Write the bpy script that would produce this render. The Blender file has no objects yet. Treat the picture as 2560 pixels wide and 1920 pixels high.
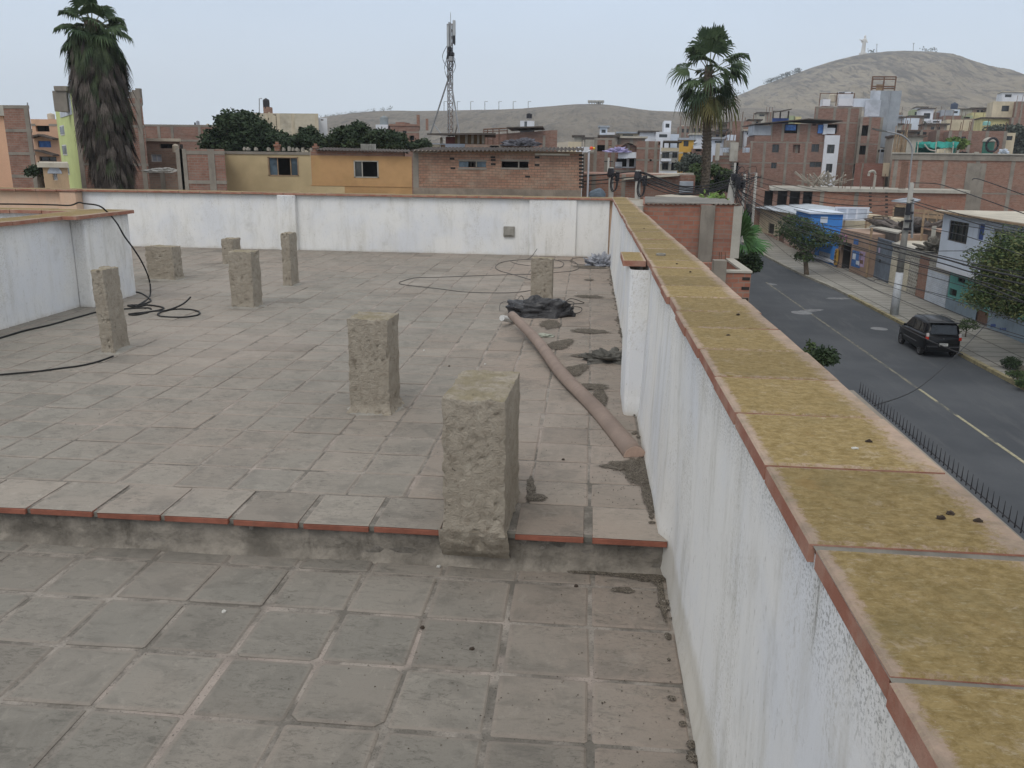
import bpy, math, random
from mathutils import Vector, Matrix, noise as mn
random.seed(7)
C=bpy.context.scene; COL=C.collection
# ---------------------------------------------------------------- camera geometry
FL,PT,RL,YW=2075.,.265,.0130,.088
H=1.63
Fv=Vector((-math.sin(YW)*math.cos(PT),math.cos(YW)*math.cos(PT),-math.sin(PT)))
R0=Vector((math.cos(YW),math.sin(YW),0)); U0=R0.cross(Fv)
Rv=math.cos(RL)*R0+math.sin(RL)*U0; Uv=-math.sin(RL)*R0+math.cos(RL)*U0
CAM=Vector((0,0,H))
def ray(u,v): return Fv+Rv*((u-1280)/FL)-Uv*((v-960)/FL)
def at(q,X=None,Y=None,Z=None):
    d=ray(*q)
    t=X/d.x if X is not None else Y/d.y if Y is not None else (Z-H)/d.z
    return CAM+d*t
def zoom(s,ox,oy): return lambda x,y:(ox+x/s,oy+y/s)
Z1=zoom(2.9625,0,0);Z2=zoom(3.456,500,200);Z3=zoom(2.962,1000,0);Z4=zoom(4.424,1400,200)
Z5=zoom(3.95,1800,60);Z6=zoom(3.951,2150,180);Z7=zoom(4.366,1800,420);Z8=zoom(3.77,2150,560)
ZA=zoom(3.253,0,450);ZB=zoom(3.253,500,450);ZC=zoom(3.253,1100,450)
ZD=zoom(4.809,2100,380);ZE=zoom(5.53,1500,300);ZF=zoom(7.542,2300,220);DS=zoom(2212/2560.,0,0)
# ---------------------------------------------------------------- objects
def tag(o,label=None,cat=None,group=None,kind=None):
    if label: o['label']=label
    if cat: o['category']=cat
    if group: o['group']=group
    if kind: o['kind']=kind
    return o
def thing(name,label,cat,loc=(0,0,0),group=None,rz=0):
    o=bpy.data.objects.new(name,None); COL.objects.link(o); o.location=loc; o.rotation_euler=(0,0,rz)
    o.empty_display_size=.3
    return tag(o,label,cat,group)
class MB:
    def __init__(s): s.v=[];s.f=[];s.c=[]
    def add(s,vs,fs,col=None):
        n=len(s.v); s.v+= [Vector(p) for p in vs]; s.f+=[tuple(n+i for i in f) for f in fs]
        s.c+=[col]*len(fs); return s
    def box(s,x0,x1,y0,y1,z0,z1,col=None):
        return s.add([(x0,y0,z0),(x1,y0,z0),(x1,y1,z0),(x0,y1,z0),(x0,y0,z1),(x1,y0,z1),(x1,y1,z1),(x0,y1,z1)],
          [(3,2,1,0),(4,5,6,7),(0,1,5,4),(1,2,6,5),(2,3,7,6),(3,0,4,7)],col)
    def obox(s,o,e,n,l,d,h,col=None):
        # box from corner o, along e (length l), along n (length d), up h
        o=Vector(o);e=Vector(e)*l;n=Vector(n)*d;u=Vector((0,0,h))
        ps=[o,o+e,o+e+n,o+n]; ps+= [p+u for p in ps]
        fs=[(3,2,1,0),(4,5,6,7),(0,1,5,4),(1,2,6,5),(2,3,7,6),(3,0,4,7)]
        if e.cross(n).z*h<0: fs=[f[::-1] for f in fs]
        return s.add(ps,fs,col)
    def quad(s,a,b,c,d,col=None): return s.add([a,b,c,d],[(0,1,2,3)],col)
    def tube(s,pts,r,n=6,r2=None,cap=True):
        pts=[Vector(p) for p in pts]; k=len(pts); rings=[]
        for i,p in enumerate(pts):
            d=(pts[min(i+1,k-1)]-pts[max(i-1,0)])
            if d.length<1e-9: d=Vector((0,0,1))
            d.normalize(); a=d.orthogonal() if abs(d.z)<.99 else Vector((1,0,0)); 
            if abs(d.z)<.99: a=Vector((0,0,1)).cross(d)
            a.normalize(); b=d.cross(a)
            rr=r if not isinstance(r,(list,tuple)) else r[i]
            if r2 is not None: rr=r+(r2-r)*i/(k-1)
            rings.append([p+a*rr*math.cos(2*math.pi*j/n)+b*rr*math.sin(2*math.pi*j/n) for j in range(n)])
        vs=[q for g in rings for q in g]; fs=[]
        for i in range(k-1):
            for j in range(n):
                a=i*n+j;b=i*n+(j+1)%n; fs.append((a,b,b+n,a+n))
        if cap: fs.append(tuple(range(n))[::-1]); fs.append(tuple((k-1)*n+j for j in range(n)))
        return s.add(vs,fs)
    def lathe(s,c,prof,n=16):
        c=Vector(c); vs=[];fs=[]
        for r,z in prof:
            for j in range(n): vs.append(c+Vector((r*math.cos(2*math.pi*j/n),r*math.sin(2*math.pi*j/n),z)))
        for i in range(len(prof)-1):
            for j in range(n):
                a=i*n+j;b=i*n+(j+1)%n; fs.append((a,b,b+n,a+n))
        fs.append(tuple(range(n))[::-1]); fs.append(tuple((len(prof)-1)*n+j for j in range(n)))
        return s.add(vs,fs)
    def beam(s,a,b,w,h=None):
        a=Vector(a);b=Vector(b);h=h or w;d=(b-a).normalized()
        x=Vector((0,0,1)).cross(d) if abs(d.z)<.99 else Vector((1,0,0)); x.normalize(); y=d.cross(x)
        ps=[p+x*w/2*i+y*h/2*j for p in (a,b) for i,j in ((-1,-1),(1,-1),(1,1),(-1,1))]
        return s.add(ps,[(3,2,1,0),(4,5,6,7),(0,1,5,4),(1,2,6,5),(2,3,7,6),(3,0,4,7)])
    def build(s,name,mat,parent=None,smooth=False,kind=None,bevel=0,uvs=None):
        off=Vector((0,0,0)); inv=None
        me=bpy.data.meshes.new(name)
        if parent is not None:
            p=parent; M_=Matrix.Identity(4)
            while p is not None:
                M_=Matrix.Translation(p.location)@p.rotation_euler.to_matrix().to_4x4()@M_; p=p.parent
            inv=M_.inverted()
        vs=[(inv@v) if inv else v for v in s.v]
        me.from_pydata([tuple(v) for v in vs],[],s.f)
        me.materials.append(mat)
        uv=me.uv_layers.new(name='UVMap')
        for p in me.polygons:
            n=p.normal
            for li in p.loop_indices:
                co=s.v[me.loops[li].vertex_index]
                if uvs is not None: uv.data[li].uv=uvs[me.loops[li].vertex_index]
                elif abs(n.z)>.7: uv.data[li].uv=(co.x,co.y)
                else:
                    t=Vector((-n.y,n.x,0)).normalized(); uv.data[li].uv=(co.dot(t),co.z)
        if any(c is not None for c in s.c):
            ca=me.color_attributes.new('tint','FLOAT_COLOR','CORNER')
            for p in me.polygons:
                c=s.c[p.index] or (1,1,1,1)
                for li in p.loop_indices: ca.data[li].color=c
        if smooth:
            for p in me.polygons: p.use_smooth=True
        me.update()
        o=bpy.data.objects.new(name,me); COL.objects.link(o)
        if parent is not None: o.parent=parent
        if bevel:
            b=o.modifiers.new('bevel','BEVEL'); b.width=bevel; b.segments=2; b.limit_method='ANGLE'
        if kind: o['kind']=kind
        return o
def kids(o): return [c for c in bpy.data.objects if c.parent==o]
# ---------------------------------------------------------------- materials
class NT:
    def __init__(s,name):
        s.m=bpy.data.materials.new(name); s.m.use_nodes=True; s.t=s.m.node_tree; s.b=s.t.nodes['Principled BSDF']
        s.b.inputs['Specular IOR Level'].default_value=.25
        s.tc=s.n('ShaderNodeTexCoord')
    def n(s,t,**k):
        o=s.t.nodes.new(t)
        for a,b in k.items(): setattr(o,a,b)
        return o
    def l(s,a,b): s.t.links.new(a,b)
    def set(s,i,v):
        if hasattr(v,'is_output'): s.l(v,i)
        else: i.default_value=(v if isinstance(v,(int,float)) or len(v)!=3 else (*v,1)) if i.type=='RGBA' else v
    def vec(s,which='Object',scale=(1,1,1)):
        mp=s.n('ShaderNodeMapping'); mp.inputs['Scale'].default_value=scale; s.l(s.tc.outputs[which],mp.inputs[0]); return mp.outputs[0]
    def noise(s,v,sc,det=4,ro=.6,dist=0):
        o=s.n('ShaderNodeTexNoise'); s.l(v,o.inputs['Vector']); o.inputs['Scale'].default_value=sc
        o.inputs['Detail'].default_value=det;o.inputs['Roughness'].default_value=ro;o.inputs['Distortion'].default_value=dist
        return o.outputs['Fac']
    def ramp(s,f,a,b,lo=0.,hi=1.):
        o=s.n('ShaderNodeMapRange'); s.l(f,o.inputs[0]); o.inputs[1].default_value=a;o.inputs[2].default_value=b
        o.inputs[3].default_value=lo;o.inputs[4].default_value=hi; o.interpolation_type='SMOOTHSTEP'; return o.outputs[0]
    def math(s,op,a,b=0.):
        o=s.n('ShaderNodeMath',operation=op); s.set(o.inputs[0],a); s.set(o.inputs[1],b); return o.outputs[0]
    def mix(s,f,a,b,mode='MIX'):
        o=s.n('ShaderNodeMix',data_type='RGBA',blend_type=mode); s.set(o.inputs[0],f); s.set(o.inputs[6],a); s.set(o.inputs[7],b); return o.outputs[2]
    def bump(s,h,st,dist=.02,norm=None):
        o=s.n('ShaderNodeBump'); s.l(h,o.inputs['Height']); o.inputs['Strength'].default_value=st;o.inputs['Distance'].default_value=dist
        if norm: s.l(norm,o.inputs['Normal'])
        return o.outputs[0]
    def sep(s,v):
        o=s.n('ShaderNodeSeparateXYZ'); s.l(v,o.inputs[0]); return o.outputs
    def out(s,col,rough=.9,bump=None,metal=0.):
        s.set(s.b.inputs['Base Color'],col); s.set(s.b.inputs['Roughness'],rough); s.b.inputs['Metallic'].default_value=metal
        if bump is not None: s.l(bump,s.b.inputs['Normal'])
        return s.m
def hexc(h):
    h=h.lstrip('#'); c=[int(h[i:i+2],16)/255 for i in (0,2,4)]
    return tuple((x/12.92 if x<=.04045 else ((x+.055)/1.055)**2.4) for x in c)
_mc={}
def plain(name,col,rough=.85,var=.25,sc=1.5,bump=.15,metal=0.,dirt=.35,dcol=None,fine=40):
    """weathered plain surface: base colour, large blotches, dirt"""
    k=('p',name)
    if k in _mc: return _mc[k]
    s=NT(name); v=s.vec('Object'); big=s.noise(v,sc,5,.65); fn=s.noise(v,fine,3,.6)
    c=s.mix(s.ramp(big,.3,.7),tuple(x*(1-var) for x in col),tuple(min(1,x*(1+var*.5)) for x in col))
    c=s.mix(s.math('MULTIPLY',s.ramp(fn,.3,.8),.25),c,tuple(x*.6 for x in col))
    vs=s.vec('Object',(1,1,.25)); st=s.noise(vs,sc*2.2,6,.7)
    c=s.mix(s.math('MULTIPLY',s.ramp(st,.52,.75),dirt),c,dcol or (.10,.085,.07))
    _mc[k]=s.out(c,rough,s.bump(fn,bump,.01) if bump else None,metal); return _mc[k]
def brickmat(name,c1,c2,mortar,bw=.26,rh=.11,ms=.014,grime=.3,gcol=(.12,.10,.09),pale=0.):
    s=NT(name); uv=s.vec('UV'); dn=s.noise(uv,3,3)
    b=s.n('ShaderNodeTexBrick'); b.offset=.5
    # slightly wavy courses
    vm=s.n('ShaderNodeVectorMath',operation='ADD'); nz=s.n('ShaderNodeTexNoise'); nz.inputs['Scale'].default_value=1.3; s.l(uv,nz.inputs['Vector'])
    sc=s.n('ShaderNodeVectorMath',operation='SCALE'); sc.inputs[3].default_value=.05; s.l(nz.outputs['Color'],sc.inputs[0]); s.l(uv,vm.inputs[0]); s.l(sc.outputs[0],vm.inputs[1])
    s.l(vm.outputs[0],b.inputs['Vector'])
    for k,x in (('Color1',(*c1,1)),('Color2',(*c2,1)),('Mortar',(*mortar,1)),('Scale',1.),('Mortar Size',ms),('Mortar Smooth',.3),('Bias',0.),('Brick Width',bw),('Row Height',rh)): b.inputs[k].default_value=x
    big=s.noise(uv,.45,5,.65); mid=s.noise(uv,2.3,5,.7); fn=s.noise(uv,9,4,.7)
    c=s.mix(s.math('MULTIPLY',s.ramp(mid,.4,.75),.55),b.outputs['Color'],tuple(x*.62 for x in c1))
    c=s.mix(s.math('MULTIPLY',s.ramp(fn,.55,.8),.5),c,mortar)
    c=s.mix(s.math('MULTIPLY',s.ramp(big,.48,.72),grime),c,gcol)
    sk_=s.noise(s.vec('UV',(.45,4.5,1)),1.7,5,.75); c=s.mix(s.math('MULTIPLY',s.ramp(sk_,.48,.66),.5),c,tuple(x*1.05 for x in mortar)); sk2=s.noise(s.vec('UV',(.3,6,1)),1.1,4,.7); c=s.mix(s.math('MULTIPLY',s.ramp(sk2,.56,.68),.45),c,tuple(x*.5 for x in c1))
    if pale: c=s.mix(s.math('MULTIPLY',s.ramp(s.noise(uv,.8,5,.7),.45,.7),pale),c,(.42,.36,.27))
    return s.out(c,.93,s.bump(b.outputs['Fac'],-.5,.02))
# ================================================================ foreground materials
def tile_material():
    s=NT('terrace_tiles'); a=s.n('ShaderNodeVertexColor',layer_name='tint'); v=s.vec('Object')
    cx=s.sep(a.outputs['Color'])   # x = tone, y = warmth
    tone,warm=cx[0],cx[1]
    big=s.noise(v,.55,5,.6); mid=s.noise(v,5,6,.68,.6); fn=s.noise(v,55,4,.7)
    wv=s.vec('Object',(1,4,1)); streak=s.noise(wv,9,5,.7,.4)
    grey=(.275,.262,.228); pink=(.345,.282,.232)
    w=s.math('ADD',s.math('MULTIPLY',warm,.75),s.math('MULTIPLY',s.ramp(big,.42,.66),.35))
    c=s.mix(w,grey,pink)
    c=s.mix(s.math('MULTIPLY',s.ramp(mid,.46,.66),.45),c,(.165,.155,.135))
    g1=s.noise(s.vec('Object',(1,2.2,1)),21,7,.82,.9); c=s.mix(s.math('MULTIPLY',s.math('MULTIPLY',s.ramp(g1,.50,.62),s.ramp(s.noise(v,3.1,4,.6),.38,.6)),.62),c,(.125,.118,.10))
    c=s.mix(s.math('MULTIPLY',s.ramp(streak,.54,.70),.34),c,(.135,.125,.108))
    c=s.mix(s.math('MULTIPLY',s.ramp(s.noise(v,14,5,.7,.8),.56,.64),.24),c,(.42,.385,.33))
    c=s.mix(s.math('MULTIPLY',s.ramp(s.noise(v,190,2,.6),.58,.72),.30),c,(.11,.10,.09))
    # dusty paler drift and dark damp drift in big shapes
    c=s.mix(s.math('MULTIPLY',s.ramp(s.noise(v,.9,4,.6,.4),.55,.75),.4),c,(.14,.13,.12))
    c=s.mix(s.math('MULTIPLY',s.ramp(s.noise(v,.35,3,.5),.5,.62),.30),c,(.44,.38,.33))
    # pinkish worn rims from UV (0..1 inside a tile)
    u=s.sep(s.vec('UV')); 
    du=s.math('ABSOLUTE',s.math('SUBTRACT',u[0],.5)); dv=s.math('ABSOLUTE',s.math('SUBTRACT',u[1],.5)); m=s.math('MAXIMUM',du,dv)
    rim=s.ramp(s.math('ADD',m,s.math('MULTIPLY',s.noise(v,30,3),.05)),.480,.52)
    c=s.mix(s.math('MULTIPLY',rim,.24),c,(.38,.31,.26))
    c=s.mix(1,c,s.mix(tone,(.66,.66,.66),(.98,.98,.98)),'MULTIPLY')
    h=s.math('ADD',s.math('MULTIPLY',fn,.5),mid)
    return s.out(c,.93,s.bump(h,.35,.006))
def grout_material():
    s=NT('grout'); v=s.vec('Object')
    c=s.mix(s.ramp(s.noise(v,6,5,.7),.35,.62),(.30,.27,.235),(.14,.128,.11))
    c=s.mix(s.math('MULTIPLY',s.ramp(s.noise(v,1.4,3,.6),.52,.62),.6),c,(.37,.31,.27))
    c=s.mix(s.ramp(s.noise(v,120,3,.7),.55,.75),c,(.05,.045,.04))
    return s.out(c,.97,s.bump(s.noise(v,90,4,.7),.6,.008))
def wallpaint(name,base,stain=(.46,.44,.38),speck=1.,kst=1.,top=.95,blue=(.69,.70,.715)):
    s=NT(name); v=s.vec('Object'); p=s.sep(v); big=s.noise(v,1.2,5,.6); 
    st=s.noise(s.vec('Object',(3.,3.,.5)),2.1,6,.7,.25)
    fine=s.noise(v,48,4,.7)
    c=s.mix(s.ramp(big,.4,.68),base,blue)
    c=s.mix(s.math('MULTIPLY',s.ramp(st,.47,.72),.55*kst),c,stain)
    c=s.mix(s.math('MULTIPLY',s.ramp(s.noise(v,3.5,6,.7),.55,.75),.35),c,(.36,.345,.30))
    # black mould specks hanging from the coping
    near=s.ramp(s.math('ADD',p[2],s.math('MULTIPLY',s.noise(v,2.6,4,.6),.34)),top+.0,top+.20)
    sp=s.ramp(s.noise(v,130,4,.75),.50,.60)
    c=s.mix(s.math('MULTIPLY',s.math('MULTIPLY',near,sp),.6*speck),c,(.09,.085,.07))
    sp2=s.ramp(s.noise(s.vec('Object',(1,1,.35)),60,3,.7),.60,.72)
    c=s.mix(s.math('MULTIPLY',sp2,.38),c,(.22,.20,.16))
    gr_=s.math('MULTIPLY',s.ramp(s.noise(v,75,5,.85),.50,.60),s.ramp(s.noise(s.vec('Object',(2.2,2.2,1.)),1.5,4,.6,.5),.46,.66)); c=s.mix(s.math('MULTIPLY',gr_,.55),c,(.38,.35,.28))
    drip=s.ramp(s.noise(s.vec('Object',(16,16,.9)),1.5,4,.65),.60,.75)
    c=s.mix(s.math('MULTIPLY',s.math('MULTIPLY',drip,near),.5),c,(.12,.11,.08))
    # mud splash at the foot
    foot=s.ramp(s.math('ADD',p[2],s.math('MULTIPLY',s.noise(v,7,4),.10)),.10,.02)
    c=s.mix(s.math('MULTIPLY',foot,.45),c,(.42,.37,.27))
    return s.out(c,.88,s.bump(s.math('ADD',big,s.math('MULTIPLY',fine,.25)),.35,.012))
def lichen_material():
    s=NT('coping_lichen'); v=s.vec('Object'); a=s.n('ShaderNodeVertexColor',layer_name='tint'); t=s.sep(a.outputs['Color'])
    nrm=s.sep(s.n('ShaderNodeNewGeometry').outputs['Normal'])
    clay=s.mix(s.ramp(s.noise(v,7,5,.7),.35,.7),(.29,.125,.085),(.37,.22,.165))
    clay=s.mix(s.math('MULTIPLY',s.ramp(s.noise(v,22,4,.7),.55,.75),.45),clay,(.25,.17,.12))
    top=s.ramp(nrm[2],.25,.55)
    dust=s.mix(s.ramp(s.noise(v,18,5,.7),.35,.7),(.38,.28,.215),(.27,.21,.16))
    li=s.mix(s.ramp(s.noise(s.vec('Object',(1,1.25,1)),40,7,.82,.5),.34,.66),(.165,.115,.04),(.29,.215,.095))
    # lichen covers the middle of each tile, thins towards the street edge (UV x)
    u=s.sep(s.vec('UV')); edge=s.math('MINIMUM',s.math('MULTIPLY',u[0],12.),s.math('MULTIPLY',s.math('SUBTRACT',1.,u[0]),4.2))
    e2=s.math('MINIMUM',s.math('MULTIPLY',u[1],9.),s.math('MULTIPLY',s.math('SUBTRACT',1.,u[1]),9.)); edge=s.math('MINIMUM',edge,s.math('ADD',e2,.50))
    cover=s.math('ADD',s.math('MULTIPLY',edge,.5),s.noise(v,46,6,.85,.4)); cover=s.math('ADD',cover,s.math('MULTIPLY',s.noise(v,3,4,.6),.5))
    c=s.mix(s.ramp(cover,.86,1.12),dust,li)
    c=s.mix(s.math('MULTIPLY',s.ramp(s.noise(s.vec('Object',(1,3.5,1)),46,5,.85,.5),.53,.64),.5),c,(.38,.33,.21))
    c=s.mix(s.math('MULTIPLY',s.ramp(s.noise(v,4,5,.7),.5,.72),.35),c,(.13,.11,.05)); c=s.mix(s.math('MULTIPLY',s.ramp(s.noise(v,11,7,.8,.5),.56,.66),.55),c,(.36,.29,.20)); c=s.mix(s.math('MULTIPLY',s.ramp(s.noise(v,6,5,.75),.60,.70),.5),c,(.25,.16,.06))
    c=s.mix(1,c,s.mix(t[0],(.82,.82,.82),(1.1,1.1,1.1)),'MULTIPLY')
    c=s.mix(top,clay,c)
    return s.out(c,.93,s.bump(s.noise(v,70,4,.75),.45,.006))
def stub_material():
    s=NT('rough_concrete'); v=s.vec('Object'); vg=s.n('ShaderNodeTexVoronoi'); vg.inputs['Scale'].default_value=34; s.l(v,vg.inputs['Vector'])
    nrm=s.sep(s.n('ShaderNodeNewGeometry').outputs['Normal'])
    n1=s.noise(v,5,6,.7,.4); n2=s.noise(v,26,5,.75,.8); n3=s.noise(v,90,3,.7)
    c=s.mix(s.ramp(n1,.3,.7),(.39,.345,.28),(.31,.27,.215))
    c=s.mix(s.math('MULTIPLY',s.ramp(n2,.5,.72),.55),c,(.16,.125,.09))
    c=s.mix(s.math('MULTIPLY',s.ramp(n2,.46,.34),.4),c,(.44,.40,.33))
    pit=s.ramp(s.noise(v,30,5,.85,1.),.64,.69); c=s.mix(s.math('MULTIPLY',pit,.8),c,(.045,.035,.028))
    moss=s.math('MULTIPLY',s.ramp(nrm[2],.5,.9),s.ramp(s.noise(v,9,5,.7),.35,.6))
    c=s.mix(s.math('MULTIPLY',moss,.7),c,(.235,.20,.115))
    h=s.math('ADD',s.math('MULTIPLY',n2,.9),s.math('MULTIPLY',n3,.35)); h=s.math('SUBTRACT',h,s.math('MULTIPLY',pit,.6))
    return s.out(c,.97,s.bump(h,1.,.02))
M_tile=tile_material(); M_grout=grout_material(); M_cop=lichen_material(); M_stub=stub_material()
M_white=wallpaint('whitewash',(.76,.745,.71)); M_white2=wallpaint('whitewash_cool',(.76,.75,.72),kst=.6,speck=.35)
M_peach=wallpaint('peach_paint',(.60,.40,.28),(.45,.36,.28),speck=.3,blue=(.63,.47,.34))
M_mortar=plain('mortar',(.30,.285,.25),.95,.3,5,.5,dirt=.45)
M_joint=plain('dark_mortar',(.19,.18,.155),.95,.3,8,.4,dirt=.5)
M_riser=plain('riser_concrete',(.245,.22,.185),.96,.5,5.0,1.,dirt=.75,dcol=(.085,.075,.062),fine=34)
M_redclay=plain('red_clay_edge',(.275,.105,.07),.9,.3,6,.3,dirt=.3)
M_dirt=plain('dirt',(.135,.115,.09),.98,.4,12,.9,dirt=.5,dcol=(.06,.05,.04),fine=90)
# ================================================================ terrace floors
def tiles(name,x0,x1,px,y0,y1,py,z,joint,seed,xoff,warmx=None,yrow=None,cut=None):
    rnd=random.Random(seed); vs=[];fs=[];uvs=[];mb=MB()
    k0=math.floor((x0-xoff)/px); k1=math.ceil((x1-xoff)/px); j=0; y=y0
    uv=[]
    while y<y1-.02:
        ya,yb=y+joint/2,min(y+py,y1)-joint/2
        if yb-ya<.03: break
        for k in range(k0,k1):
            xa,xb=max(xoff+k*px,x0)+joint/2,min(xoff+(k+1)*px,x1)-joint/2
            if xb-xa<.03: continue
            mxx=(xa+xb)/2; jx=rnd.gauss(0,.0032); jy=rnd.gauss(0,.0032); rz=rnd.gauss(0,.006)
            tx,ty=rnd.gauss(0,.004),rnd.gauss(0,.004); h=z+rnd.gauss(0,.0012)
            cx,cy=(xa+xb)/2,(ya+yb)/2; n=len(mb.v)
            warm=(0.72 if mxx>-.9 else .35 if mxx>-1.6 else .16)+rnd.gauss(0,.10)
            if warmx: warm=warmx(mxx,cy)+rnd.gauss(0,.06)
            tone=min(1,max(0,rnd.gauss(.25 if z<-.1 else .55,.13 if z<-.1 else .09)-(.35 if rnd.random()<.04 else 0))); col=(tone,min(1,max(0,warm)),0,1)
            # outline with slightly worn corners, top + bevel ring + skirt
            w,d=(xb-xa)/2,(yb-ya)/2; r=.004+rnd.random()*.007+(.02 if rnd.random()<.05 else 0)
            pts=[(w-r,-d),(w,-d+r),(w,d-r),(w-r,d),(-w+r,d),(-w,d-r),(-w,-d+r),(-w+r,-d)]
            pts=[(a+rnd.gauss(0,.0014),b+rnd.gauss(0,.0014)) for a,b in pts]
            def P(a,b,dz,s=1.): 
                a*=s;b*=s; X=cx+jx+a-b*rz; Y=cy+jy+b+a*rz
                return (X,Y,h+dz+a*tx+b*ty)
            ring0=[P(a,b,0,1-.008/max(w,d)) for a,b in pts]; ring1=[P(a,b,-.004) for a,b in pts]; ring2=[P(a,b,-.02) for a,b in pts]
            fs_=[tuple(range(8))]+[(i,i+8,(i+1)%8+8,(i+1)%8) for i in range(8)]+[(i+8,i+16,(i+1)%8+16,(i+1)%8+8) for i in range(8)]
            mb.add(ring0+ring1+ring2,fs_,col)
            uv+= [(.5+.5*a/w,.5+.5*b/d) for a,b in pts]*3
        y+=py; j+=1
    o=mb.build(name,M_tile,kind='structure',uvs=uv); return o
XW=.37 # face of the street parapet
# upper terrace: rows from the nosing back line
def wx(x,y): 
    w=.80 if x>-.85 else .35 if x>-1.6 else .18
    if y>12: w+=.25
    return w
def floor_slab(name,x0,x1,y0,y1,z):
    mb=MB().box(x0,x1,y0,y1,z-.16,z-.005); return mb.build(name,M_grout,kind='structure')
tiles('upper_terrace_tiles',-9.4,XW-.005,.302,3.77,14.62,.3015,0.,.013,11,.0535,wx)
floor_slab('upper_terrace',-10,XW+.05,3.46,14.9,0.)
lz=-.18
def wl(x,y): return .72 if x>.06 else .45 if x>-.35 else .2
tiles('lower_terrace_tiles',-6.2,.405,.3365,.2,3.315,.3475,lz,.020,23,.0655,wl)
# strip of cut tiles against the riser
tiles('lower_terrace_cut_tiles',-6.2,.405,.3365,3.322,3.45,.12,lz,.014,29,.0755,wl)
floor_slab('lower_terrace',-6.4,.45,.0,3.6,lz)
# step riser and nosing
mb=MB(); nx=160
for i in range(nx):
    for k in range(8):
        pass
vs=[];fs=[]
for i in range(nx+1):
    x=-6.4+i*(6.84/nx)
    for k in range(9):
        t=k/8; z=-.19+t*(.165); yy=3.452-.05*max(0,(.22-t)/.22)**1.5
        yy+=mn.fractal(Vector((x*3,z*9,1.3)),1,2,5)*.014+ (mn.fractal(Vector((x*18,z*30,5)),1,2,3)*.012 if t>.5 else 0)+(.022*max(0,t-.86)/.14)
        vs.append((x,yy,z))
for i in range(nx):
    for k in range(8): a=i*9+k; fs.append((a,a+9,a+10,a+1))
mb.add(vs,fs)
n0=len(mb.v)
mb.build('step_riser',M_riser,kind='structure',smooth=True)
mb=MB(); rnd=random.Random(4); x=-6.5; uv=[]; mr=MB()
noseedges=[]
x_ed=[]
xx=-.615
while xx>-6.6: x_ed.append((xx-.318,xx)); xx-=.318+.014
x_ed+=[(-.285,.035),(.062,.405)]
for xa,xb in x_ed:
    xa+=.007;xb-=.007; z1=.001+rnd.gauss(0,.0015); ya=3.418+rnd.gauss(0,.002); yb=3.757; th=.030
    tone=rnd.random(); col=(tone,(.8 if xb>-.4 else .35)+rnd.gauss(0,.1),0,1); rz=rnd.gauss(0,.004)
    c=[(xa,ya+rz),(xb,ya-rz),(xb,yb),(xa,yb)]; n=len(mb.v)
    mb.add([(p[0],p[1],z1) for p in c]+[(p[0],p[1],z1-.006) for p in c],[(0,1,2,3),(1,5,6,2),(2,6,7,3),(3,7,4,0)],col)
    uv+=[(0,0),(1,0),(1,1),(0,1)]*2
    mr.box(xa-.001,xb+.001,ya-.0015,ya+.05,z1-th,z1-.003)
mb.build('step_edge_tiles',M_tile,kind='structure',uvs=uv,bevel=.002)
mr.build('step_edge_faces',M_redclay,kind='structure',bevel=.003)
MB().box(-6.5,.44,3.434,3.77,-.03,-.006).build('step_edge_bed',M_joint,kind='structure')
# ================================================================ parapets
ZT=1.005
def grid_wall(mb,pts,zs,fx,flip=False):
    """pts list of (x,y) along the wall, zs heights; fx offsets"""
    n=len(zs); vs=[];fs=[]
    for i,p in enumerate(pts):
        for z in zs: vs.append(fx(p,z))
    for i in range(len(pts)-1):
        for k in range(n-1):
            a=i*n+k; f=(a,a+n,a+n+1,a+1); fs.append(f[::-1] if flip else f)
    return mb.add(vs,fs)
street=thing('parapet_wall','long white street-side parapet wall with mustard lichen on its clay coping, running away on the right','wall',(.6,.0,0))
def outer(y): return .775-.115*min(1,max(0,(y-1)/13.))
mb=MB(); ys=[-.6+i*.1 for i in range(154)]; zs=[-.25+.05*i for i in range(25)]+[.985]
def fx(p,z):
    y=p[1]; base=.412 if y<3.5 else .372; t=max(0,z)/.97
    top=.408-.006*min(1,y/10)
    x=base+(top-base)*t
    x+=mn.fractal(Vector((y*.9,z*1.5,2)),1,2,3)*.006+mn.fractal(Vector((y*6,z*6,9)),1,2,2)*.0015
    if z<.04+(0 if y>3.45 else lz): x-=.010
    return (x,y,z)
grid_wall(mb,[(0,y) for y in ys],zs,fx,flip=True)
mb.build('wall',M_white,street,smooth=True)
MB().box(.46,.62,-.6,14.9,-7.2,.955).build('wall_core',M_white2,street)
mb=MB()
for i in range(30):
    y0=-.6+i*.52; y1=y0+.52; xo0,xo1=outer(y0)-.03,outer(y1)-.03
    mb.add([(.62,y0,-7.2),(xo0,y0,-7.2),(xo1,y1,-7.2),(.62,y1,-7.2),(.62,y0,.958),(xo0,y0,.958),(xo1,y1,.958),(.62,y1,.958)],[(1,2,6,5),(4,5,6,7)])
mb.build('street_face',M_peach,street)
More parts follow.
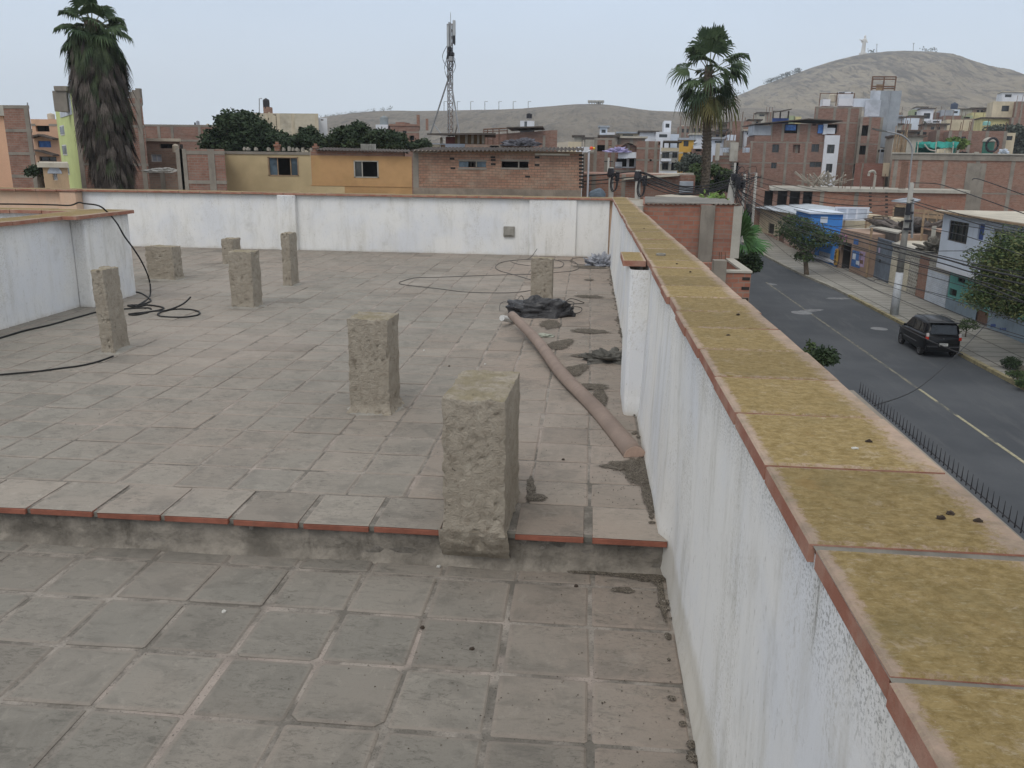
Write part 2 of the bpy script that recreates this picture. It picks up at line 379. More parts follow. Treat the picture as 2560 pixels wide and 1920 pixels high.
def coping_tile(mb,uv,a,b,c,d,z,th,rnd):
    """a,b inner edge near/far; d,c outer edge near/far"""
    col=(rnd.random(),rnd.random(),0,1); zj=rnd.gauss(0,.0010); t1,t2=rnd.gauss(0,.0010),rnd.gauss(0,.0010)
    zz=[z+zj+t1,z+zj+t1*.5+t2,z+zj+t2,z+zj-t1]
    ps=[a,b,c,d]; e=.005
    cx=sum(p[0] for p in ps)/4; cy=sum(p[1] for p in ps)/4
    top=[(p[0]+(cx-p[0])*e/.2,p[1]+(cy-p[1])*e/.2,q) for p,q in zip(ps,zz)]
    r1=[(p[0],p[1],q-.004) for p,q in zip(ps,zz)]; r2=[(p[0],p[1],q-th) for p,q in zip(ps,zz)]
    F=[(0,3,2,1)]+[(i,(i+1)%4,(i+1)%4+4,i+4) for i in range(4)]+[(i+4,(i+1)%4+4,(i+1)%4+8,i+8) for i in range(4)]
    # orientation check
    n=(Vector(top[3])-Vector(top[0])).cross(Vector(top[2])-Vector(top[0]))
    if n.z<0: F=[f[::-1] for f in F]
    mb.add(top+r1+r2,F,col); uv+=[(0,0),(0,1),(1,1),(1,0)]*3
rnd=random.Random(5); mb=MB(); uv=[]
y=.953-.378*4
while y<14.75:
    pit=.378+rnd.gauss(0,.004); ya,yb=y+.009,y+pit-.009
    xi=lambda y:.398-.010*min(1,y/10); jx=rnd.gauss(0,.0025); skew=rnd.gauss(0,.004)
    coping_tile(mb,uv,(xi(ya)+jx,ya),(xi(yb)+jx,yb),(outer(yb)+jx,yb+skew),(outer(ya)+jx,ya+skew),ZT,.038,rnd)
    y+=pit
coping_tile(mb,uv,(.235,5.50),(.235,6.02),(.383,6.02),(.383,5.50),ZT-.004,.040,rnd)
mb.build('coping',M_cop,street,uvs=uv)
MB().box(.412,.62,-.6,14.8,.965,.9935).build('coping_bed',M_mortar,street)
mb=MB()
for i in range(30):
    y0=-.6+i*.52; mb.add([(.402,y0,.998),(outer(y0)-.003,y0,.998),(outer(y0+.52)-.003,y0+.52,.998),(.402,y0+.52,.998)],[(0,1,2,3)])
mb.build('coping_joints',M_joint,street)
# pilaster on the street parapet
mb=MB(); zs=[-.02+.05*i for i in range(20)]+[.962]
def pil(p,z):
    t=mn.fractal(Vector((p[0]*7,p[1]*5,z*3)),1,2,3)*.004; return (p[0]+t,p[1]+t+ (.0 if z>.1 else -.004),z)
pth=[(.40,5.30)]+[(.40-.02*i,5.30) for i in range(1,6)]+[(.278,5.325)]+[(.274,5.4+.1*i) for i in range(6)]+[(.29,5.96),(.40,5.97)]
grid_wall(mb,pth[::-1],zs,pil)
mb.build('pilaster',M_white2,street,smooth=False)
mb=MB(); mb.lathe((.50,6.02-.25,ZT+.002),[(.032,0),(.032,.012),(.020,.012),(.020,.002)],20)
mb.build('conduit_ring',M_mortar,street)
# ---- far parapet
far=thing('parapet_wall','white parapet wall with thin clay coping closing the far end of the terrace','wall',(-4.5,14.7,0))
mb=MB(); zs=[-.02+.06*i for i in range(17)]+[.962]
def ff(p,z):
    x=p[0]; y=p[1]+mn.fractal(Vector((x*.8,z*1.4,7)),1,2,3)*.008
    return (x,y,z)
grid_wall(mb,[(-9.25+i*.12,14.65) for i in range(81)],zs,ff)
mb.build('wall',M_white2,far,smooth=True)
MB().box(-9.25,.46,14.68,14.93,-7.2,.958).build('wall_core',M_peach,far)
for xa,xb,pr in ((-5.50,-5.17,.09),(-1.03,-.21,.05)):
    MB().box(xa,xb,14.65-pr,14.67,-.02,.960).build('pilaster',M_white,far,bevel=.012)
mb=MB(); uv=[]; x=.40
rnd=random.Random(9)
while x>-9.3:
    xb=x-.385; coping_tile(mb,uv,(xb+.006,14.585),(x-.006,14.585),(x-.006,14.965),(xb+.006,14.965),ZT-.004+rnd.gauss(0,.002),.036,rnd); x=xb
mb.build('coping',M_cop,far,uvs=uv)
MB().box(-9.25,.40,14.60,14.95,.958,.992).build('coping_bed',M_mortar,far)
mb=MB(); mb.box(-1.475,-1.28,14.615,14.66,.31,.49); mb.box(-1.455,-1.30,14.60,14.62,.335,.47)
mb.build('patched_vent',M_mortar,far,bevel=.01)
# ---- peach wall at the far left
pw=thing('parapet_wall','peach painted parapet wall in the far left corner, left of the white one','wall',(-11,14.6,0))
MB().box(-14.5,-9.27,14.5,14.8,-7.2,.955).build('wall',M_peach,pw)
MB().box(-9.45,-9.15,14.42,14.64,0,.957).build('pilaster',M_peach,pw,bevel=.01)
mb=MB(); uv=[]; x=-9.1
while x>-14.6:
    xb=x-.385; coping_tile(mb,uv,(xb+.006,14.40),(x-.006,14.40),(x-.006,14.82),(xb+.006,14.82),ZT-.002+rnd.gauss(0,.002),.036,rnd); x=xb
mb.build('coping',M_cop,pw,uvs=uv)
# ---- left parapet with return
lw=thing('parapet_wall','white parapet wall on the left ending in a stub pilaster with a black cable over its coping','wall',(-5.7,7,0))
mb=MB(); zs=[-.25+.06*i for i in range(20)]+[.955]
def fl(p,z):
    t=mn.fractal(Vector((p[1]*.9,z*1.3,4)),1,2,3)*.008; return (p[0]+t,p[1],z)
grid_wall(mb,[(-5.53,1.+.12*i) for i in range(64)],zs,fl)
mb.build('wall',M_white2,lw,smooth=True)
MB().box(-5.78,-5.555,1.,9.30,-7.2,.953).build('wall_core',M_white2,lw)
MB().box(-5.54,-5.375,8.56,9.46,-.02,.956).build('pilaster',M_white,lw,bevel=.02)
MB().box(-9.2,-5.545,9.22,9.45,-7.2,.951).build('return_wall',M_white2,lw)
mb=MB(); uv=[]; y=9.5
while y>1.:
    yb=y-.385; xin=-5.32 if y>8.6 else -5.47
    coping_tile(mb,uv,(-5.84,yb+.006),(-5.84,y-.006),(xin,y-.006),(xin,yb+.006),ZT-.01+rnd.gauss(0,.002),.04,rnd); y=yb
x=-5.86
while x>-9.3:
    xb=x-.385; coping_tile(mb,uv,(xb+.006,9.16),(x-.006,9.16),(x-.006,9.51),(xb+.006,9.51),ZT-.012+rnd.gauss(0,.002),.04,rnd); x=xb
mb.build('coping',M_cop,lw,uvs=uv)
# ---- own building body under the terraces
bb=thing('terrace_building','peach painted block that carries the roof terrace','building',(-5,7,-7))
MB().box(-9.2,.44,-.5,14.66,-7.2,-.36).build('wall',M_peach,bb)
# ================================================================ concrete stubs
def stub(base,w,d,h,rz,label,seed,lean=(0,0),flare=0.,collar=True):
    t=thing('concrete_post',label,'concrete post',base,'cast concrete stubs left standing on the roof terrace',rz)
    rnd=random.Random(seed); mb=MB(); nx,ny,nz=16,16,40; vid={};vs=[];fs=[]
    def P(i,j,k):
        key=(i,j,k)
        if key in vid: return vid[key]
        x=(i/nx-.5)*w; y=(j/ny)*d; z=k/nz*h
        p=Vector((x,y,z)); q=p*9+Vector((seed*3.1,0,0))
        ex=min(i,nx-i)/nx; ey=min(j,ny-j)/ny; ez=(nz-k)/nz
        edge=(ex<.01)+(ey<.01)+(ez<.01)
        amp=.0022+.0045*(edge>=2)
        dv=Vector((mn.fractal(q,1,2,4),mn.fractal(q+Vector((31,5,2)),1,2,4),mn.fractal(q+Vector((7,41,3)),1,2,4)))*amp
        if edge>=2:
            chip=max(0,mn.noise(p*26+Vector((seed,3,9))))*.020+max(0,mn.noise(p*9+Vector((seed,8,1)))-.25)*.03
            c=Vector((0,d/2,z*.5+h*.25)); dv+=(c-p).normalized()*chip
        if k==nz: dv.z+=mn.fractal(p*22+Vector((seed,0,0)),1,2,4)*.008
        if k<3: dv+=Vector((x,y-d/2,0)).normalized()*(.012*(3-k)/3*(.5+rnd.random()))*(1+flare)
        if j==0 and i>=.8*nx: dv.y-=.006
        if i==nx and j>=.75*ny: dv.x+=.005
        if edge==1 and k<nz:
            h_=mn.noise(p*34+Vector((seed*2,1,4)))
            if h_>.38: dv+=(Vector((0,d/2,z))-p).normalized()*min(.014,(h_-.38)*.08)
        dv+=Vector((lean[0]*z,lean[1]*z,0))
        vid[key]=len(vs); vs.append(p+dv); return vid[key]
    for i in range(nx):
        for k in range(nz):
            fs.append((P(i,0,k),P(i+1,0,k),P(i+1,0,k+1),P(i,0,k+1))); fs.append((P(i+1,ny,k),P(i,ny,k),P(i,ny,k+1),P(i+1,ny,k+1)))
    for j in range(ny):
        for k in range(nz):
            fs.append((P(nx,j,k),P(nx,j+1,k),P(nx,j+1,k+1),P(nx,j,k+1))); fs.append((P(0,j+1,k),P(0,j,k),P(0,j,k+1),P(0,j+1,k+1)))
    for i in range(nx):
        for j in range(ny): fs.append((P(i,j,nz),P(i+1,j,nz),P(i+1,j+1,nz),P(i,j+1,nz)))
    m=Matrix.Translation(t.location)@Matrix.Rotation(rz,4,'Z')
    mb.add([m@v for v in vs],fs); o_=mb.build('shaft',M_stub,t,smooth=True); o_.data.set_sharp_from_angle(angle=math.radians(38))
    if not collar:
        foot=MB(); nn=30; vs=[];fs=[]
        for a in range(nn+1):
            for b_ in range(nn//2+1):
                X=(a/nn-.5)*w*1.12; Z=-.15+b_/(nn//2)*.17; e_=min(1,min(a,nn-a)/5)*min(1,b_/4)
                vs.append(m@Vector((X+mn.noise(Vector((Z*30,X*20,3)))*.012,.075*(1-b_/(nn//2))**1.6-.004-.016*e_*(.8+.9*mn.fractal(Vector((X*16,Z*22,seed)),1,2.2,4)),Z)))
        for a in range(nn):
            for b_ in range(nn//2): q_=a*(nn//2+1)+b_; fs.append((q_,q_+nn//2+1,q_+nn//2+2,q_+1))
        foot.add(vs,fs)
        foot.build('mortar_foot',M_stub,t,smooth=True); return t
    # mortar collar where the post meets the tiles
    n=28; vs=[m@Vector((0,d/2,.028))];fs=[]
    for r_,z_ in ((.60,.026),(.82,.010),(1.02,-.004)):
        for a in range(n):
            an=2*math.pi*a/n; cxs,sn=math.cos(an),math.sin(an); q=max(abs(cxs),abs(sn))
            k=r_*(1+.16*mn.noise(Vector((cxs*2+seed,sn*2,0)))) 
            vs.append(m@Vector((cxs/q**.7*(w*.5+.05*r_)*k*1.05,d/2+sn/q**.7*(d*.5+.05*r_)*k*1.05,z_)))
    for a in range(n): fs.append((0,1+a,1+(a+1)%n))
    for g in range(2):
        for a in range(n): fs.append((1+g*n+a,1+(g+1)*n+a,1+(g+1)*n+(a+1)%n,1+g*n+(a+1)%n))
    MB().add(vs,fs).build('mortar_collar',M_mortar,t,smooth=True)
    return t
def fc(A,B,C=None):
    a=at(A,Z=0);b=at(B,Z=0); return a,b
def place(A,B,dep,topl,label,seed,rz=None,**k):
    a=at(A,Z=0); b=at(B,Z=0); w=(b-a).length; rz=math.atan2(b.y-a.y,b.x-a.x) if rz is None else rz
    h=at(topl,Y=a.y).z+k.pop('dh',0); return stub(tuple((a+b)/2),w,dep,h,rz,label,seed,**k)
place(ZA(828,1412),ZA(940,1408),.27,ZA(748,735),'weathered concrete post nearest the left parapet wall, cable trailing behind it',1,rz=.10,lean=(-.03,0))
place(ZA(1207,810),ZA(1425,818),.22,ZA(1190,540),'low wide concrete block post standing between the left wall end and the far wall',2,rz=-.03,lean=(-.02,0))
place(ZA(1812,690),ZA(1905,692),.28,ZA(1793,480),'short concrete post half hidden behind a wider post, in front of the far wall',3,rz=0)
place(ZB(250,1042),ZB(450,1040),.22,ZB(220,585),'wide concrete post hiding a shorter one behind it',4,rz=-.02)
place(ZB(677,866),ZB(752,866),.26,ZB(652,435),'slim tall concrete post standing before the far wall pilaster',5,rz=-.0)
place((876,1032),(976,1036),.25,(873,797),'square-topped concrete post in the middle of the terrace',6,rz=-.03,flare=1.2)
place((1106,1333),(1262,1340),.50,(1100,1018),'nearest and biggest concrete post, breaking the step edge, with a mossy top',7,rz=-.03,flare=0,collar=False,dh=.04)
place(ZC(735,1010),ZC(905,1008),.17,ZC(745,640),'pale concrete post behind the black plastic bag',8,rz=-.02)
# ================================================================ loose things on the terrace
M_black=plain('black_cable',(.02,.02,.02),.6,.1,3,0,dirt=0)
M_wire=plain('grey_wire',(.10,.095,.09),.7,.1,3,0,dirt=0)
def smoothpath(pts,n=6):
    pts=[Vector(p) for p in pts]; out=[]
    for i in range(len(pts)-1):
        p0=pts[max(i-1,0)];p1=pts[i];p2=pts[i+1];p3=pts[min(i+2,len(pts)-1)]
        for k in range(n):
            t=k/n; out.append(.5*((2*p1)+(-p0+p2)*t+(2*p0-5*p1+4*p2-p3)*t*t+(-p0+3*p1-3*p2+p3)*t**3))
    out.append(pts[-1]); return out
def cable(name,label,pts,r,mat,cat='cable',group=None,n=6):
    o=MB().tube(smoothpath(pts,n),r,6).build(name,mat,smooth=True); return tag(o,label,cat,group)
zf=lambda x,y,z=.008: tuple(at(ZA(x,y),Z=z))
cop=[tuple(at(ZA(x,y),Y=yy)) for x,y,yy in ((-40,196,8.2),(0,195,8.3),(200,197,8.55),(430,202,8.8),(570,206,8.85),(640,183,8.85),(690,192,8.85),(800,208,8.9),(870,258,9.),(950,350,9.05),(1010,455,9.1),(1080,550,9.2),(1150,660,9.3),(1200,770,9.4),(1222,860,9.45))]
cable('power_cable','black cable draped over the left wall coping and down to a coil on the tiles',cop+[zf(1218,945),zf(1170,990),zf(1090,1030),zf(1045,1020)],.009,M_black)
cable('power_cable','tangled black cable coil lying behind the left post with a loose end curling up',[zf(1030,916),zf(1130,914),zf(1210,960),zf(1222,985),zf(1150,1012),zf(1040,1020),zf(1120,1030),zf(1200,1016),zf(1325,1036),zf(1300,1056),zf(1180,1075),zf(1050,1090),zf(1110,1096),zf(1230,1070),zf(1330,1062),zf(1450,1050),zf(1560,1055),zf(1622,1075),zf(1600,1100),zf(1480,1116),zf(1320,1110),zf(1283,1092),zf(1320,1070),zf(1420,1040,.02),zf(1500,1000,.05),zf(1550,952,.10)],.009,M_black)
cable('power_cable','thin black cable lying across the tiles from the left edge to behind the left post',[zf(-60,1300),zf(0,1285),zf(200,1225),zf(400,1180),zf(560,1135),zf(700,1097),zf(800,1072),zf(1000,1050),zf(1190,1040),zf(1230,1050)],.009,M_black)
cable('power_cable','black cable on the tiles in front of the left post',[zf(-60,1588),zf(0,1583),zf(300,1556),zf(500,1530),zf(650,1510),zf(800,1475),zf(920,1432)],.007,M_black)
zg=lambda x,y,z=.006: tuple(at(ZC(x,y),Z=z))
cable('loose_wire','thin grey wire running straight over the tiles left of the pale post',[zg(-330,830),zg(-200,795),zg(0,790),zg(300,778),zg(560,770),zg(740,766),zg(960,750),zg(1080,738),zg(1130,710),zg(1080,660),zg(960,650)],.0045,M_wire,'wire')
cable('loose_wire','thin wire loop bulging left across the tiles in front of the pale post',[zg(-330,830),zg(-300,850),zg(0,885),zg(200,910),zg(500,918),zg(650,910),zg(735,898)],.0045,M_wire,'wire')
cable('loose_wire','round loop of thin wire lying behind the pale post',[zg(740,812),zg(600,770),zg(480,735),zg(452,700),zg(520,665),zg(700,645),zg(900,645),zg(1000,670),zg(990,705),zg(930,715),zg(760,700),zg(620,680),zg(580,655),zg(720,640,.02),zg(790,560,.28)],.0045,M_wire,'wire')
cable('loose_wire','stray wire near the crumpled bag at the far corner',[zg(1400,660),zg(1230,630),zg(1120,632),zg(1070,645),zg(1065,665),zg(1130,685),zg(1240,690)],.004,M_wire,'wire')
cable('loose_wire','springy loops of black wire beside the plastic bag',[zg(1000,1010,.1),zg(1060,965,.18),zg(1140,985,.14),zg(1168,1003,.1),zg(1060,1010,.12),zg(1000,1040,.1),zg(1080,1030,.08),zg(1150,1040,.05),zg(1140,1075,.02),zg(1070,1088,.02),zg(1060,1060,.1),zg(1090,1000,.16),zg(1040,985,.15)],.004,M_black,'wire')
cable('loose_wire','short curl of wire left of the plastic bag',[zg(485,1060,.01),zg(490,1010,.06),zg(530,990,.1),zg(600,1010,.08),zg(660,940,.14),zg(690,1000,.05)],.0035,M_wire,'wire')
# black plastic bag
def lump(name,label,cat,c,sx,sy,sz,mat,seed,amp=.25,fr=3.,rz=0.,group=None,n=48,flat=.0,smooth=False):
    vs=[];fs=[];m=28
    for i in range(m+1):
        ph=math.pi/2*i/m
        for j in range(n):
            th=2*math.pi*j/n; d=Vector((math.cos(th)*math.cos(ph),math.sin(th)*math.cos(ph),math.sin(ph)))
            q=d*fr+Vector((seed,seed*.3,0)); k=1+amp*mn.fractal(q,1,2.1,4)
            cr=abs(mn.noise(d*fr*2.3+Vector((0,seed,5)))); k-=amp*.5*(1-min(1,cr*5))*.5
            vs.append(Vector((d.x*sx*k,d.y*sy*k,max(-.002,d.z**.8*sz*k if d.z>0 else 0))))
    for i in range(m):
        for j in range(n): a=i*n+j;b=i*n+(j+1)%n; fs.append((a,b,b+n,a+n))
    M_=Matrix.Translation(c)@Matrix.Rotation(rz,4,'Z'); mb=MB().add([M_@v for v in vs],fs)
    return tag(mb.build(name,mat,smooth=smooth),label,cat,group)
def plasticmat(name,col,rough):
    s=NT(name); v=s.vec('Object'); s.b.inputs['Specular IOR Level'].default_value=.6
    w=s.noise(v,9,5,.7,1.2); return s.out(s.mix(s.ramp(w,.4,.7),col,tuple(x*1.6+.01 for x in col)),rough,s.bump(w,.9,.03))
M_bag=plasticmat('black_plastic',(.012,.012,.014),.32)
bc=at(ZC(800,1120),Z=0)
lump('plastic_bag','crumpled black plastic bag lying at the foot of the pale post','bag',(bc.x,bc.y+.16,0),.36,.20,.19,M_bag,3,.30,1.9,.0,smooth=True)
# half-round gutter pipe
M_gut=plain('brown_gutter',(.25,.19,.155),.7,.18,5,.1,dirt=.25,dcol=(.42,.34,.30))
gp=thing('gutter_pipe','long brown half-round gutter pipe running from the black bag to the street wall','pipe',tuple(at((1575,1140),Z=0)))
pa=at((1587,1142),Z=.0)
ax=smoothpath([pa,at((1499,1035),Z=.005),at((1408,940),Z=.03),at((1342,852),Z=.07),at((1280,788),Z=.13)],8)
mb=MB();vs=[];fs=[];n=14
for i,p in enumerate(ax):
    d=(ax[min(i+1,len(ax)-1)]-ax[max(i-1,0)]).normalized(); sx_=d.cross(Vector((0,0,1))).normalized(); up=sx_.cross(d)
    rr=.066-.022*i/(len(ax)-1)
    tw=.0 if i<12 else .5*(i-12)/(len(ax)-12)
    for j in range(n+1):
        a=math.pi*(j/n)+tw; vs.append(p+sx_*math.cos(a)*rr+up*(math.sin(a)*rr*.95))
    for j in range(n+1):
        a=math.pi*(1-j/n)+tw; vs.append(p+sx_*math.cos(a)*(rr-.004)+up*(math.sin(a)*(rr-.004)*.95-.002))
k=2*(n+1)
for i in range(len(ax)-1):
    for j in range(k): a=i*k+j;b=i*k+(j+1)%k; fs.append((a,b,b+k,a+k))
fs.append(tuple(range(k))[::-1]); fs.append(tuple((len(ax)-1)*k+j for j in range(k)))
mb.add(vs,fs).build('channel',M_gut,gp,smooth=True)
ec=MB(); p=ax[0]; d=(ax[1]-ax[0]).normalized(); sx_=d.cross(Vector((0,0,1))).normalized(); up=Vector((0,0,1))
ring=[p-d*.003+sx_*math.cos(math.pi*j/n)*.0655+up*math.sin(math.pi*j/n)*.062 for j in range(n+1)]
ring2=[q+d*.006 for q in ring]; vs=ring+ring2
fs=[tuple(range(n+1)),tuple(range(n+1,2*n+2))[::-1]]+[(j,j+n+1,j+n+2,j+1) for j in range(n)]
ec.add(vs,fs).build('end_cap',plain('gutter_cut',(.50,.36,.29),.8,.1,8,0,dirt=.1),gp)
mb=MB(); mb.tube([tuple(at((1255,795),Z=.10)),tuple(at((1280,800),Z=.04)),tuple(at((1300,806),Z=.0))],.03,8); mb.build('white_sleeve',plain('white_pvc',(.6,.6,.58),.6,.1,5,0),gp)
# rags and crumpled bits
M_rag=plain('grey_rag',(.15,.145,.13),.95,.4,10,.6,dirt=.4,dcol=(.06,.055,.05),fine=120)
c=at((1527,903),Z=0); lump('rag','dark crumpled rag lying against the foot of the street wall','rag',(c.x,c.y,0),.20,.10,.075,M_rag,8,.9,2.8,.2,smooth=True)
c=at((1362,841),Z=0); lump('rag','flat pale grey rag beside the gutter pipe','rag',(c.x,c.y,0),.085,.055,.025,plain('pale_rag',(.35,.37,.31),.9,.2,9,.4),11,.4,2.,.1,smooth=True)
c=at((1500,664),Z=0); lump('crumpled_bag','crumpled pale plastic bag in the far corner of the terrace','bag',(c.x,c.y,0),.21,.14,.15,plasticmat('pale_plastic',(.27,.28,.31),.5),17,.8,3.4,.0)
# dirt drifts: thin irregular sheets plus grains
def drift(mb,c,sx,sy,seed,z=.004,rz=0.,pts=40,h=.006):
    n=pts; vs=[Vector((0,0,h))];fs=[]; U=[1.]
    for r_,zz in ((.5,h*.8),(.85,h*.4),(1.,0)):
        for j in range(n):
            a=2*math.pi*j/n; k=1+.32*mn.fractal(Vector((math.cos(a)*1.6+seed,math.sin(a)*1.6,seed*.7)),1,2.2,5)
            k=max(.3,k); vs.append(Vector((math.cos(a)*sx*r_*k,math.sin(a)*sy*r_*k,zz))); U.append(1-r_)
    for j in range(n): fs.append((0,1+j,1+(j+1)%n))
    for g in range(2):
        for j in range(n): fs.append((1+g*n+j,1+(g+1)*n+j,1+(g+1)*n+(j+1)%n,1+g*n+(j+1)%n))
    m=Matrix.Translation(Vector((c[0],c[1],z+(c[2] if len(c)>2 else 0))))@Matrix.Rotation(rz,4,'Z'); mb.add([m@v for v in vs],fs); mb.__dict__.setdefault('uv',[]).extend([(u_,.5) for u_ in U])
db=MB(); sd=0
for (q,sx,sy,rz,*zz) in (((1473,742),.15,.13,0),((1472,829),.19,.12,0),((1375,812),.10,.26,.0),((1400,862),.11,.25,-.25),((1432,928),.10,.22,-.3),((1468,890),.16,.09,0),((1478,668),.28,.22,0),((1600,1180),.085,.23,.0),((1560,1165),.12,.07,.2),((1625,1245),.035,.2,0),((1480,968),.12,.09,0),((1473,700),.07,.08,0),((1340,1246),.05,.05,0),((1327,1220),.025,.14,.1),((1500,1000),.05,.3,0)):
    sd+=1; c=at(q,Z=0); c.x=min(c.x,.40); drift(db,(c.x,c.y,0),sx*1.15,sy*1.15,sd*3.7,.003,rz)
for (q,sx,sy,rz) in (((1590,1430),.17,.055,-.05),((1630,1415),.07,.10,0),((1480,1415),.16,.02,0),((1558,1477),.055,.03,0),((1655,1500),.02,.2,0)):
    sd+=1; c=at(q,Z=lz); drift(db,(c.x,min(c.y,3.43),lz),sx,sy,sd*3.7,.003,rz)
# litter line along the wall foot
rnd=random.Random(77)
for i in range(150):
    y=2.0+12.3*rnd.random(); z=0 if y>3.6 else lz; x=(.36 if z==0 else .40)-abs(rnd.gauss(0,.02)); r_=rnd.uniform(.008,.024)
    drift(db,(x,y,z),r_,r_*rnd.uniform(.8,2.),rnd.random()*90,.002,0,9,.008)
def dirtedge():
    s=NT('dirt_ragged'); v=s.vec('Object'); u=s.sep(s.vec('UV')); n=s.noise(v,26,5,.8,.6); n2=s.noise(v,170,2,.6)
    f=s.math('ADD',s.math('MULTIPLY',u[0],1.1),s.math('MULTIPLY',n,.9)); f=s.math('ADD',f,s.math('MULTIPLY',n2,.35)); al=s.ramp(f,.66,.98)
    c=s.mix(s.ramp(n,.35,.65),(.10,.085,.065),(.19,.165,.135)); c=s.mix(s.ramp(n2,.5,.62),c,(.045,.038,.03)); c=s.mix(s.ramp(s.noise(v,120,2,.5),.68,.72),c,(.42,.39,.33))
    s.out(c,.98,s.bump(n2,1.,.006)); s.set(s.b.inputs['Alpha'],s.math('MULTIPLY',al,.93)); return s.m
M_dirt2=dirtedge()
tag(db.build('dirt',M_dirt2,kind='stuff',uvs=db.uv),'dark dirt and grit swept over the tiles and along the wall foot','dirt')
gb=MB()
def grain(mb,x,y,z,r_):
    d=[Vector((1,0,0)),Vector((-.5,.8,0)),Vector((-.5,-.8,0)),Vector((0,0,.8)),Vector((0,0,-.3))]
    vs=[Vector((x,y,z))+q*r_*rnd.uniform(.6,1.2) for q in d]; mb.add(vs,[(0,1,3),(1,2,3),(2,0,3),(1,0,4),(2,1,4),(0,2,4)])
for i in range(1500):
    q=rnd.random()
    if q<.5: x=.36-abs(rnd.gauss(0,.25)); y=3.8+10.5*rnd.random()**1.4; z=.002
    elif q<.7: x=rnd.uniform(-4,.35); y=rnd.uniform(3.5,12); z=.002
    else: x=.38-abs(rnd.gauss(0,.7)); y=rnd.uniform(1.6,3.38); z=lz+.002
    grain(gb,x,y,z,rnd.uniform(.0015,.005))
for i in range(500):
    c=at(((1400,862),(1472,829),(1473,742),(1600,1180),(1375,812))[i%5],Z=0); grain(gb,min(.36,c.x+rnd.gauss(0,.07)),c.y+rnd.gauss(0,.12),.006,rnd.uniform(.002,.006))
tag(gb.build('grit',plain('grit',(.12,.10,.08),.95,.5,30,0),kind='stuff'),'fine grit and crumbs scattered over the roof tiles','grit')
# pebbles (countable)
M_peb=plain('pale_pebble',(.55,.54,.50),.9,.2,20,0); M_dpeb=plain('dark_pebble',(.06,.045,.035),.9,.2,20,0)
pebs=[((1060,877),0,1,'white pebble on the tiles left of the black bag'),((1213,911),0,1,'white pebble just behind the biggest post'),((1123,916),0,0,'dark pebble in a joint left of the biggest post'),((1408,1150),0,0,'dark pebble on the tiles in front of the gutter end'),((664,1384),lz,0,'dark pebble at the foot of the step riser'),((1440,1466),lz,0,'dark pebble beside the drain hole'),((1180,1623),lz,0,'brown pebble in the middle of a lower tile'),((1056,1570),lz,0,'tiny black pebble in a lower joint'),((560,1530),lz,1,'tiny white pebble on the lower left tiles'),((967,728),0,1,'white speck of gravel in front of the far wall'),((1097,1417),lz,1,'white pebble under the step riser'),((1441,733),0,1,'white pebble beside the round dirt patch')]
for q,z,pale,lab in pebs:
    c=at(q,Z=z); lump('pebble',lab,'pebble',(c.x,c.y,z),.010,.009,.009,M_peb if pale else M_dpeb,sum(q)%17,.3,1.5,group='pebbles on the terrace tiles',n=10)
for (u,v),pale,lab in (((2172,1106),0,'dark dropping on the fifth coping tile from the front'),((2137,1122),1,'white bird dropping beside a dark one on the coping'),((2352,1298),0,'round black dropping on the coping'),((2445,1305),0,'brown snail-like lump near the street edge of the coping'),((2376,1287),0,'small dropping right of the round black one on the coping'),((1692,661),0,'dark lump on the far part of the coping'),((1726,681),0,'dark leaf scrap on the coping in the distance'),((1845,788),0,'dark scrap on the coping past the pilaster'),((1820,840),0,'small dark scrap in the middle of a coping tile'),((1610,572),0,'tiny dark scrap on the farthest coping tiles')):
    c=at((u,v),Z=ZT); lump('dropping',lab,'dropping',(c.x,c.y,ZT+.001),.008,.006,.006 if not pale else .003,M_peb if pale else M_dpeb,u%13,.4,2,group='droppings on the coping',n=10)
# ================================================================ ground, hills, street
def ss(a,b,x): t=min(1,max(0,(x-a)/(b-a))); return t*t*(3-2*t)
def gz(x,y):
    d=max(0,y-62); sl=.045+.02*ss(-60,0,x)+.02*ss(10,60,x)
    lim=1-.0*d
    z=-7+d*sl*ss(0,40,d)
    return z
M_sand=None
def groundmat():
    s=NT('dry_ground'); v=s.vec('Object'); c=s.mix(s.ramp(s.noise(v,.05,6,.6),.35,.7),(.26,.22,.165),(.19,.165,.13)); c=s.mix(s.math('MULTIPLY',s.ramp(s.noise(v,.9,5,.7),.5,.7),.5),c,(.20,.17,.14)); return s.out(c,.97)
def hillmat(name,hi,rock,zr,sc):
    s=NT(name); v=s.vec('Object'); p=s.sep(v)
    m=s.n('ShaderNodeMapping'); m.inputs['Rotation'].default_value=(0,0,.0); m.inputs['Scale'].default_value=(1.6,.3,.9); s.l(s.tc.outputs['Object'],m.inputs[0]); vs=m.outputs[0]
    n1=s.noise(vs,.016*sc,7,.66,.6); n2=s.noise(vs,.11*sc,6,.7,.5); n3=s.noise(v,.5*sc,4,.7)
    c=s.mix(s.ramp(s.noise(v,.01*sc,4,.5),.3,.7),hi,tuple(x*.86 for x in hi))
    alt=s.ramp(p[2],zr[0],zr[1],0.,.30)
    f=s.math('ADD',s.math('MULTIPLY',n1,.55),s.math('MULTIPLY',n2,.5)); f=s.math('ADD',f,alt)
    c=s.mix(s.math('MULTIPLY',s.ramp(f,.50,.66),.8),c,rock)
    c=s.mix(s.math('MULTIPLY',s.ramp(s.math('ADD',n2,s.math('MULTIPLY',alt,.6)),.50,.62),.55),c,tuple(x*1.3 for x in rock))
    c=s.mix(s.math('MULTIPLY',s.ramp(s.math('ADD',n3,s.math('MULTIPLY',alt,.5)),.62,.72),.45),c,tuple(x*.6 for x in rock))
    return s.out(c,.97,s.bump(s.math('ADD',n1,s.math('MULTIPLY',n2,.4)),1.,9.))
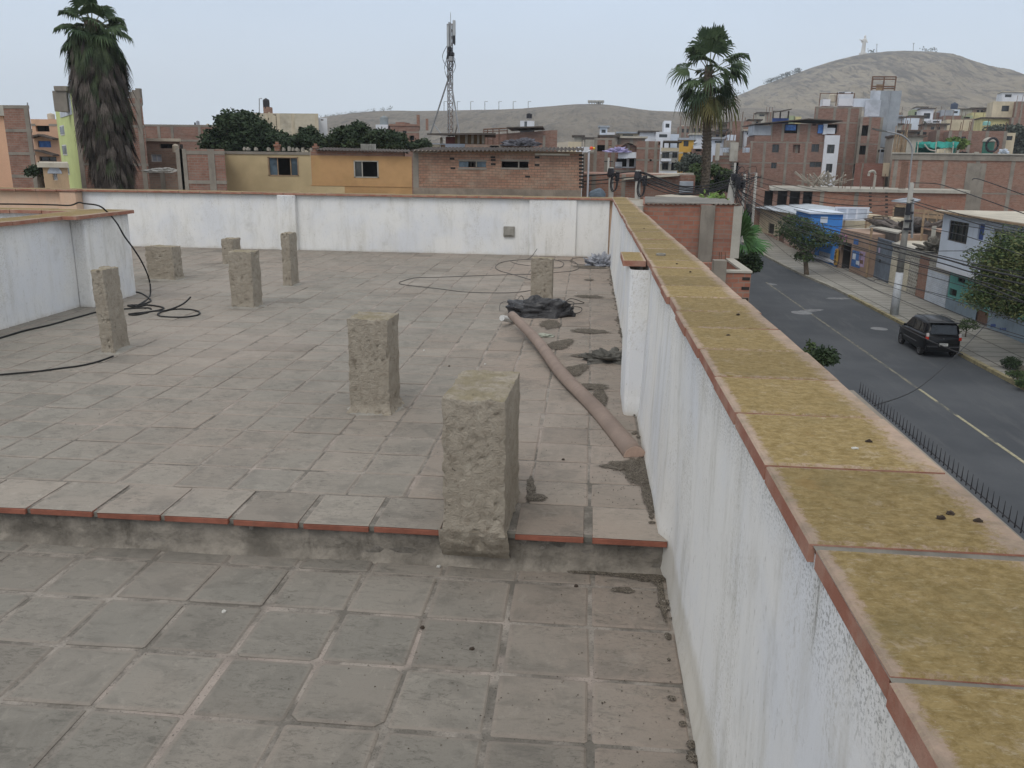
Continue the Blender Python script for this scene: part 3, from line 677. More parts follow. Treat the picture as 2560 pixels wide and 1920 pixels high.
mb=MB(); xs=[-2500,-1300,-700]+list(range(-400,441,14))+[560,800,1500,2500]; ys=[-100,-20]+list(range(20,440,10))+[600,1000,1700,2500]
vs=[(x,y,(gz(x,min(y,290)) if y>62 else -7)-.28) for x in xs for y in ys]
n=len(ys); fs=[(i*n+j,(i+1)*n+j,(i+1)*n+j+1,i*n+j+1) for i in range(len(xs)-1) for j in range(n-1)]
mb.add(vs,fs); mb.build('ground',groundmat(),kind='structure',smooth=True)
def ridge(name,pts,Yr,Yf,mat,amp,seed,yback,zf=None,label=None,ns=150,nt=46,pw=1.15):
    # pts: image silhouette points of the crest at distance Yr
    P=[at(DS(*q),Y=Yr) for q in pts]; out=[]
    for i in range(ns+1):
        x=P[0].x+(P[-1].x-P[0].x)*i/ns
        for a,b in zip(P,P[1:]):
            if a.x<=x<=b.x or b is P[-1]: 
                t=(x-a.x)/(b.x-a.x); t=min(1,max(0,t)); z=a.z+(b.z-a.z)*t; break
        out.append((x,z))
    # smooth the crest
    for _ in range(3): out=[out[0]]+[(out[i][0],(out[i-1][1]+2*out[i][1]+out[i+1][1])/4) for i in range(1,ns)]+[out[-1]]
    vs=[];fs=[]
    for i,(x,z) in enumerate(out):
        for j in range(nt+1):
            t=j/nt
            if t<=.72:
                k=t/.72; y=Yf+(Yr-Yf)*k; z0=gz(x*.6,min(Yf,290))-6; zz=z0+(z-z0)*(k**pw*.6+ss(0,1,k)*.4)
                xx=x*(.80+.20*k) 
                zz+=amp*(mn.fractal(Vector((xx*.012+seed,y*.007,0)),1,2.1,5))*k*(1-k)*3
                zz+=amp*.25*mn.fractal(Vector((xx*.05,y*.02,seed)),1,2.1,4)*(1-k)*k*3+ (amp*.03*mn.noise(Vector((xx*.09,1,seed))) if k>.9 else 0)
            else:
                k=(t-.72)/.28; y=Yr+(yback-Yr)*k; zz=z*(1-ss(0,1,k))-20*k; xx=x
            vs.append((xx,y,zz))
    n=nt+1; fs=[(i*n+j,(i+1)*n+j,(i+1)*n+j+1,i*n+j+1) for i in range(ns) for j in range(nt)]
    return MB().add(vs,fs).build(name,mat,kind='structure',smooth=True)
M_h1=hillmat('hill_sand',(.225,.195,.155),(.10,.09,.078),(60,140),1.6)
M_h2=hillmat('hill_rock',(.27,.232,.175),(.075,.069,.063),(40,260),1.)
ridge('hill',[(-900,300),(-300,285),(300,275),(600,268),(690,259),(720,250),(760,244),(800,240),(850,238),(900,240),(1000,238),(1100,236),(1150,233),(1200,228),(1250,224),(1300,222.5),(1350,231),(1400,239),(1450,242),(1510,240),(1600,246),(1800,252),(2400,262)],620,235,M_h1,6,3.,900)
ridge('hill',[(1200,330),(1450,262),(1560,236),(1620,232),(1700,235),(1760,238),(1830,246),(1900,262),(2000,285),(2200,300)],700,330,M_h1,5,9.,950,ns=110)
M_ridge2=M_h2
big=[(1330,300),(1450,262),(1520,236),(1580,212),(1640,186),(1700,164),(1740,150),(1800,131),(1850,119),(1900,112.5),(1960,109),(2030,112),(2080,124),(2130,143),(2170,162),(2212,185),(2300,215),(2500,262),(2800,330)]
ridge('hill',big,1000,430,M_h2,17,5.,1700,ns=210,nt=70)
# ---- street
def asphalt():
    s=NT('asphalt'); v=s.vec('Object'); c=s.mix(s.ramp(s.noise(v,.22,5,.6),.35,.7),(.052,.057,.064),(.076,.081,.088)); c=s.mix(s.math('MULTIPLY',s.ramp(s.noise(s.vec('Object',(1,.15,1)),1.4,5,.7),.5,.75),.5),c,(.105,.108,.11)); c=s.mix(s.math('MULTIPLY',s.ramp(s.noise(v,14,3,.7),.5,.8),.3),c,(.03,.032,.036)); return s.out(c,.85,s.bump(s.noise(v,40,3,.7),.3,.01))
def pavemat():
    s=NT('pavement_slabs'); uv=s.vec('Object',(.55,.55,.55)); b=s.n('ShaderNodeTexBrick'); b.offset=0; s.l(uv,b.inputs['Vector'])
    for k,x in (('Color1',(.235,.225,.20,1)),('Color2',(.285,.275,.245,1)),('Mortar',(.075,.07,.06,1)),('Scale',1.),('Mortar Size',.022),('Brick Width',1.),('Row Height',.55)): b.inputs[k].default_value=x
    v=s.vec('Object'); c=s.mix(s.math('MULTIPLY',s.ramp(s.noise(v,.5,6,.7),.45,.7),.5),b.outputs['Color'],(.14,.13,.11)); c=s.mix(s.math('MULTIPLY',s.ramp(s.noise(s.vec('Object',(1,3,1)),1.2,5,.7,.8),.55,.7),.4),c,(.37,.355,.32)); return s.out(c,.92)
M_asph=asphalt(); M_pave=pavemat()
M_kerb=plain('kerb_concrete',(.30,.285,.24),.9,.3,1,.3,dirt=.6); M_kerby=plain('kerb_yellow',(.30,.26,.15),.9,.4,2,.3,dirt=.7)
K=[(17.45,-12),(17.45,30),(17.47,57),(17.05,65.3),(16.3,75),(15.2,84),(13.4,94),(10.5,105),(6,117),(0,128)]
def curve2(P,n=8): return [Vector((p.x,p.y,0)) for p in smoothpath([(a,b,0) for a,b in P],n)]
KC=curve2(K)
def off(P,d):
    out=[]
    for i,p in enumerate(P):
        t=(P[min(i+1,len(P)-1)]-P[max(i-1,0)]).normalized(); out.append(p+Vector((t.y,-t.x,0))*d)
    return out
def strip(name,P,Q,z,mat,kind='structure',zb=None,zf=lambda p:0):
    vs=[];n=len(P)
    for p,q in zip(P,Q): vs+= [(p.x,p.y,z+zf(p)),(q.x,q.y,z+zf(q))]
    fs=[(2*i,2*i+1,2*i+3,2*i+2) for i in range(n-1)]
    if zb is not None:
        vs+=[(p.x,p.y,zb+zf(p)) for p in P]; fs+=[(2*i,2*i+2,2*n+i+1,2*n+i) for i in range(n-1)]
    o=MB().add(vs,fs).build(name,mat,kind=kind); return o
rise=lambda p: max(0,gz(p.x,p.y)+7) if p.y>62 else 0
strip('road',off(KC,-8.4),off(KC,.02),-7.,M_asph,zf=rise)
strip('pavement',off(KC,.20),off(KC,6.5),-6.86,M_pave,zf=rise)
strip('pavement',off(KC,-12.6),off(KC,-8.55),-6.86,M_pave,zf=rise)
def kerb(nm,a,b,i0,i1,mat,d0,d1):
    P=off(KC,d0)[i0:i1]; Q=off(KC,d1)[i0:i1]; strip(nm,P,Q,-6.85,mat,zb=-7.05,zf=rise)
kerb('kerb',0,0,0,17,M_kerby,.0,.21); kerb('kerb',0,0,16,len(KC),M_kerb,.0,.21); 
P=off(KC,-8.54);Q=off(KC,-8.36); vs=[]
strip('kerb',Q[::-1],P[::-1],-6.85,M_kerb,zb=-7.05,zf=rise)
# worn lane line, dashes and utility covers
def markmat():
    s=NT('worn_yellow_line'); v=s.vec('Object'); m=s.ramp(s.noise(s.vec('Object',(6,1.2,1)),1.6,5,.75),.42,.60); c=s.mix(m,(.19,.175,.13),(.07,.075,.08)); return s.out(c,.85)
strip('lane_marking',[Vector((13.24,y,0)) for y in range(4,64)],[Vector((13.37,y,0)) for y in range(4,64)],-6.996,markmat())
M_mk=plain('yellow_dash',(.36,.33,.22),.85,.3,6,0,dirt=.4)
for y0,y1 in ((31.4,33.1),(27.2,29.6),(21.,26.6)):
    strip('lane_marking',[Vector((13.26,y0,0)),Vector((13.26,y1,0))],[Vector((13.37,y0,0)),Vector((13.37,y1,0))],-6.992,M_mk)
M_cover=plain('worn_cover',(.21,.215,.22),.8,.3,4,.2,dirt=.3)
for q,r_,lab in ((Z8(180,988),.38,'round manhole cover in the road left of the parked black car'),(Z7(890,1580),.55,'pale round manhole cover further up the road with a white smear')):
    c=at(q,Z=-7); o=MB().lathe((c.x,c.y,-6.998),[(r_+.06,0),(r_+.05,.010),(r_,.010),(r_*.98,.006),(r_*.4,.008)],28).build('manhole_cover',M_cover); tag(o,lab,'manhole cover')
c=at(Z7(960,1570),Z=-7)
M_smear=plain('road_patch_white',(.19,.195,.20),.9,.5,3,0,dirt=.5)
mb=MB(); drift(mb,(c.x+.35,c.y+.5,-7),.9,.35,5.5,.006,.6,40,.002); c=at(Z7(1280,1425),Z=-7); drift(mb,(c.x,c.y,-7),.8,.35,7.5,.006,.3,40,.002); drift(mb,(c.x-3,c.y+6,-7),.3,.5,9.5,.006,.3,40,.002)
mb.build('road_patches',M_smear,kind='structure')
c=at(Z8(1420,1420),Z=-6.86); mb=MB(); drift(mb,(c.x+1.0,c.y-3.,-6.86),1.1,4.2,12.,.006,0,60,.03)
tag(mb.build('soil',M_dirt,kind='stuff'),'bare soil strip beside the far kerb','soil')
# ================================================================ buildings
B1=brickmat('brick_red',(.25,.11,.075),(.31,.165,.12),(.24,.205,.165))
B2=brickmat('brick_far',(.225,.11,.08),(.285,.155,.12),(.235,.195,.16),grime=.4)
B3=brickmat('brick_orange',(.29,.115,.07),(.33,.15,.10),(.25,.20,.16),bw=.26,rh=.115,ms=.016,grime=.35)
B4=brickmat('brick_rough',(.31,.165,.11),(.38,.225,.155),(.15,.12,.095),bw=.30,rh=.13,ms=.014,grime=.35,pale=.35)
B5=brickmat('brick_dusty',(.25,.165,.125),(.31,.215,.165),(.26,.225,.19),grime=.5)
B6=brickmat('brick_cream',(.55,.50,.38),(.60,.55,.43),(.40,.36,.28),grime=.4)
B7=brickmat('brick_white',(.50,.56,.64),(.56,.61,.67),(.40,.42,.44),grime=.3)
CO=plain('concrete_frame',(.255,.23,.195),.95,.25,.8,.2,dirt=.45)
CO2=plain('concrete_pale',(.40,.38,.33),.95,.2,.8,.2,dirt=.35)
CR=plain('render_cream',(.56,.49,.36),.93,.2,.5,.15,dirt=.35)
YE=plain('paint_yellow',(.52,.415,.245),.93,.16,.45,.1,dirt=.28,dcol=(.33,.25,.14))
OR=plain('paint_orange',(.47,.285,.135),.93,.22,.5,.1,dirt=.4,dcol=(.46,.33,.13))
WH=plain('paint_white',(.66,.68,.72),.9,.1,.6,.1,dirt=.22,dcol=(.32,.30,.27))
LB=plain('paint_pale_blue',(.60,.66,.74),.9,.1,.6,.1,dirt=.2,dcol=(.34,.35,.37))
LI=plain('paint_lime',(.55,.62,.27),.9,.12,.6,.1,dirt=.2,dcol=(.35,.38,.2))
TE=plain('paint_teal',(.14,.38,.34),.9,.15,.6,.1,dirt=.25)
PE=plain('paint_peach_wall',(.58,.36,.24),.9,.15,.6,.1,dirt=.3)
MU=plain('paint_mustard',(.60,.36,.08),.9,.12,.6,.1,dirt=.2)
BU=plain('paint_bright_blue',(.06,.24,.62),.7,.12,1.,.1,dirt=.2)
DB=plain('paint_navy',(.05,.09,.26),.7,.12,1.,.1,dirt=.2)
GR=plain('grey_sheet',(.33,.36,.40),.7,.2,1.,.1,dirt=.3)
SV=plain('silver_panel',(.50,.54,.60),.45,.3,.7,.1,dirt=.3,dcol=(.30,.34,.38))
DR=plain('dark_roof',(.10,.085,.075),.95,.3,1.5,.2,dirt=.4)
PR=plain('pale_roof',(.50,.46,.38),.95,.2,.7,.2,dirt=.35)
WD=plain('weathered_wood',(.33,.235,.15),.95,.3,2,.2,dirt=.4)
RS=plain('rusty_steel',(.17,.10,.07),.85,.3,5,.1,dirt=.3)
ST=plain('galvanised_steel',(.30,.31,.32),.55,.2,4,.1,dirt=.3)
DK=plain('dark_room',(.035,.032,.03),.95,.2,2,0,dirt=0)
BK=plain('black_tank',(.025,.025,.03),.5,.2,2,0,dirt=.1)
TK=plain('tank_cream',(.50,.45,.36),.8,.1,2,0,dirt=.2)
FW=plain('frame_white',(.60,.60,.58),.7,.1,3,0,dirt=.2); FD=plain('frame_dark',(.09,.08,.07),.7,.1,3,0,dirt=.1)
def glass(name,c,r=.12):
    s=NT(name); s.b.inputs['Specular IOR Level'].default_value=.5; v=s.vec('Object'); return s.out(s.mix(s.ramp(s.noise(v,1.2,3,.6),.4,.6),c,tuple(x*.5 for x in c)),r)
GL=glass('window_glass',(.03,.035,.04)); GB=glass('blue_glass',(.10,.15,.19),.25); CU=plain('curtain',(.42,.46,.52),.9,.3,3,.3,dirt=.1)
BC=plain('blue_cloth',(.07,.17,.42),.9,.4,3,.3,dirt=.1)
class Fa:
    def __init__(s,p,q):
        s.p=Vector((*p,0)); s.e=(Vector((*q,0))-s.p).normalized(); s.n=Vector((-s.e.y,s.e.x,0))
        if s.n.dot(s.p)<0 : s.n=-s.n
        s.sk=0.
    def dn(s): return s.n+s.e*s.sk
    def hit(s,q):
        d=ray(*q); t=(s.p-CAM).dot(s.n)/d.dot(s.n); return CAM+d*t
    def sz(s,q): h=s.hit(q); return (h-s.p).dot(s.e),h.z
    def pt(s,a,z,d=0): return s.p+s.e*a+(s.n if d<1.3 else s.dn())*d+Vector((0,0,z))
def FY(Y): return Fa((0,Y),(1,Y))
def ob(F,mb,s0,s1,d0,d1,z0,z1): return mb.obox(F.pt(s0,z0,d0),F.e,F.n if d1<1.3 else F.dn(),s1-s0,d1-d0,z1-z0)
def wallmesh(F,s0,s1,zb,z0,z1,depth,holes,rev=.18):
    mb=MB(); S=sorted({s0,s1,*[h[0] for h in holes],*[h[1] for h in holes]}); Z=sorted({zb,z0,*[h[2] for h in holes],*[h[3] for h in holes]})
    S=[x for x in S if s0<=x<=s1]; Z=[z for z in Z if zb<=z<=z0]
    zt=lambda s,z: z if z<z0-1e-6 else z0+(z1-z0)*(s-s0)/(s1-s0)
    for a,b in zip(S,S[1:]):
        for c,d in zip(Z,Z[1:]):
            ms,mz=(a+b)/2,(c+d)/2
            if any(h[0]<ms<h[1] and h[2]<mz<h[3] for h in holes): continue
            mb.quad(F.pt(a,zt(a,c)),F.pt(b,zt(b,c)),F.pt(b,zt(b,d)),F.pt(a,zt(a,d)))
    for a,b,c,d in holes:
        for p,q in (((a,c),(b,c)),((b,c),(b,d)),((b,d),(a,d)),((a,d),(a,c))): mb.quad(F.pt(*p),F.pt(*p,rev),F.pt(*q,rev),F.pt(*q))
    mb.quad(F.pt(s0,zb),F.pt(s0,z0),F.pt(s0,z0,depth),F.pt(s0,zb,depth)); mb.quad(F.pt(s1,zb),F.pt(s1,zb,depth),F.pt(s1,z1,depth),F.pt(s1,z1))
    mb.quad(F.pt(s0,zb,depth),F.pt(s0,z0,depth),F.pt(s1,z1,depth),F.pt(s1,zb,depth)); mb.quad(F.pt(s0,z0),F.pt(s1,z1),F.pt(s1,z1,depth),F.pt(s0,z0,depth))
    return mb
def window(F,root,h,kind,fmat=None):
    a,b,c,d=h; w=b-a; hh=d-c; t=min(.06,w*.08)
    if kind in 'wbcxv':
        fm={'w':FW,'b':FW,'c':FW,'x':FD,'v':FD}[kind]; mb=MB()
        ob(F,mb,a,b,.06,.11,c,c+t);ob(F,mb,a,b,.06,.11,d-t,d);ob(F,mb,a,a+t,.06,.11,c+t,d-t);ob(F,mb,b-t,b,.06,.11,c+t,d-t)
        k=1 if w<1.6 else 2
        for i in range(k): m=a+w*(i+1)/(k+1); ob(F,mb,m-t*.4,m+t*.4,.065,.105,c+t,d-t)
        fr=mb.build('window',fmat or fm,root)
        m2=MB(); m2.quad(F.pt(a,c,.13),F.pt(b,c,.13),F.pt(b,d,.13),F.pt(a,d,.13)); m2.build('pane',{'w':GL,'b':GB,'c':CU,'x':GL,'v':GB}[kind],fr)
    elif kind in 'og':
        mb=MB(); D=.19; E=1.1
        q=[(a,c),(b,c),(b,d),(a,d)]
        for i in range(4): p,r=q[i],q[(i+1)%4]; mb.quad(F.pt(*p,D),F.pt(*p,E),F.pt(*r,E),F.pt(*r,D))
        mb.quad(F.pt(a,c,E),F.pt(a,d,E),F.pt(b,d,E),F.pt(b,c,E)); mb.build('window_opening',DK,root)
        if kind=='g':
            m2=MB(); n=max(2,int(w/.14))
            for i in range(1,n): x=a+w*i/n; ob(F,m2,x-.012,x+.012,.04,.06,c,d)
            m2.build('window_bars',FD,root)
    else:
        mt={'k':WD,'K':RS,'B':BU,'G':GR,'D':DB,'T':TE,'W':WH,'C':BC}[kind]
        mb=MB(); ob(F,mb,a+.02,b-.02,.08,.13,c,d-.02); ob(F,mb,a+w*.12,b-w*.12,.065,.08,c+hh*.08,c+hh*.45); ob(F,mb,a+w*.12,b-w*.12,.065,.08,c+hh*.53,c+hh*.93)
        mb.build('door' if kind!='C' else 'window_cloth',mt,root)
def house(label,F,a,b,depth,mat,wins=(),cols=(),beams=(),zb=-7.4,name='house',cat='house',group=None,cw=.22,slab=None,roof=None,sill=None,top=None,frame=None,topy=None):
    s0,z0=F.sz(a);s1,z1=F.sz(b)
    if abs(z0-z1)<.9 and not topy: z0=z1=(z0+z1)/2
    cc=F.pt((s0+s1)/2,0); F.sk=0.
    if abs(F.e.y)<1e-6: F.sk=F.pt(s0,0).x/cc.y*1.01 if F.pt(s0,0).x>0 else F.pt(s1,0).x/cc.y*1.01 if F.pt(s1,0).x<0 else 0.
    cw=min(cw,.16+.32*cw)
    base=F.pt((s0+s1)/2,zb,depth/2)
    t=thing(name,label,cat,tuple(base),group); frame=frame or CO
    holes=[]
    for w in wins:
        x0,y1=F.sz(w[0]);x1,y0=F.sz(w[1]); 
        if x1<x0: x0,x1=x1,x0
        if y1<y0: y0,y1=y1,y0
        x0=max(x0,s0+.05);x1=min(x1,s1-.05);y1=min(y1,min(z0,z1)-.05)
        if x1-x0>.1 and y1-y0>.1: holes.append((x0,x1,max(y0,zb+.05),y1,w[2]))
    wallmesh(F,s0,s1,zb,z0,z1,depth,[h[:4] for h in holes]).build('wall',mat,t)
    for h in holes: window(F,t,h[:4],h[4])
    for u in cols:
        q=u if isinstance(u,tuple) else (u,a[1]); x=F.sz(q)[0]; ww=cw
        x=min(max(x,s0+cw/2),s1-cw/2)
        if any(h[0]-.02<x+cw/2 and h[1]+.02>x-cw/2 for h in holes): pass
        zt=min(z0,z1)
        mb=MB(); ob(F,mb,x-cw/2,x+cw/2,-.028,.05,zb,zt); mb.build('column',frame,t)
    for v in beams:
        q=v if isinstance(v,tuple) else (a[0],v); z=F.sz(q)[1]
        mb=MB(); segs=[(s0,s1)]
        for h in holes:
            if h[2]<z+.15 and h[3]>z-.15:
                segs=[g for p,q2 in segs for g in ((p,min(q2,h[0])),(max(p,h[1]),q2)) if g[1]-g[0]>.02]
        for p,q2 in segs: mb=MB(); ob(F,mb,p,q2,-.022,.05,z-.075,z+.075); mb.build('beam',frame,t)
    if slab:
        mb=MB(); ov=slab if isinstance(slab,(int,float)) else .15; zt=max(z0,z1)
        ob(F,mb,s0-ov,s1+ov,-ov,depth+ov,zt+.003,zt+.2); mb.build('roof',roof or CO,t)
    elif roof:
        mb=MB(); mb.add([F.pt(s0-.1,z0+.05,-.12),F.pt(s1+.1,z1+.05,-.12),F.pt(s1+.1,z1+.05,depth),F.pt(s0-.1,z0+.05,depth),F.pt(s0-.1,z0+.11,-.12),F.pt(s1+.1,z1+.11,-.12),F.pt(s1+.1,z1+.11,depth),F.pt(s0-.1,z0+.11,depth)],[(3,2,1,0),(4,5,6,7),(0,1,5,4),(1,2,6,5),(2,3,7,6),(3,0,4,7)]); mb.build('roof',roof,t)
    t['_s']=(s0,s1,z0,zb)
    return t
def tank(c,r_,h,mat,label,stand=None,dome=.25,group=None,cat='water tank'):
    t=thing('water_tank',label,cat,c,group)
    MB().lathe(c,[(r_*.96,0),(r_,.04*h),(r_,.30*h),(r_*.97,.32*h),(r_,.34*h),(r_,.62*h),(r_*.97,.64*h),(r_,.66*h),(r_*.98,.84*h),(r_*.7,h*(.84+dome*.5)),(r_*.28,h)],18).build('tank_body',mat,t,smooth=False)
    MB().lathe((c[0],c[1],c[2]+h),[(r_*.26,0),(r_*.26,h*.05),(r_*.2,h*.06)],12).build('lid',mat,t)
    return t
def tankpx(q0,q1,Y,mat,label,**k):
    a=at(q0,Y=Y);b=at(q1,Y=Y); return tank(((a.x+b.x)/2,Y+.3,b.z),abs(b.x-a.x)/2,a.z-b.z,mat,label,**k)
def sheet(F,mb,a,b,d0,d1,amp=.05,per=.25,thick=.02,drop=0.):
    s0,z0=F.sz(a);s1,z1=F.sz(b); n=max(4,int((s1-s0)/per*4)); vs=[];fs=[]
    for i in range(n+1):
        t=i/n; s=s0+(s1-s0)*t; z=z0+(z1-z0)*t+amp*math.sin(2*math.pi*(s-s0)/per)
        vs+=[F.pt(s,z,d0),F.pt(s,z-drop,d1),F.pt(s,z-thick,d0),F.pt(s,z-thick-drop,d1)]
    for i in range(n): a_=4*i; fs+=[(a_,a_+4,a_+5,a_+1),(a_+2,a_+3,a_+7,a_+6),(a_,a_+2,a_+6,a_+4)]
    return mb.add(vs,fs)
# ---------------------------------------------------------------- left side
F=FY(16.5); house('peach building edge at the far left beside the peach parapet',F,Z1(-260,858),Z1(24,858),3,PE,slab=.08,roof=CO2,name='building',cat='building')
F=FY(41); h=house('tall blank brick building at the left edge with concrete bands',F,Z1(-420,785),Z1(212,796),2.5,B2,cols=[Z1(205,900)],beams=[Z1(0,790),Z1(0,965),Z1(0,1135),Z1(0,1303)],name='building',cat='building')
MB().tube([at(Z1(205,796),Y=41.3),at(Z1(203,760),Y=41.3)],.03,5).build('antenna',ST,h)
F=FY(58); h=house('peach and brown house with a blue cloth in one window and small gable eaves',F,Z1(225,880),Z1(432,886),9,PE,wins=[(Z1(262,930),Z1(368,975),'o'),(Z1(278,1042),Z1(380,1092),'C'),(Z1(290,1158),Z1(420,1196),'x')],beams=[Z1(0,922)])
for (x0,y0,x1,y1,x2,y2) in ((245,1020,330,1000,432,1030),(250,1110,330,1118,440,1150)):
    mb=MB(); F2=F; p=[F.pt(*F.sz(Z1(x,y)),-.02) for x,y in ((x0,y0),(x1,y1),(x2,y2))]
    for a,b in zip(p,p[1:]): mb.beam(a+Vector((0,-.35,0)),b+Vector((0,-.35,0)),.7,.10)
    mb.build('eave',DR,h)
tankpx(Z1(332,838),Z1(386,882),60,TK,'cream water tank on the peach house roof')
F=FY(36); h=house('small tan house with an arched window right of the tall blank brick building',F,Z1(315,1240),Z1(500,1242),5,plain('paint_tan',(.42,.30,.19),.93,.2,.7,.1,dirt=.4),wins=[(Z1(388,1285),Z1(428,1335),'c')],slab=.15,roof=PR)
mb=MB(); 
cx,cz=F.sz(Z1(408,1285)); mb.add([F.pt(cx+.0,cz,-.02)]+[F.pt(cx+.34*math.cos(math.pi*i/10),cz+.30*math.sin(math.pi*i/10),-.02) for i in range(11)],[(0,i,i+1) for i in range(1,11)]); mb.build('window_arch',CU,h)
# lime green corner building
LIM=Fa((at(Z1(450,1000),Y=52).x,52),(at(Z1(548,1000),Y=46).x,46))
F=FY(46); h=house('tall brick building with a lime green front and bare concrete columns rising from its roof',F,Z1(530,722),Z1(1048,730),10,B2,cols=[Z1(548,900),Z1(1035,900)],beams=[Z1(0,768),Z1(0,925),Z1(0,1205)],name='building',cat='building',cw=.35)
s0,s1,z0,zb=h['_s']
mb=MB(); a=F.pt(s0,zb,0); b=at(Z1(432,1000),Y=53.); e=(b-a); e.z=0; 
zt=at(Z1(500,712),Y=49).z
mb.add([a,Vector((b.x,b.y,zb)),Vector((b.x,b.y,zt)),Vector((a.x,a.y,zt)),Vector((a.x+3,a.y+1,zb)),Vector((a.x+3,a.y+1,zt)),Vector((b.x+3,b.y+1,zt))],[(0,1,2,3),(3,2,6,5)]); mb.build('green_wall',LI,h)
LF=Fa((b.x,b.y),(a.x,a.y))
for y0,y1,k in ((925,1000,0),(1070,1150,0),(1215,1295,0)):
    sa=.18*e.length; sb=.42*e.length; za=at(Z1(470,y0),Y=50).z; zc=at(Z1(470,y1),Y=50).z
    mb=MB(); ob(LF,mb,sa,sb,-.03,.03,zc,za); w_=mb.build('window',FW,h); m2=MB(); ob(LF,m2,sa+.08,sb-.08,-.05,-.03,zc+.08,za-.08); m2.build('pane',GB,w_)
mb=MB(); za=at(Z1(480,712),Y=49).z; zc=at(Z1(480,862),Y=49).z; ob(LF,mb,.30*e.length,.95*e.length,-.04,-.005,zc,za); mb.build('silver_panel',SV,h)
for x,yt in ((975,680),(1003,668),(1031,655)):
    p=at(Z1(x,733),Y=46.6); q=at(Z1(x,yt),Y=46.6); mb=MB(); mb.box(p.x-.12,p.x+.12,46.5,46.75,p.z-.3,q.z); mb.build('column_stub',CO,h)
p=at(Z1(430,648),Y=47); q=at(Z1(520,655),Y=47); MB().box(p.x,q.x,46.6,48.,p.z-.2,p.z+.05).build('roof_slab',CO,h); MB().box(q.x-.9,q.x-.1,46.7,48,p.z-1.3,p.z-.2).build('roof_shed',CO,h)
F=FY(66); h=house('long plain brick building behind the shaggy palm with narrow slit windows',F,Z1(1030,912),Z1(1760,940),10,B2,wins=[(Z1(1180,950),Z1(1270,958),'o'),(Z1(1280,952),Z1(1375,961),'o')],cols=[Z1(1070,1000),Z1(1180,1000),Z1(1278,1000),Z1(1480,1000)],beams=[Z1(0,917),Z1(0,1025)],name='building',cat='building')
tankpx(Z1(1440,893),Z1(1466,925),68,GR,'small grey water tank on the long brick building roof',group='roof tanks far left')
tankpx(Z1(1425,905),Z1(1439,926),69,BK,'tiny dark tank beside the small grey roof tank',group='roof tanks far left')
tankpx(Z1(1515,916),Z1(1540,932),68,TK,'low pale tank near the big dark tree',group='roof tanks far left')
F=FY(52); h=house('low rooftop house with a pale sheet roof behind the shaggy palm',F,Z1(1075,1105),Z1(1330,1110),6,B5,wins=[(Z1(1115,1140),Z1(1200,1200),'c')])
F2=FY(52.5); h2=house('dark rooftop shed with a bent pale sheet roof',FY(57),Z1(1080,1045),Z1(1330,1050),4,B5,wins=[(Z1(1180,1065),Z1(1300,1100),'o')],slab=.2,roof=PR)
tankpx(Z1(1258,1068),Z1(1308,1128),51,TK,'pale square-shouldered tank above the rooftop house')
F=FY(38); h=house('brick wall house with white-draped sheets, low in front of the rooftop house',F,Z1(1100,1270),Z1(1320,1275),5,B5,cols=[Z1(1205,1300)])
M_sheet=plain('white_sheet',(.55,.54,.50),.9,.2,4,.4,dirt=.3)
p=at(Z1(1210,1255),Y=38.3); lump('tarpaulin','white tarpaulin heap on a low brick wall left of the unfinished building','tarpaulin',tuple(p-Vector((0,0,.15))),.9,.4,.22,M_sheet,9,.3,2.)
F=FY(36); h=house('unfinished brick building with thick grey concrete columns left of the yellow building',F,Z1(1300,1105),Z1(1660,1100),6,B2,wins=[(Z1(1412,1116),Z1(1495,1132),'o')],cols=[Z1(1325,1200),Z1(1362,1200),Z1(1568,1200)],beams=[Z1(0,1110),Z1(0,1325)],cw=.42,name='building',cat='building')
# ---------------------------------------------------------------- yellow / orange / brick row
F=FY(42)
h=house('pale yellow building with one wide window behind the far parapet',F,Z2(175,637),Z2(953,650),9,YE,wins=[(Z2(588,665),Z2(852,832),'o')],name='building',cat='building')
s0,s1,z0,zb=h['_s']; mb=MB(); ob(F,mb,s0-.05,s1,-.05,9,z0+.003,z0+.14); mb.build('roof',CO,h)
a,z1=F.sz(Z2(588,665));b,z2_=F.sz(Z2(852,832))
for x0,x1,m_ in ((.0,.28,GB),(.76,1.,GB)):
    mb=MB(); ob(F,mb,a+(b-a)*x0,a+(b-a)*x1,.1,.12,z2_,z1); mb.build('window_pane',m_,h)
mb=MB()
for zz in (z1-.04,z2_): ob(F,mb,a-.03,b+.03,-.02,.1,zz,zz+.05)
ob(F,mb,a-.03,a+.03,-.02,.1,z2_,z1);ob(F,mb,b-.03,b+.03,-.02,.1,z2_,z1); ob(F,mb,a+(b-a)*.28,a+(b-a)*.31,.06,.1,z2_,z1); ob(F,mb,a+(b-a)*.72,a+(b-a)*.75,.06,.1,z2_,z1); mb.build('window_frame',WD,h)
h=house('orange painted building with a dark sliding window',F,Z2(955,652),Z2(1828,660),9,OR,wins=[(Z2(1332,697),Z2(1540,846),'o')],name='building',cat='building')
s0,s1,z0,zb=h['_s']
a,z1=F.sz(Z2(1332,697));b,z2_=F.sz(Z2(1540,846)); mb=MB()
for zz in (z1-.04,z2_): ob(F,mb,a-.03,b+.03,-.02,.08,zz,zz+.05)
ob(F,mb,a-.03,a+.03,-.02,.08,z2_,z1);ob(F,mb,b-.03,b+.03,-.02,.08,z2_,z1);ob(F,mb,a+(b-a)*.30,a+(b-a)*.34,.04,.08,z2_,z1); mb.build('window_frame',CO2,h)
mb=MB(); ob(F,mb,a+.03,a+(b-a)*.30,.09,.1,z2_,z1); mb.build('window_pane',glass('brown_glass',(.05,.05,.045)),h)
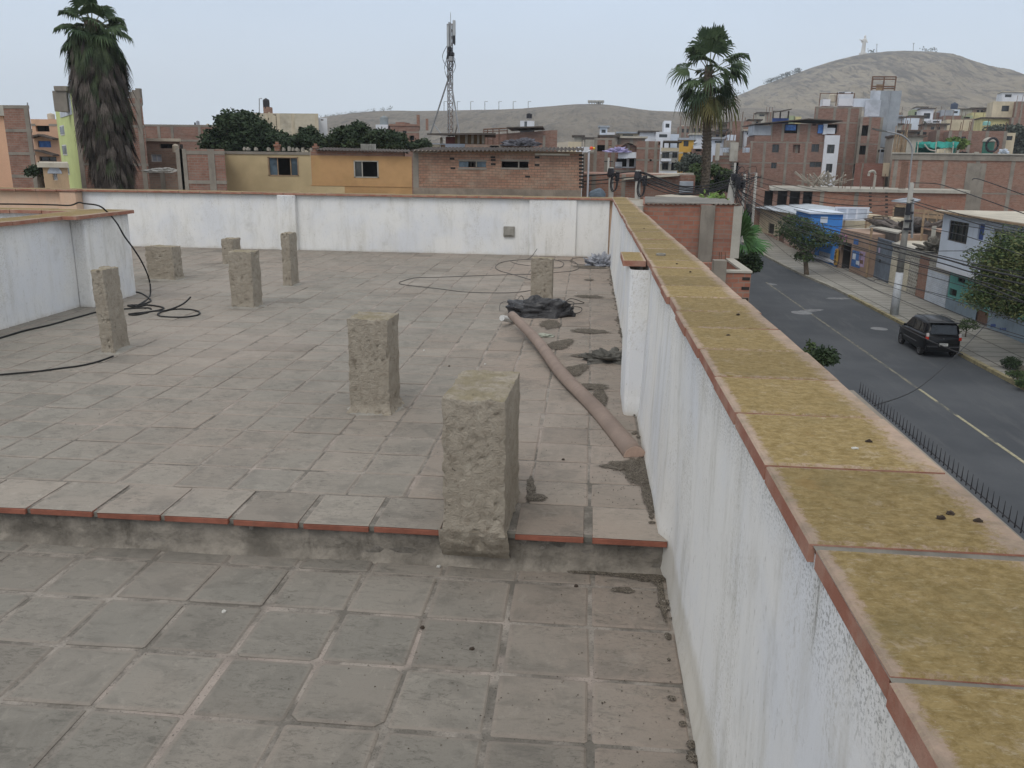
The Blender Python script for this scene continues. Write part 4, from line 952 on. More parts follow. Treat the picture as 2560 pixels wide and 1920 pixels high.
# brick coping strip and rusty sheet edge above the orange wall
mb=MB(); zt=F.sz(Z2(1400,615))[1]; ob(F,mb,s0,s1-.4,-.01,.3,z0+.003,zt); mb.build('brick_edge',B1,h)
mb=MB(); sheet(F,mb,Z2(1010,603),Z2(1820,622),-.3,4,.03,.17,.02,-.15); mb.build('sheet_roof',DR,h)
for x0,x1,v1,cx,zo in ((958,1842,655,970,925),):
    mb=MB(); q,z=F.sz(Z2(960,905)); ob(F,mb,F.sz(Z2(960,905))[0],F.sz(Z2(1825,930))[0],-.03,.0,z-.04,z+.0); mb.build('render_ledge',OR,h)
mb=MB(); q0=F.sz(Z2(1250,930))[0]; 
ob(F,mb,F.sz(Z2(955,930))[0],q0,-.012,-.002,F.sz(Z2(955,985))[1]-4,F.sz(Z2(955,915))[1]); mb.build('yellow_patch',YE,h)
h=house('long rough brick building with a wavy sheet roof and two narrow horizontal windows',F,Z3(95,1135),Z3(1352,1130),9,B4,wins=[(Z3(437,1194),Z3(636,1240),'g'),(Z3(752,1195),Z3(950,1243),'o')],cols=[Z3(80,1200)],name='building',cat='building',cw=.38)
s0,s1,z0,zb=h['_s']
for (a_,b_) in ((437,505),(572,636)):
    mb=MB(); x0,zz1=F.sz(Z3(a_,1196)); x1,zz0=F.sz(Z3(b_,1238)); ob(F,mb,x0,x1,.02,.035,zz0,zz1); mb.build('window_pane',GB,h)
for (a_,b_) in ((437,636),(752,950)):
    x0,zz1=F.sz(Z3(a_,1194)); x1,zz0=F.sz(Z3(b_,1243)); mb=MB(); ob(F,mb,x0-.04,x1+.04,-.03,.03,zz1,zz1+.09); ob(F,mb,x0-.04,x1+.04,-.03,.03,zz0-.09,zz0); ob(F,mb,(x0*.36+x1*.64)-.03,(x0*.36+x1*.64)+.03,.0,.06,zz0,zz1); mb.build('window_frame',CO,h)
mb=MB(); z=F.sz(Z3(700,1398))[1]; ob(F,mb,s0,s1,-.04,.0,z-4.5,z); mb.build('plinth',plain('plinth_render',(.27,.225,.18),.95,.3,1,.2,dirt=.5),h)
# brick infill holes and toothed edges
mb=MB()
rnd=random.Random(3)
for x,y in [(1343,k) for k in range(1150,1400,26)]+list(((392,1246),(690,1216),(688,1165),(1015,1222),(1016,1165),(945,1308),(385,1175),(690,1185))): q=F.sz(Z3(x,y)); mb=MB(); ob(F,mb,q[0]-.12,q[0]+.12,-.006,-.002,q[1]-.05,q[1]+.05); mb.build('brick_gap',DK,h)
mb=MB(); sheet(F,mb,Z3(95,1117),Z3(1362,1114),-.45,4,.045,.20,.02,-.2); mb.build('sheet_roof',DR,h)
mb=MB(); ob(F,mb,s0,s1,-.05,.1,z0,z0+.10); mb.build('roof_beam',WD,h)
mb=MB(); ob(F,mb,*[F.sz(Z3(x,1130))[0] for x in (110,280)],-.12,-.06,z0-.02,z0+.09); mb.build('roof_plank',PR,h); mb=MB(); ob(F,mb,*[F.sz(Z3(x,1130))[0] for x in (1000,1258)],-.12,-.06,z0-.08,z0+.0); mb.build('roof_plank',PR,h)
# clutter on the yellow building's roof
rnd=random.Random(12)
M_blk=plain('old_blocks',(.36,.33,.28),.95,.3,5,.4,dirt=.4)
zr=F.sz(Z2(500,633))[1]+.13
for i,(x,y,w) in enumerate(((350,600,18),(382,606,22),(450,608,20),(560,600,22),(690,600,20),(740,580,20),(775,595,16),(810,600,24),(858,612,16),(935,605,26))):
    s,z=F.sz(Z2(x,y)); g=['rough','grey','broken','chipped'][i%4]
    o=MB(); ob(F,o,s-w/3.456/2*.02,s+w/3.456/2*.02,.4,.65,zr,max(z,zr+.12)); ww=w/3.456*.0202
    o=MB(); ob(F,o,s-ww/2,s+ww/2,.4,.66,zr,max(z,zr+.12)); ob(F,o,s-ww*.35,s+ww*.2,.43,.6,max(z,zr+.12),max(z,zr+.12)+.05)
    tag(o.build('concrete_block',M_blk,bevel=.015),'loose concrete block on the roof edge of the pale yellow building','concrete block','loose blocks along the yellow roof edge')
for x,top,w in ((645,532,38),(980,548,36)):
    s,z=F.sz(Z2(x,top)); w=w*.0058; o=MB(); ob(F,o,s-w/2,s+w/2,.2,.45,zr,z-.12); ob(F,o,s-w*.62,s+w*.62,.15,.5,z-.22,z-.12); ob(F,o,s-w*.3,s+w*.3,.25,.4,z-.12,z)
    tag(o.build('brick_pier',B3),'short brick pier on the roof edge '+('near the left window of the yellow building' if x<700 else 'where yellow and orange walls meet'),'brick pier')
o=MB(); s,z=F.sz(Z2(1330,548)); s2,z2_=F.sz(Z2(1466,608)); n=24; vs=[];fs=[]
for i in range(n+1): x=s+(s2-s)*i/n; d=1.2+.05*math.sin(i*2.2); vs+=[F.pt(x,z2_-.3,d),F.pt(x,z,d+.02),F.pt(x,z2_-.3,d+.03),F.pt(x,z,d+.05)]
for i in range(n): a=4*i; fs+=[(a,a+4,a+5,a+1),(a+2,a+3,a+7,a+6),(a+1,a+5,a+7,a+3)]
o.add(vs,fs); tag(o.build('corrugated_sheet',plain('pale_sheet',(.42,.41,.37),.9,.2,3,.1,dirt=.3)),'upright pale corrugated sheet on the orange building roof','sheet')
# ---------------------------------------------------------------- behind the trees
F=FY(78); h=house('cream brick building with a lattice panel and a black tank, above the trees',F,Z2(400,276),Z2(1020,300),12,B6,cols=[Z2(440,350),Z2(578,350),Z2(678,350),Z2(803,350),Z2(1010,350)],frame=CR,cw=.45,name='building',cat='building')
mb=MB(); x0,z1=F.sz(Z2(595,295)); x1,z0=F.sz(Z2(664,430)); nn=9
for i in range(nn): z=z0+(z1-z0)*i/nn; mb.beam(F.pt(x0,z+.28,-.06),F.pt(x1,z-.12,-.06),.14,.12)
mb.build('lattice',CR,h); mb=MB(); ob(F,mb,x0,x1,-.02,-.01,z0,z1); mb.build('lattice_shade',plain('brown_shade',(.20,.17,.13),.95,.1,2,0),h)
tankpx(Z2(532,160),Z2(592,250),80,BK,'black water tank on a brick stand above the cream building')
p=at(Z2(548,278),Y=80);q=at(Z2(592,232),Y=80); o=MB().box(p.x,q.x,80,81,p.z-.3,q.z-.0); tag(o.build('brick_stand',B1),'narrow brick stand under the black water tank','stand')
mb=MB(); r0=at(Z2(512,280),Y=80);r1=at(Z2(512,160),Y=80);r2=at(Z2(535,160),Y=80); mb.tube([r0,r1,r2],.05,5); tag(mb.build('water_pipe',ST),'thin water pipe beside the black tank','pipe')
F=FY(82); house('small white building beside the cream one, right above the trees',F,Z2(1022,322),Z2(1097,330),6,WH,wins=[(Z2(1042,338),Z2(1066,352),'w')],name='building',cat='building')
F=FY(95); house('brick building with grey windows below the hill, left of the antenna mast',F,Z2(1640,393),Z2(1893,402),9,B2,wins=[(Z2(1752,437),Z2(1785,462),'x'),(Z2(1808,480),Z2(1850,520),'o')],beams=[Z2(0,432)],slab=.1,roof=B1,name='building',cat='building')
mb=MB(); a=at(Z2(1690,364),Y=96);b=at(Z2(1768,394),Y=96); mb.box(a.x,b.x,96,99,b.z-.5,a.z); mb.box(a.x+2.4,a.x+2.7,96,96.3,b.z-.5,a.z+.8); mb.box(b.x+2.4,b.x+2.65,96,96.3,b.z-.5,a.z+.4); tag(mb.build('roof_room',B1),'small brick roof room above the brick building left of the mast','roof room')
tank_=tankpx(Z2(1548,310),Z2(1622,386),97,plain('grey_tank',(.24,.27,.28),.8,.1,2,0,dirt=.2),'large grey cylindrical water tank on a white stand below the hill',dome=.1)
o=MB(); a=at(Z2(1536,388),Y=97);b=at(Z2(1642,440),Y=97); o.box(a.x,b.x,96,99.2,b.z-2,a.z); tag(o.build('tank_stand',WH),'white stand carrying the large grey water tank','stand')
# shack row under the mast
F=FY(62); h=house('patchwork rooftop shack with a blue wall strip and brown panels below the antenna mast',F,Z3(195,1062),Z3(480,1066),6,LB,wins=[(Z3(300,1070),Z3(335,1110),'k')],cat='shack',name='shack')
mb=MB(); x0,z1=F.sz(Z3(195,1015)); x1,z0=F.sz(Z3(300,1115)); ob(F,mb,x0,x1,-.1,3,z0,F.sz(Z3(195,1068))[1]+.0); ob(F,mb,x0+.9,x1,.6,3,z0,z1); mb.build('cream_wall',CR,h)
mb=MB(); x0=F.sz(Z3(330,1)) [0]; x1,z0=F.sz(Z3(420,1068)); z1=F.sz(Z3(420,1012))[1]; ob(F,mb,F.sz(Z3(330,1020))[0],x1,.5,3,z0,z1); mb.build('red_wall',plain('paint_maroon',(.26,.09,.07),.9,.2,1,.1),h)
mb=MB(); x0,z1=F.sz(Z3(480,990)); x1,z0=F.sz(Z3(625,1064)); ob(F,mb,F.sz(Z3(400,1000))[0],x1,.4,3,z0,z1)
mb.build('plywood_panel',plain('plywood',(.27,.17,.08),.9,.25,1.5,.1),h)
mb=MB()
for x in (430,487,532,576,612): s=F.sz(Z3(x,1000))[0]; mb=MB(); ob(F,mb,s-.08,s+.08,.25,.4,z0,z1+.05); mb.build('post',TK,h)
mb=MB(); p=[F.pt(*F.sz(Z3(x,y)),d) for x,y,d in ((220,1003,-1),(720,1000,-1.),(725,1010,4),(225,990,4))]; mb.add(p+[q+Vector((0,0,.12)) for q in p],[(3,2,1,0),(4,5,6,7),(0,1,5,4),(1,2,6,5),(2,3,7,6),(3,0,4,7)]); mb.build('roof',DR,h)
F=FY(60); h=house('low brick wall house under the patchwork shack, left of the collapsed roof',F,Z3(480,1062),Z3(985,1080),6,B5,wins=[(Z3(665,1078),Z3(735,1112),'o')],cols=[Z3(745,1070)],name='house')
p=at(Z3(890,1082),Y=59.8); lump('rubbish_heap','heap of junk with blue and yellow scraps on the low roof','heap',tuple(p),1.2,.5,.45,plain('junk',(.13,.13,.15),.9,.6,3,.4),31,.5,2.6)
F=FY(74); h=house('brick house with an open dark-roofed upper floor right of the mast',F,Z3(620,1000),Z3(1165,962),10,B2,wins=[(Z3(800,975),Z3(1030,1012),'o'),(Z3(1045,980),Z3(1064,1010),'x')],cols=[Z3(1068,1000)],name='building',cat='building',topy=True)
mb=MB(); p=[F.pt(*F.sz(Z3(x,y)),d) for x,y,d in ((795,952,-.8),(1062,945,-.8),(1062,940,8),(795,948,8))]; mb.add(p+[q+Vector((0,0,.1)) for q in p],[(3,2,1,0),(4,5,6,7),(0,1,5,4),(1,2,6,5),(2,3,7,6),(3,0,4,7)]); mb.build('roof',DR,h)
mb=MB()
for x in (622,650,690,735,795): q=F.pt(*F.sz(Z3(x,958)),-.2); mb.tube([q,q-Vector((0,0,1.6))],.05,5)
mb.tube([F.pt(*F.sz(Z3(620,958)),-.2),F.pt(*F.sz(Z3(800,950)),-.2)],.06,5); mb.tube([F.pt(*F.sz(Z3(620,975)),-.2),F.pt(*F.sz(Z3(800,968)),-.2)],.04,5); mb.build('railing_frame',RS,h)
F=FY(80); house('white cube roof room right of the mast carrying a black tank',F,Z3(890,893),Z3(995,896),3,WH,wins=[(Z3(920,898),Z3(940,940),'b')],zb=at(Z3(900,950),Y=80).z-1,cat='roof room',name='roof_room')
tankpx(Z3(934,838),Z3(976,876),81,BK,'black water tank with a railing on the white cube roof room')
# antenna mast
def mast():
    t=thing('antenna_mast','tall lattice telecom mast with panel antennas and slanting struts','antenna mast',tuple(at(Z3(372,990),Y=63)))
    Y=63; b=at(Z3(372,1005),Y=Y); tp=at(Z3(376,165),Y=Y); zt=at(Z3(374,420),Y=Y).z; w=.22
    legs=[Vector((b.x+w*math.cos(a),Y+w*math.sin(a),0)) for a in (0.5,2.6,4.7)]
    mb=MB()
    lean=(tp.x-b.x)/(tp.z-b.z)*.3
    def L(p,z): return Vector((p.x,p.y,z))
    for p in legs: mb.tube([L(p,b.z-.5),L(p,zt+2.2)],.035,5)
    mb.build('mast_leg',ST,t)
    mb=MB(); z=b.z; k=0
    while z<zt+2:
        for i in range(3): mb.tube([L(legs[i],z),L(legs[(i+1)%3],z+.45)],.022,4,cap=False); mb.tube([L(legs[i],z),L(legs[(i+1)%3],z)],.02,4,cap=False)
        z+=.45
    mb.build('lattice',RS,t)
    zs=at(Z3(372,548),Y=Y).z
    for x in (225,440): 
        q=at(Z3(x,990),Y=Y+(1.5 if x==225 else -.5)); mb=MB(); mb.tube([Vector((b.x,Y,zs)),q],.06,5); m=Vector((b.x,Y,zs)).lerp(q,.83); mb.tube([m,at(Z3(302 if x==225 else 408,990),Y=Y+.8)],.045,5); mb.build('strut',ST,t)
    zp=at(Z3(374,455),Y=Y).z; MB().tube([Vector((b.x,Y,zp)),Vector((b.x,Y,at(Z3(374,165),Y=Y).z))],.09,6).build('pole',ST,t)
    MB().tube([Vector((b.x+.08,Y,zp)),Vector((b.x+.08,Y,at(Z3(378,92),Y=Y).z))],.02,5).build('lightning_rod',ST,t)
    for x0,x1,y0,y1,m_ in ((349,365,190,348,'a'),(391,411,150,265,'a'),(368,382,170,345,'p'),(393,410,265,325,'d')):
        a=at(Z3(x0,y0),Y=Y-.35);c=at(Z3(x1,y1),Y=Y-.35); mt={'a':plain('antenna_panel',(.42,.44,.45),.6,.1,1,0,dirt=.1),'p':ST,'d':BK}[m_]
        mb=MB(); mb.box(a.x,c.x,Y-.45,Y-.25,c.z,a.z); mb.box((a.x+c.x)/2-.03,(a.x+c.x)/2+.03,Y-.25,Y,c.z+.5,c.z+.6); mb.box((a.x+c.x)/2-.03,(a.x+c.x)/2+.03,Y-.25,Y,a.z-.6,a.z-.5); mb.build('antenna_panel',mt,t,bevel=.03)
    rnd=random.Random(2)
    for x0,x1,y0,y1 in ((356,384,348,378),(350,366,392,430),(372,398,385,415),(362,392,418,455)):
        a=at(Z3(x0,y0),Y=Y-.3);c=at(Z3(x1,y1),Y=Y-.3); MB().box(a.x,c.x,Y-.45,Y+.1,c.z,a.z).build('radio_box',BK if y0<400 else ST,t,bevel=.04)
    mb=MB()
    for i in range(9):
        x=b.x+rnd.uniform(-.5,.5); z1=at(Z3(370,330+rnd.random()*60),Y=Y).z; z2=z1-rnd.uniform(1.,2.6); mb.tube(smoothpath([(b.x+rnd.uniform(-.2,.2),Y-.3,z1),(x,Y-.4,(z1+z2)/2),(b.x+rnd.uniform(-.1,.1),Y-.2,z2)],5),.02,4)
    mb.build('feeder_cable',BK,t)
mast()
# ================================================================ right hand side: mid distance
def junk(label,p,w,d,h,mat,seed,name='heap',cat='heap'): return lump(name,label,cat,tuple(p),w,d,h,mat,seed,1.0,2.6,n=30)
NB='homes in the block beyond the poles'
F=FY(78); h=house('open-sided brick house with laundry on its upper floor right of the rough brick building',F,Z4(380,640),Z4(612,640),9,B2,wins=[(Z4(395,718),Z4(500,790),'o'),(Z4(522,720),Z4(600,790),'k'),(Z4(388,886),Z4(495,893),'o'),(Z4(553,886),Z4(606,893),'o'),(Z4(415,1038),Z4(485,1048),'o')],cols=[Z4(372,800),Z4(512,800),Z4(615,800)],beams=[Z4(0,648),Z4(0,712)],cw=.4)
mb=MB(); 
for x in (470,492,520): a=at(Z4(x,665),Y=77.6); 
F=FY(79.5); house('recessed shadowed brick house with a pale pole, left of the open-sided house',F,Z4(255,800),Z4(378,800),6,B5,beams=[Z4(0,806)],cols=[Z4(262,900)])
F=FY(77); h=house('brick house with white balcony panels and two dark windows below a vaulted sheet roof',F,Z4(612,718),Z4(850,716),9,B2,wins=[(Z4(752,750),Z4(796,795),'k'),(Z4(625,870),Z4(738,962),'o'),(Z4(762,870),Z4(836,958),'o')],beams=[Z4(0,995)],cols=[Z4(750,930)])
mb=MB(); a=F.sz(Z4(642,797)); b=F.sz(Z4(846,865)); ob(F,mb,a[0],b[0],-.9,-.8,b[1],a[1]); ob(F,mb,a[0],b[0],-.8,.0,b[1]-.0,b[1]+.1); mb.build('balcony_panel',WH,h)
mb=MB()
for x0,x1,y0,y1 in ((612,684,905,975),(822,838,872,975),(738,762,872,962),(612,838,958,972)):
    a=F.sz(Z4(x0,y0)); b=F.sz(Z4(x1,y1)); ob(F,mb,a[0],b[0],-.06,-.01,b[1],a[1])
mb.build('white_frame',WH,h)
mb=MB(); sheet(F,mb,Z4(640,868),Z4(742,868),-1.0,.1,.02,.2,.02,-.5); mb.build('awning',GR,h); 
# vaulted roof
mb=MB(); s0,z0=F.sz(Z4(668,740)); s1,z1=F.sz(Z4(850,700)); vs=[];fs=[]; n=14
for i in range(n+1):
    a=math.pi*i/n; s=s0+(s1-s0)*.32*(1-math.cos(a))*.5*3.1; z=z0+(z1-z0)*math.sin(a)
    vs+=[F.pt(s0+(s1-s0)*(i/n),z0+(z1-z0)*math.sin(a)+.0,-.4),F.pt(s0+(s1-s0)*(i/n),z0+(z1-z0)*math.sin(a),6)]
fs=[(2*i,2*i+2,2*i+3,2*i+1) for i in range(n)]; mb.add(vs,fs); mb.build('vaulted_roof',plain('fibre_roof',(.38,.38,.34),.9,.15,2,.1),h)
lump('washing','lilac washing bunched on the roof edge beside the vaulted sheet roof','washing',tuple(at(Z4(635,800),Y=76)),.9,.3,.35,plain('lilac_cloth',(.42,.38,.60),.9,.3,3,.3,dirt=0),5,.8,3.,n=26)
F=FY(76); h=house('tall blank brick house side with grey concrete beams between the balcony houses',F,Z4(852,672),Z4(1112,680),9,B2,wins=[(Z4(990,877),Z4(1013,898),'o'),(Z4(1092,688),Z4(1125,722),'o')],cols=[Z4(958,800),Z4(1050,950)],beams=[Z4(0,745),Z4(0,872)],cw=.32)
h.children and None
F=FY(75); h=house('narrow four-storey house with white balconies and a roof terrace',F,Z4(1112,790),Z4(1308,790),9,CO2,wins=[(Z4(1130,800),Z4(1205,865),'x'),(Z4(1243,800),Z4(1300,862),'x'),(Z4(1130,915),Z4(1196,995),'x'),(Z4(1232,912),Z4(1298,1000),'o')],beams=[Z4(0,795),Z4(0,900),Z4(0,1003)],frame=WH)
mb=MB(); a=F.sz(Z4(1112,750)); b=F.sz(Z4(1308,790)); ob(F,mb,a[0],b[0],-.7,-.6,b[1],a[1]); mb.build('balcony_parapet',CR,h)
mb=MB(); a=F.sz(Z4(1112,868)); b=F.sz(Z4(1220,900)); ob(F,mb,a[0],b[0],-.7,-.6,b[1],a[1]); ob(F,mb,a[0],b[0],-.6,0,b[1],b[1]+.1); mb.build('balcony_parapet',WH,h)
mb=MB()
for x in (1142,1208,1300): q=F.sz(Z4(x,685)); r_=F.sz(Z4(x,750)); ob(F,mb,q[0]-.06,q[0]+.06,-.5,-.38,r_[1],q[1])
q=F.sz(Z4(1130,688)); r_=F.sz(Z4(1335,690)); ob(F,mb,q[0],r_[0],-1,4,q[1],q[1]+.12); mb.build('pergola',DR,h)
F=FY(84); h=house('mustard yellow house with grey pitched roof sheets behind the dark bush',F,Z4(1322,668),Z4(1482,660),8,MU,wins=[(Z4(1368,672),Z4(1420,735),'x'),(Z4(1362,800),Z4(1408,850),'x')],beams=[Z4(0,788)],frame=CR,slab=.2,roof=GR)
F=FY(83); h=house('brick house with a pitched grey awning just left of the palm trunk',F,Z4(1455,760),Z4(1590,760),7,B2,wins=[(Z4(1500,690+72),Z4(1560,790),'o')])
mb=MB(); sheet(F,mb,Z4(1465,735),Z4(1590,700),-.6,3,.02,.3,.03,-.3); mb.build('awning',GR,h)
# right of the palm
F=FY(92); h=house('brick house with blue and white washing on its open roof, right of the palm trunk',F,Z4(1690,835),Z4(1930,835),9,B2,beams=[Z4(0,842),Z4(0,895)],cols=[Z4(1735,900),Z4(1925,900)])
for x0,x1,m_,lab in ((1800,1862,LB,'pale blue sheet on the washing line right of the palm'),(1862,1880,WH,'white sheet on the washing line right of the palm'),(1885,1922,LB,'second pale blue sheet nearest the concrete column'),(2020,2045,WH,'white cloth on the rooftop line further right'),(2052,2095,LB,'pale blue cloth on the rooftop line by the brick stair wall')):
    a=at(Z4(x0,748),Y=91.6);b=at(Z4(x1,800+(x0%7)),Y=91.6); vs=[];fs=[];n=8
    for i in range(n+1): x=a.x+(b.x-a.x)*i/n; yy=91.6+.08*math.sin(i*2.4); vs+=[(x,yy,b.z+.05*math.sin(i*3)),(x,yy*.9995,a.z),(x,yy+.03,b.z+.05*math.sin(i*3)),(x,yy+.03,a.z)]
    for i in range(n): k=4*i; fs+=[(k,k+4,k+5,k+1),(k+2,k+3,k+7,k+6),(k+1,k+5,k+7,k+3)]
    tag(MB().add(vs,fs).build('hanging_sheet',m_),lab,'washing')
mb=MB(); mb.tube(smoothpath([at(Z4(1740,738),Y=91.7),at(Z4(1860,748),Y=91.7),at(Z4(1935,738),Y=91.7),at(Z4(2110,742),Y=91.7)],6),.015,4); tag(mb.build('washing_line',BK),'thin washing line strung over the brick roofs right of the palm','line')
o=MB()
for x in (1752,1770): p=at(Z4(x,698),Y=91); q=at(Z4(x,890),Y=91); 
p=at(Z4(1752,698),Y=91); q=at(Z4(1740,890),Y=91); o.box(p.x-.2,p.x+.2,91,91.4,q.z,p.z); tag(o.build('column',CO2),'bare pale concrete column standing left of the washing','column')
o=MB(); p=at(Z4(1940,690),Y=91); q=at(Z4(1940,900),Y=91); o.box(p.x-.45,p.x+.35,91,91.4,q.z,p.z); tag(o.build('column',CO2),'wide bare concrete column between the washing and the brick stair wall','column')
F=FY(93); h=house('brick house with a narrow dark doorway column, between the palm and the three-storey block',F,Z4(1935,812),Z4(2115,690),9,B2,wins=[(Z4(1932,910),Z4(1965,1050),'o')],beams=[Z4(0,900)],topy=True)
# three storey brick block (Q)
F=FY(109); h=house('three-storey bare brick block with small windows below the statue hill',F,Z5(300,1160),Z5(1065,1160),10,B2,wins=[(Z5(518,1188),Z5(580,1270),'x'),(Z5(723,1190),Z5(785,1275),'o'),(Z5(907,1185),Z5(975,1265),'x'),(Z5(506,1368),Z5(556,1427),'x'),(Z5(888,1360),Z5(998,1415),'x')],cols=[Z5(290,1300),Z5(435,1300),Z5(655,1300),Z5(845,1300)],beams=[Z5(0,1163),Z5(0,1365)],cw=.5,name='building',cat='building')
F=FY(112.5); h=house('upper brick floor with a dark mono-pitch roof and blue shade cloths',FY(109.5),Z5(498,985),Z5(1180,985),8,B2,wins=[(Z5(640,985),Z5(762,1080),'o'),(Z5(968,988),Z5(1150,1082),'o'),(Z5(912,985),Z5(950,1003),'o')],cols=[Z5(505,1050),Z5(622,1050),Z5(775,1050),Z5(880,1050)],cw=.5,name='building',cat='building')
F=FY(109.2); mb=MB(); p=[F.pt(*F.sz(Z5(x,y)),d) for x,y,d in ((330,995,-.8),(860,945,-.8),(860,945,8),(330,995,8))]; p2=[F.pt(*F.sz(Z5(x,y)),d) for x,y,d in ((860,945,-.8),(1195,965,-.8),(1195,965,8),(860,945,8))]
for g in (p,p2): mb.add(g+[q+Vector((0,0,.12)) for q in g],[(3,2,1,0),(4,5,6,7),(0,1,5,4),(1,2,6,5),(2,3,7,6),(3,0,4,7)])
mb.build('roof',DR,h)
mb=MB(); a=F.sz(Z5(340,1000)); b=F.sz(Z5(500,1100)); ob(F,mb,a[0],b[0],-.05,4,b[1],a[1]); mb.build('sheet_wall',GR,h)
mb=MB(); a=F.sz(Z5(345,1098)); b=F.sz(Z5(500,1160)); ob(F,mb,a[0],b[0],-.0,4,b[1]-1,a[1]); mb.build('brick_wall',B2,h)
for x0,y0,x1,y1 in ((652,995,750,1050),(975,995,1020,1080),(1025,985,1055,1090),(1060,1025,1135,1085)):
    mb=MB(); a=F.sz(Z5(x0,y0)); b=F.sz(Z5(x1,y1)); ob(F,mb,a[0],b[0],.1,.2,b[1],a[1]); mb.build('shade_cloth',BC if x0 in(652,975) else WH,h)
house('navy blue roof room under a thin dark canopy on the three-storey block',FY(112),Z5(518,930),Z5(680,930),4,DB,zb=3,name='roof_room',cat='roof room')
F=FY(112); mb=MB()
for x in (530,600,680): a=F.sz(Z5(x,860)); b=F.sz(Z5(x,932)); ob(F,mb,a[0]-.08,a[0]+.08,0,.16,b[1],a[1])
p=[F.pt(*F.sz(Z5(x,y)),d) for x,y,d in ((525,880,-1),(690,850,-1),(680,850,4),(590,848,4))]; mb.add(p+[q+Vector((0,0,.12)) for q in p],[(3,2,1,0),(4,5,6,7),(0,1,5,4),(1,2,6,5),(2,3,7,6),(3,0,4,7)]); tag(mb.build('canopy',DR),'thin dark canopy on posts over the navy roof room','canopy')
# white stair tower panel
F=FY(111); h=house('white painted stair strip with dark windows climbing the brick block',FY(108.8),Z5(1040,1098),Z5(1187,1100),.3,WH,wins=[(Z5(1062,1190),Z5(1126,1278),'x'),(Z5(1050,1380),Z5(1104,1468),'x')],name='stair_tower',cat='stair tower')
# five storey brick (S)
F=FY(120); h=house('tallest brick block with dark open loggias beside the silver stair tower',F,Z5(940,812),Z5(1405,822),12,B2,cols=[Z5(955,900),Z5(1130,900),Z5(1240,1200),Z5(1395,900)],beams=[Z5(0,818),Z5(0,965),Z5(0,1160),Z5(0,1365)],cw=.6,name='building',cat='building')
F=FY(119); h=house('brick stair block with stacked dark openings right of the tallest brick block',F,Z5(1390,920),Z5(1615,922),9,B2,wins=[(Z5(1398,1000),Z5(1470,1105),'o'),(Z5(1382,1200),Z5(1440,1290),'o'),(Z5(1345,1385),Z5(1368,1475),'o')],cols=[Z5(1385,1000),Z5(1480,1000),Z5(1600,1000)],beams=[Z5(0,1170),Z5(0,1365)],cw=.5,name='building',cat='building')
F=FY(123); h=house('silver and grey sheet-clad stair tower with a steel frame on top, the highest roof',F,Z5(1490,655),Z5(1590,658),3,SV,name='tower',cat='tower')
mb=MB(); a=F.sz(Z5(1590,658)); b=F.sz(Z5(1725,1220)); ob(F,mb,a[0],b[0],0.,5,b[1],a[1]); ob(F,mb,(a[0]+b[0])/2-.05,(a[0]+b[0])/2+.05,-.06,-.0,b[1],a[1]); mb.build('grey_cladding',plain('grey_cladding',(.31,.34,.37),.6,.15,.8,.1,dirt=.3),h)
mb=MB(); a=F.sz(Z5(1330,735)); b=F.sz(Z5(1490,820)); ob(F,mb,a[0],b[0],.2,.4,b[1],a[1]); mb.build('blue_sheet_wall',LB,h)
mb=MB(); a=F.sz(Z5(1435,750)); b=F.sz(Z5(1565,915)); ob(F,mb,a[0],b[0],-.3,-.1,b[1],a[1]); mb.build('silver_panel',SV,h)
mb=MB(); zt=F.sz(Z5(1500,520))[1]; zm=F.sz(Z5(1500,615))[1]; zb_=F.sz(Z5(1500,660))[1]; sa=F.sz(Z5(1503,600))[0]; sb=F.sz(Z5(1735,600))[0]
for s_ in (sa,sb,(sa+sb)/2):
    for d in (0.2,3.5):
        mb.beam(F.pt(s_,zb_,d),F.pt(s_,zt,d),.13)
for z in (zt,zm):
    for d in (0.2,3.5): mb.beam(F.pt(sa,z,d),F.pt(sb,z,d),.16)
    for s_ in (sa,sb): mb.beam(F.pt(s_,z,.2),F.pt(s_,z,3.5),.13)
mb.build('steel_frame',RS,h)
a=F.sz(Z5(1570,590)); b=F.sz(Z5(1640,655)); mb=MB(); ob(F,mb,a[0],b[0],1,3,b[1],a[1]); mb.build('machine_box',WD,h)
F=FY(124); h=house('white rooftop rooms on top of the tallest brick block',F,Z5(1170,668),Z5(1320,672),4,WH,wins=[(Z5(1175,672),Z5(1232,690),'o'),(Z5(1295,674),Z5(1320,688),'o')],zb=at(Z5(1200,812),Y=124).z-.5,name='roof_room',cat='roof room')
mb=MB(); a=F.sz(Z5(1165,738)); b=F.sz(Z5(1335,812)); ob(F,mb,a[0],b[0],-.5,-.2,b[1],a[1]); a=F.sz(Z5(1010,745)); b=F.sz(Z5(1075,812)); ob(F,mb,a[0],b[0],-.5,1,b[1],a[1]); mb.build('white_parapet',WH,h)
mb=MB()
for x in (985,1150,1322): a=F.sz(Z5(x,685)); b=F.sz(Z5(x,812)); ob(F,mb,a[0]-.05,a[0]+.05,-.4,-.3,b[1],a[1])
a=F.sz(Z5(985,685)); b=F.sz(Z5(1322,690)); ob(F,mb,a[0],b[0],-.4,-.32,a[1]-.08,a[1]); mb.build('roof_frame',RS,h)
tankpx(Z5(1082,690),Z5(1152,770),124,TK,'beige water tank on the tallest brick block roof')
F=FY(117); h=house('dark sheet-walled lean-to at the foot of the silver stair tower',F,Z5(1580,1232),Z5(1695,1232),5,GR,wins=[(Z5(1590,1240),Z5(1690,1268),'o')],name='lean_to',cat='lean-to')
F=FY(107); h=house('deep red brick wall between the stair block and the long roof-garden building',F,Z5(1340,1372),Z5(1640,1378),8,brickmat('brick_deep',(.24,.09,.065),(.28,.12,.09),(.20,.16,.135)),cols=[Z5(1410,1400)],name='wall_block',cat='building')
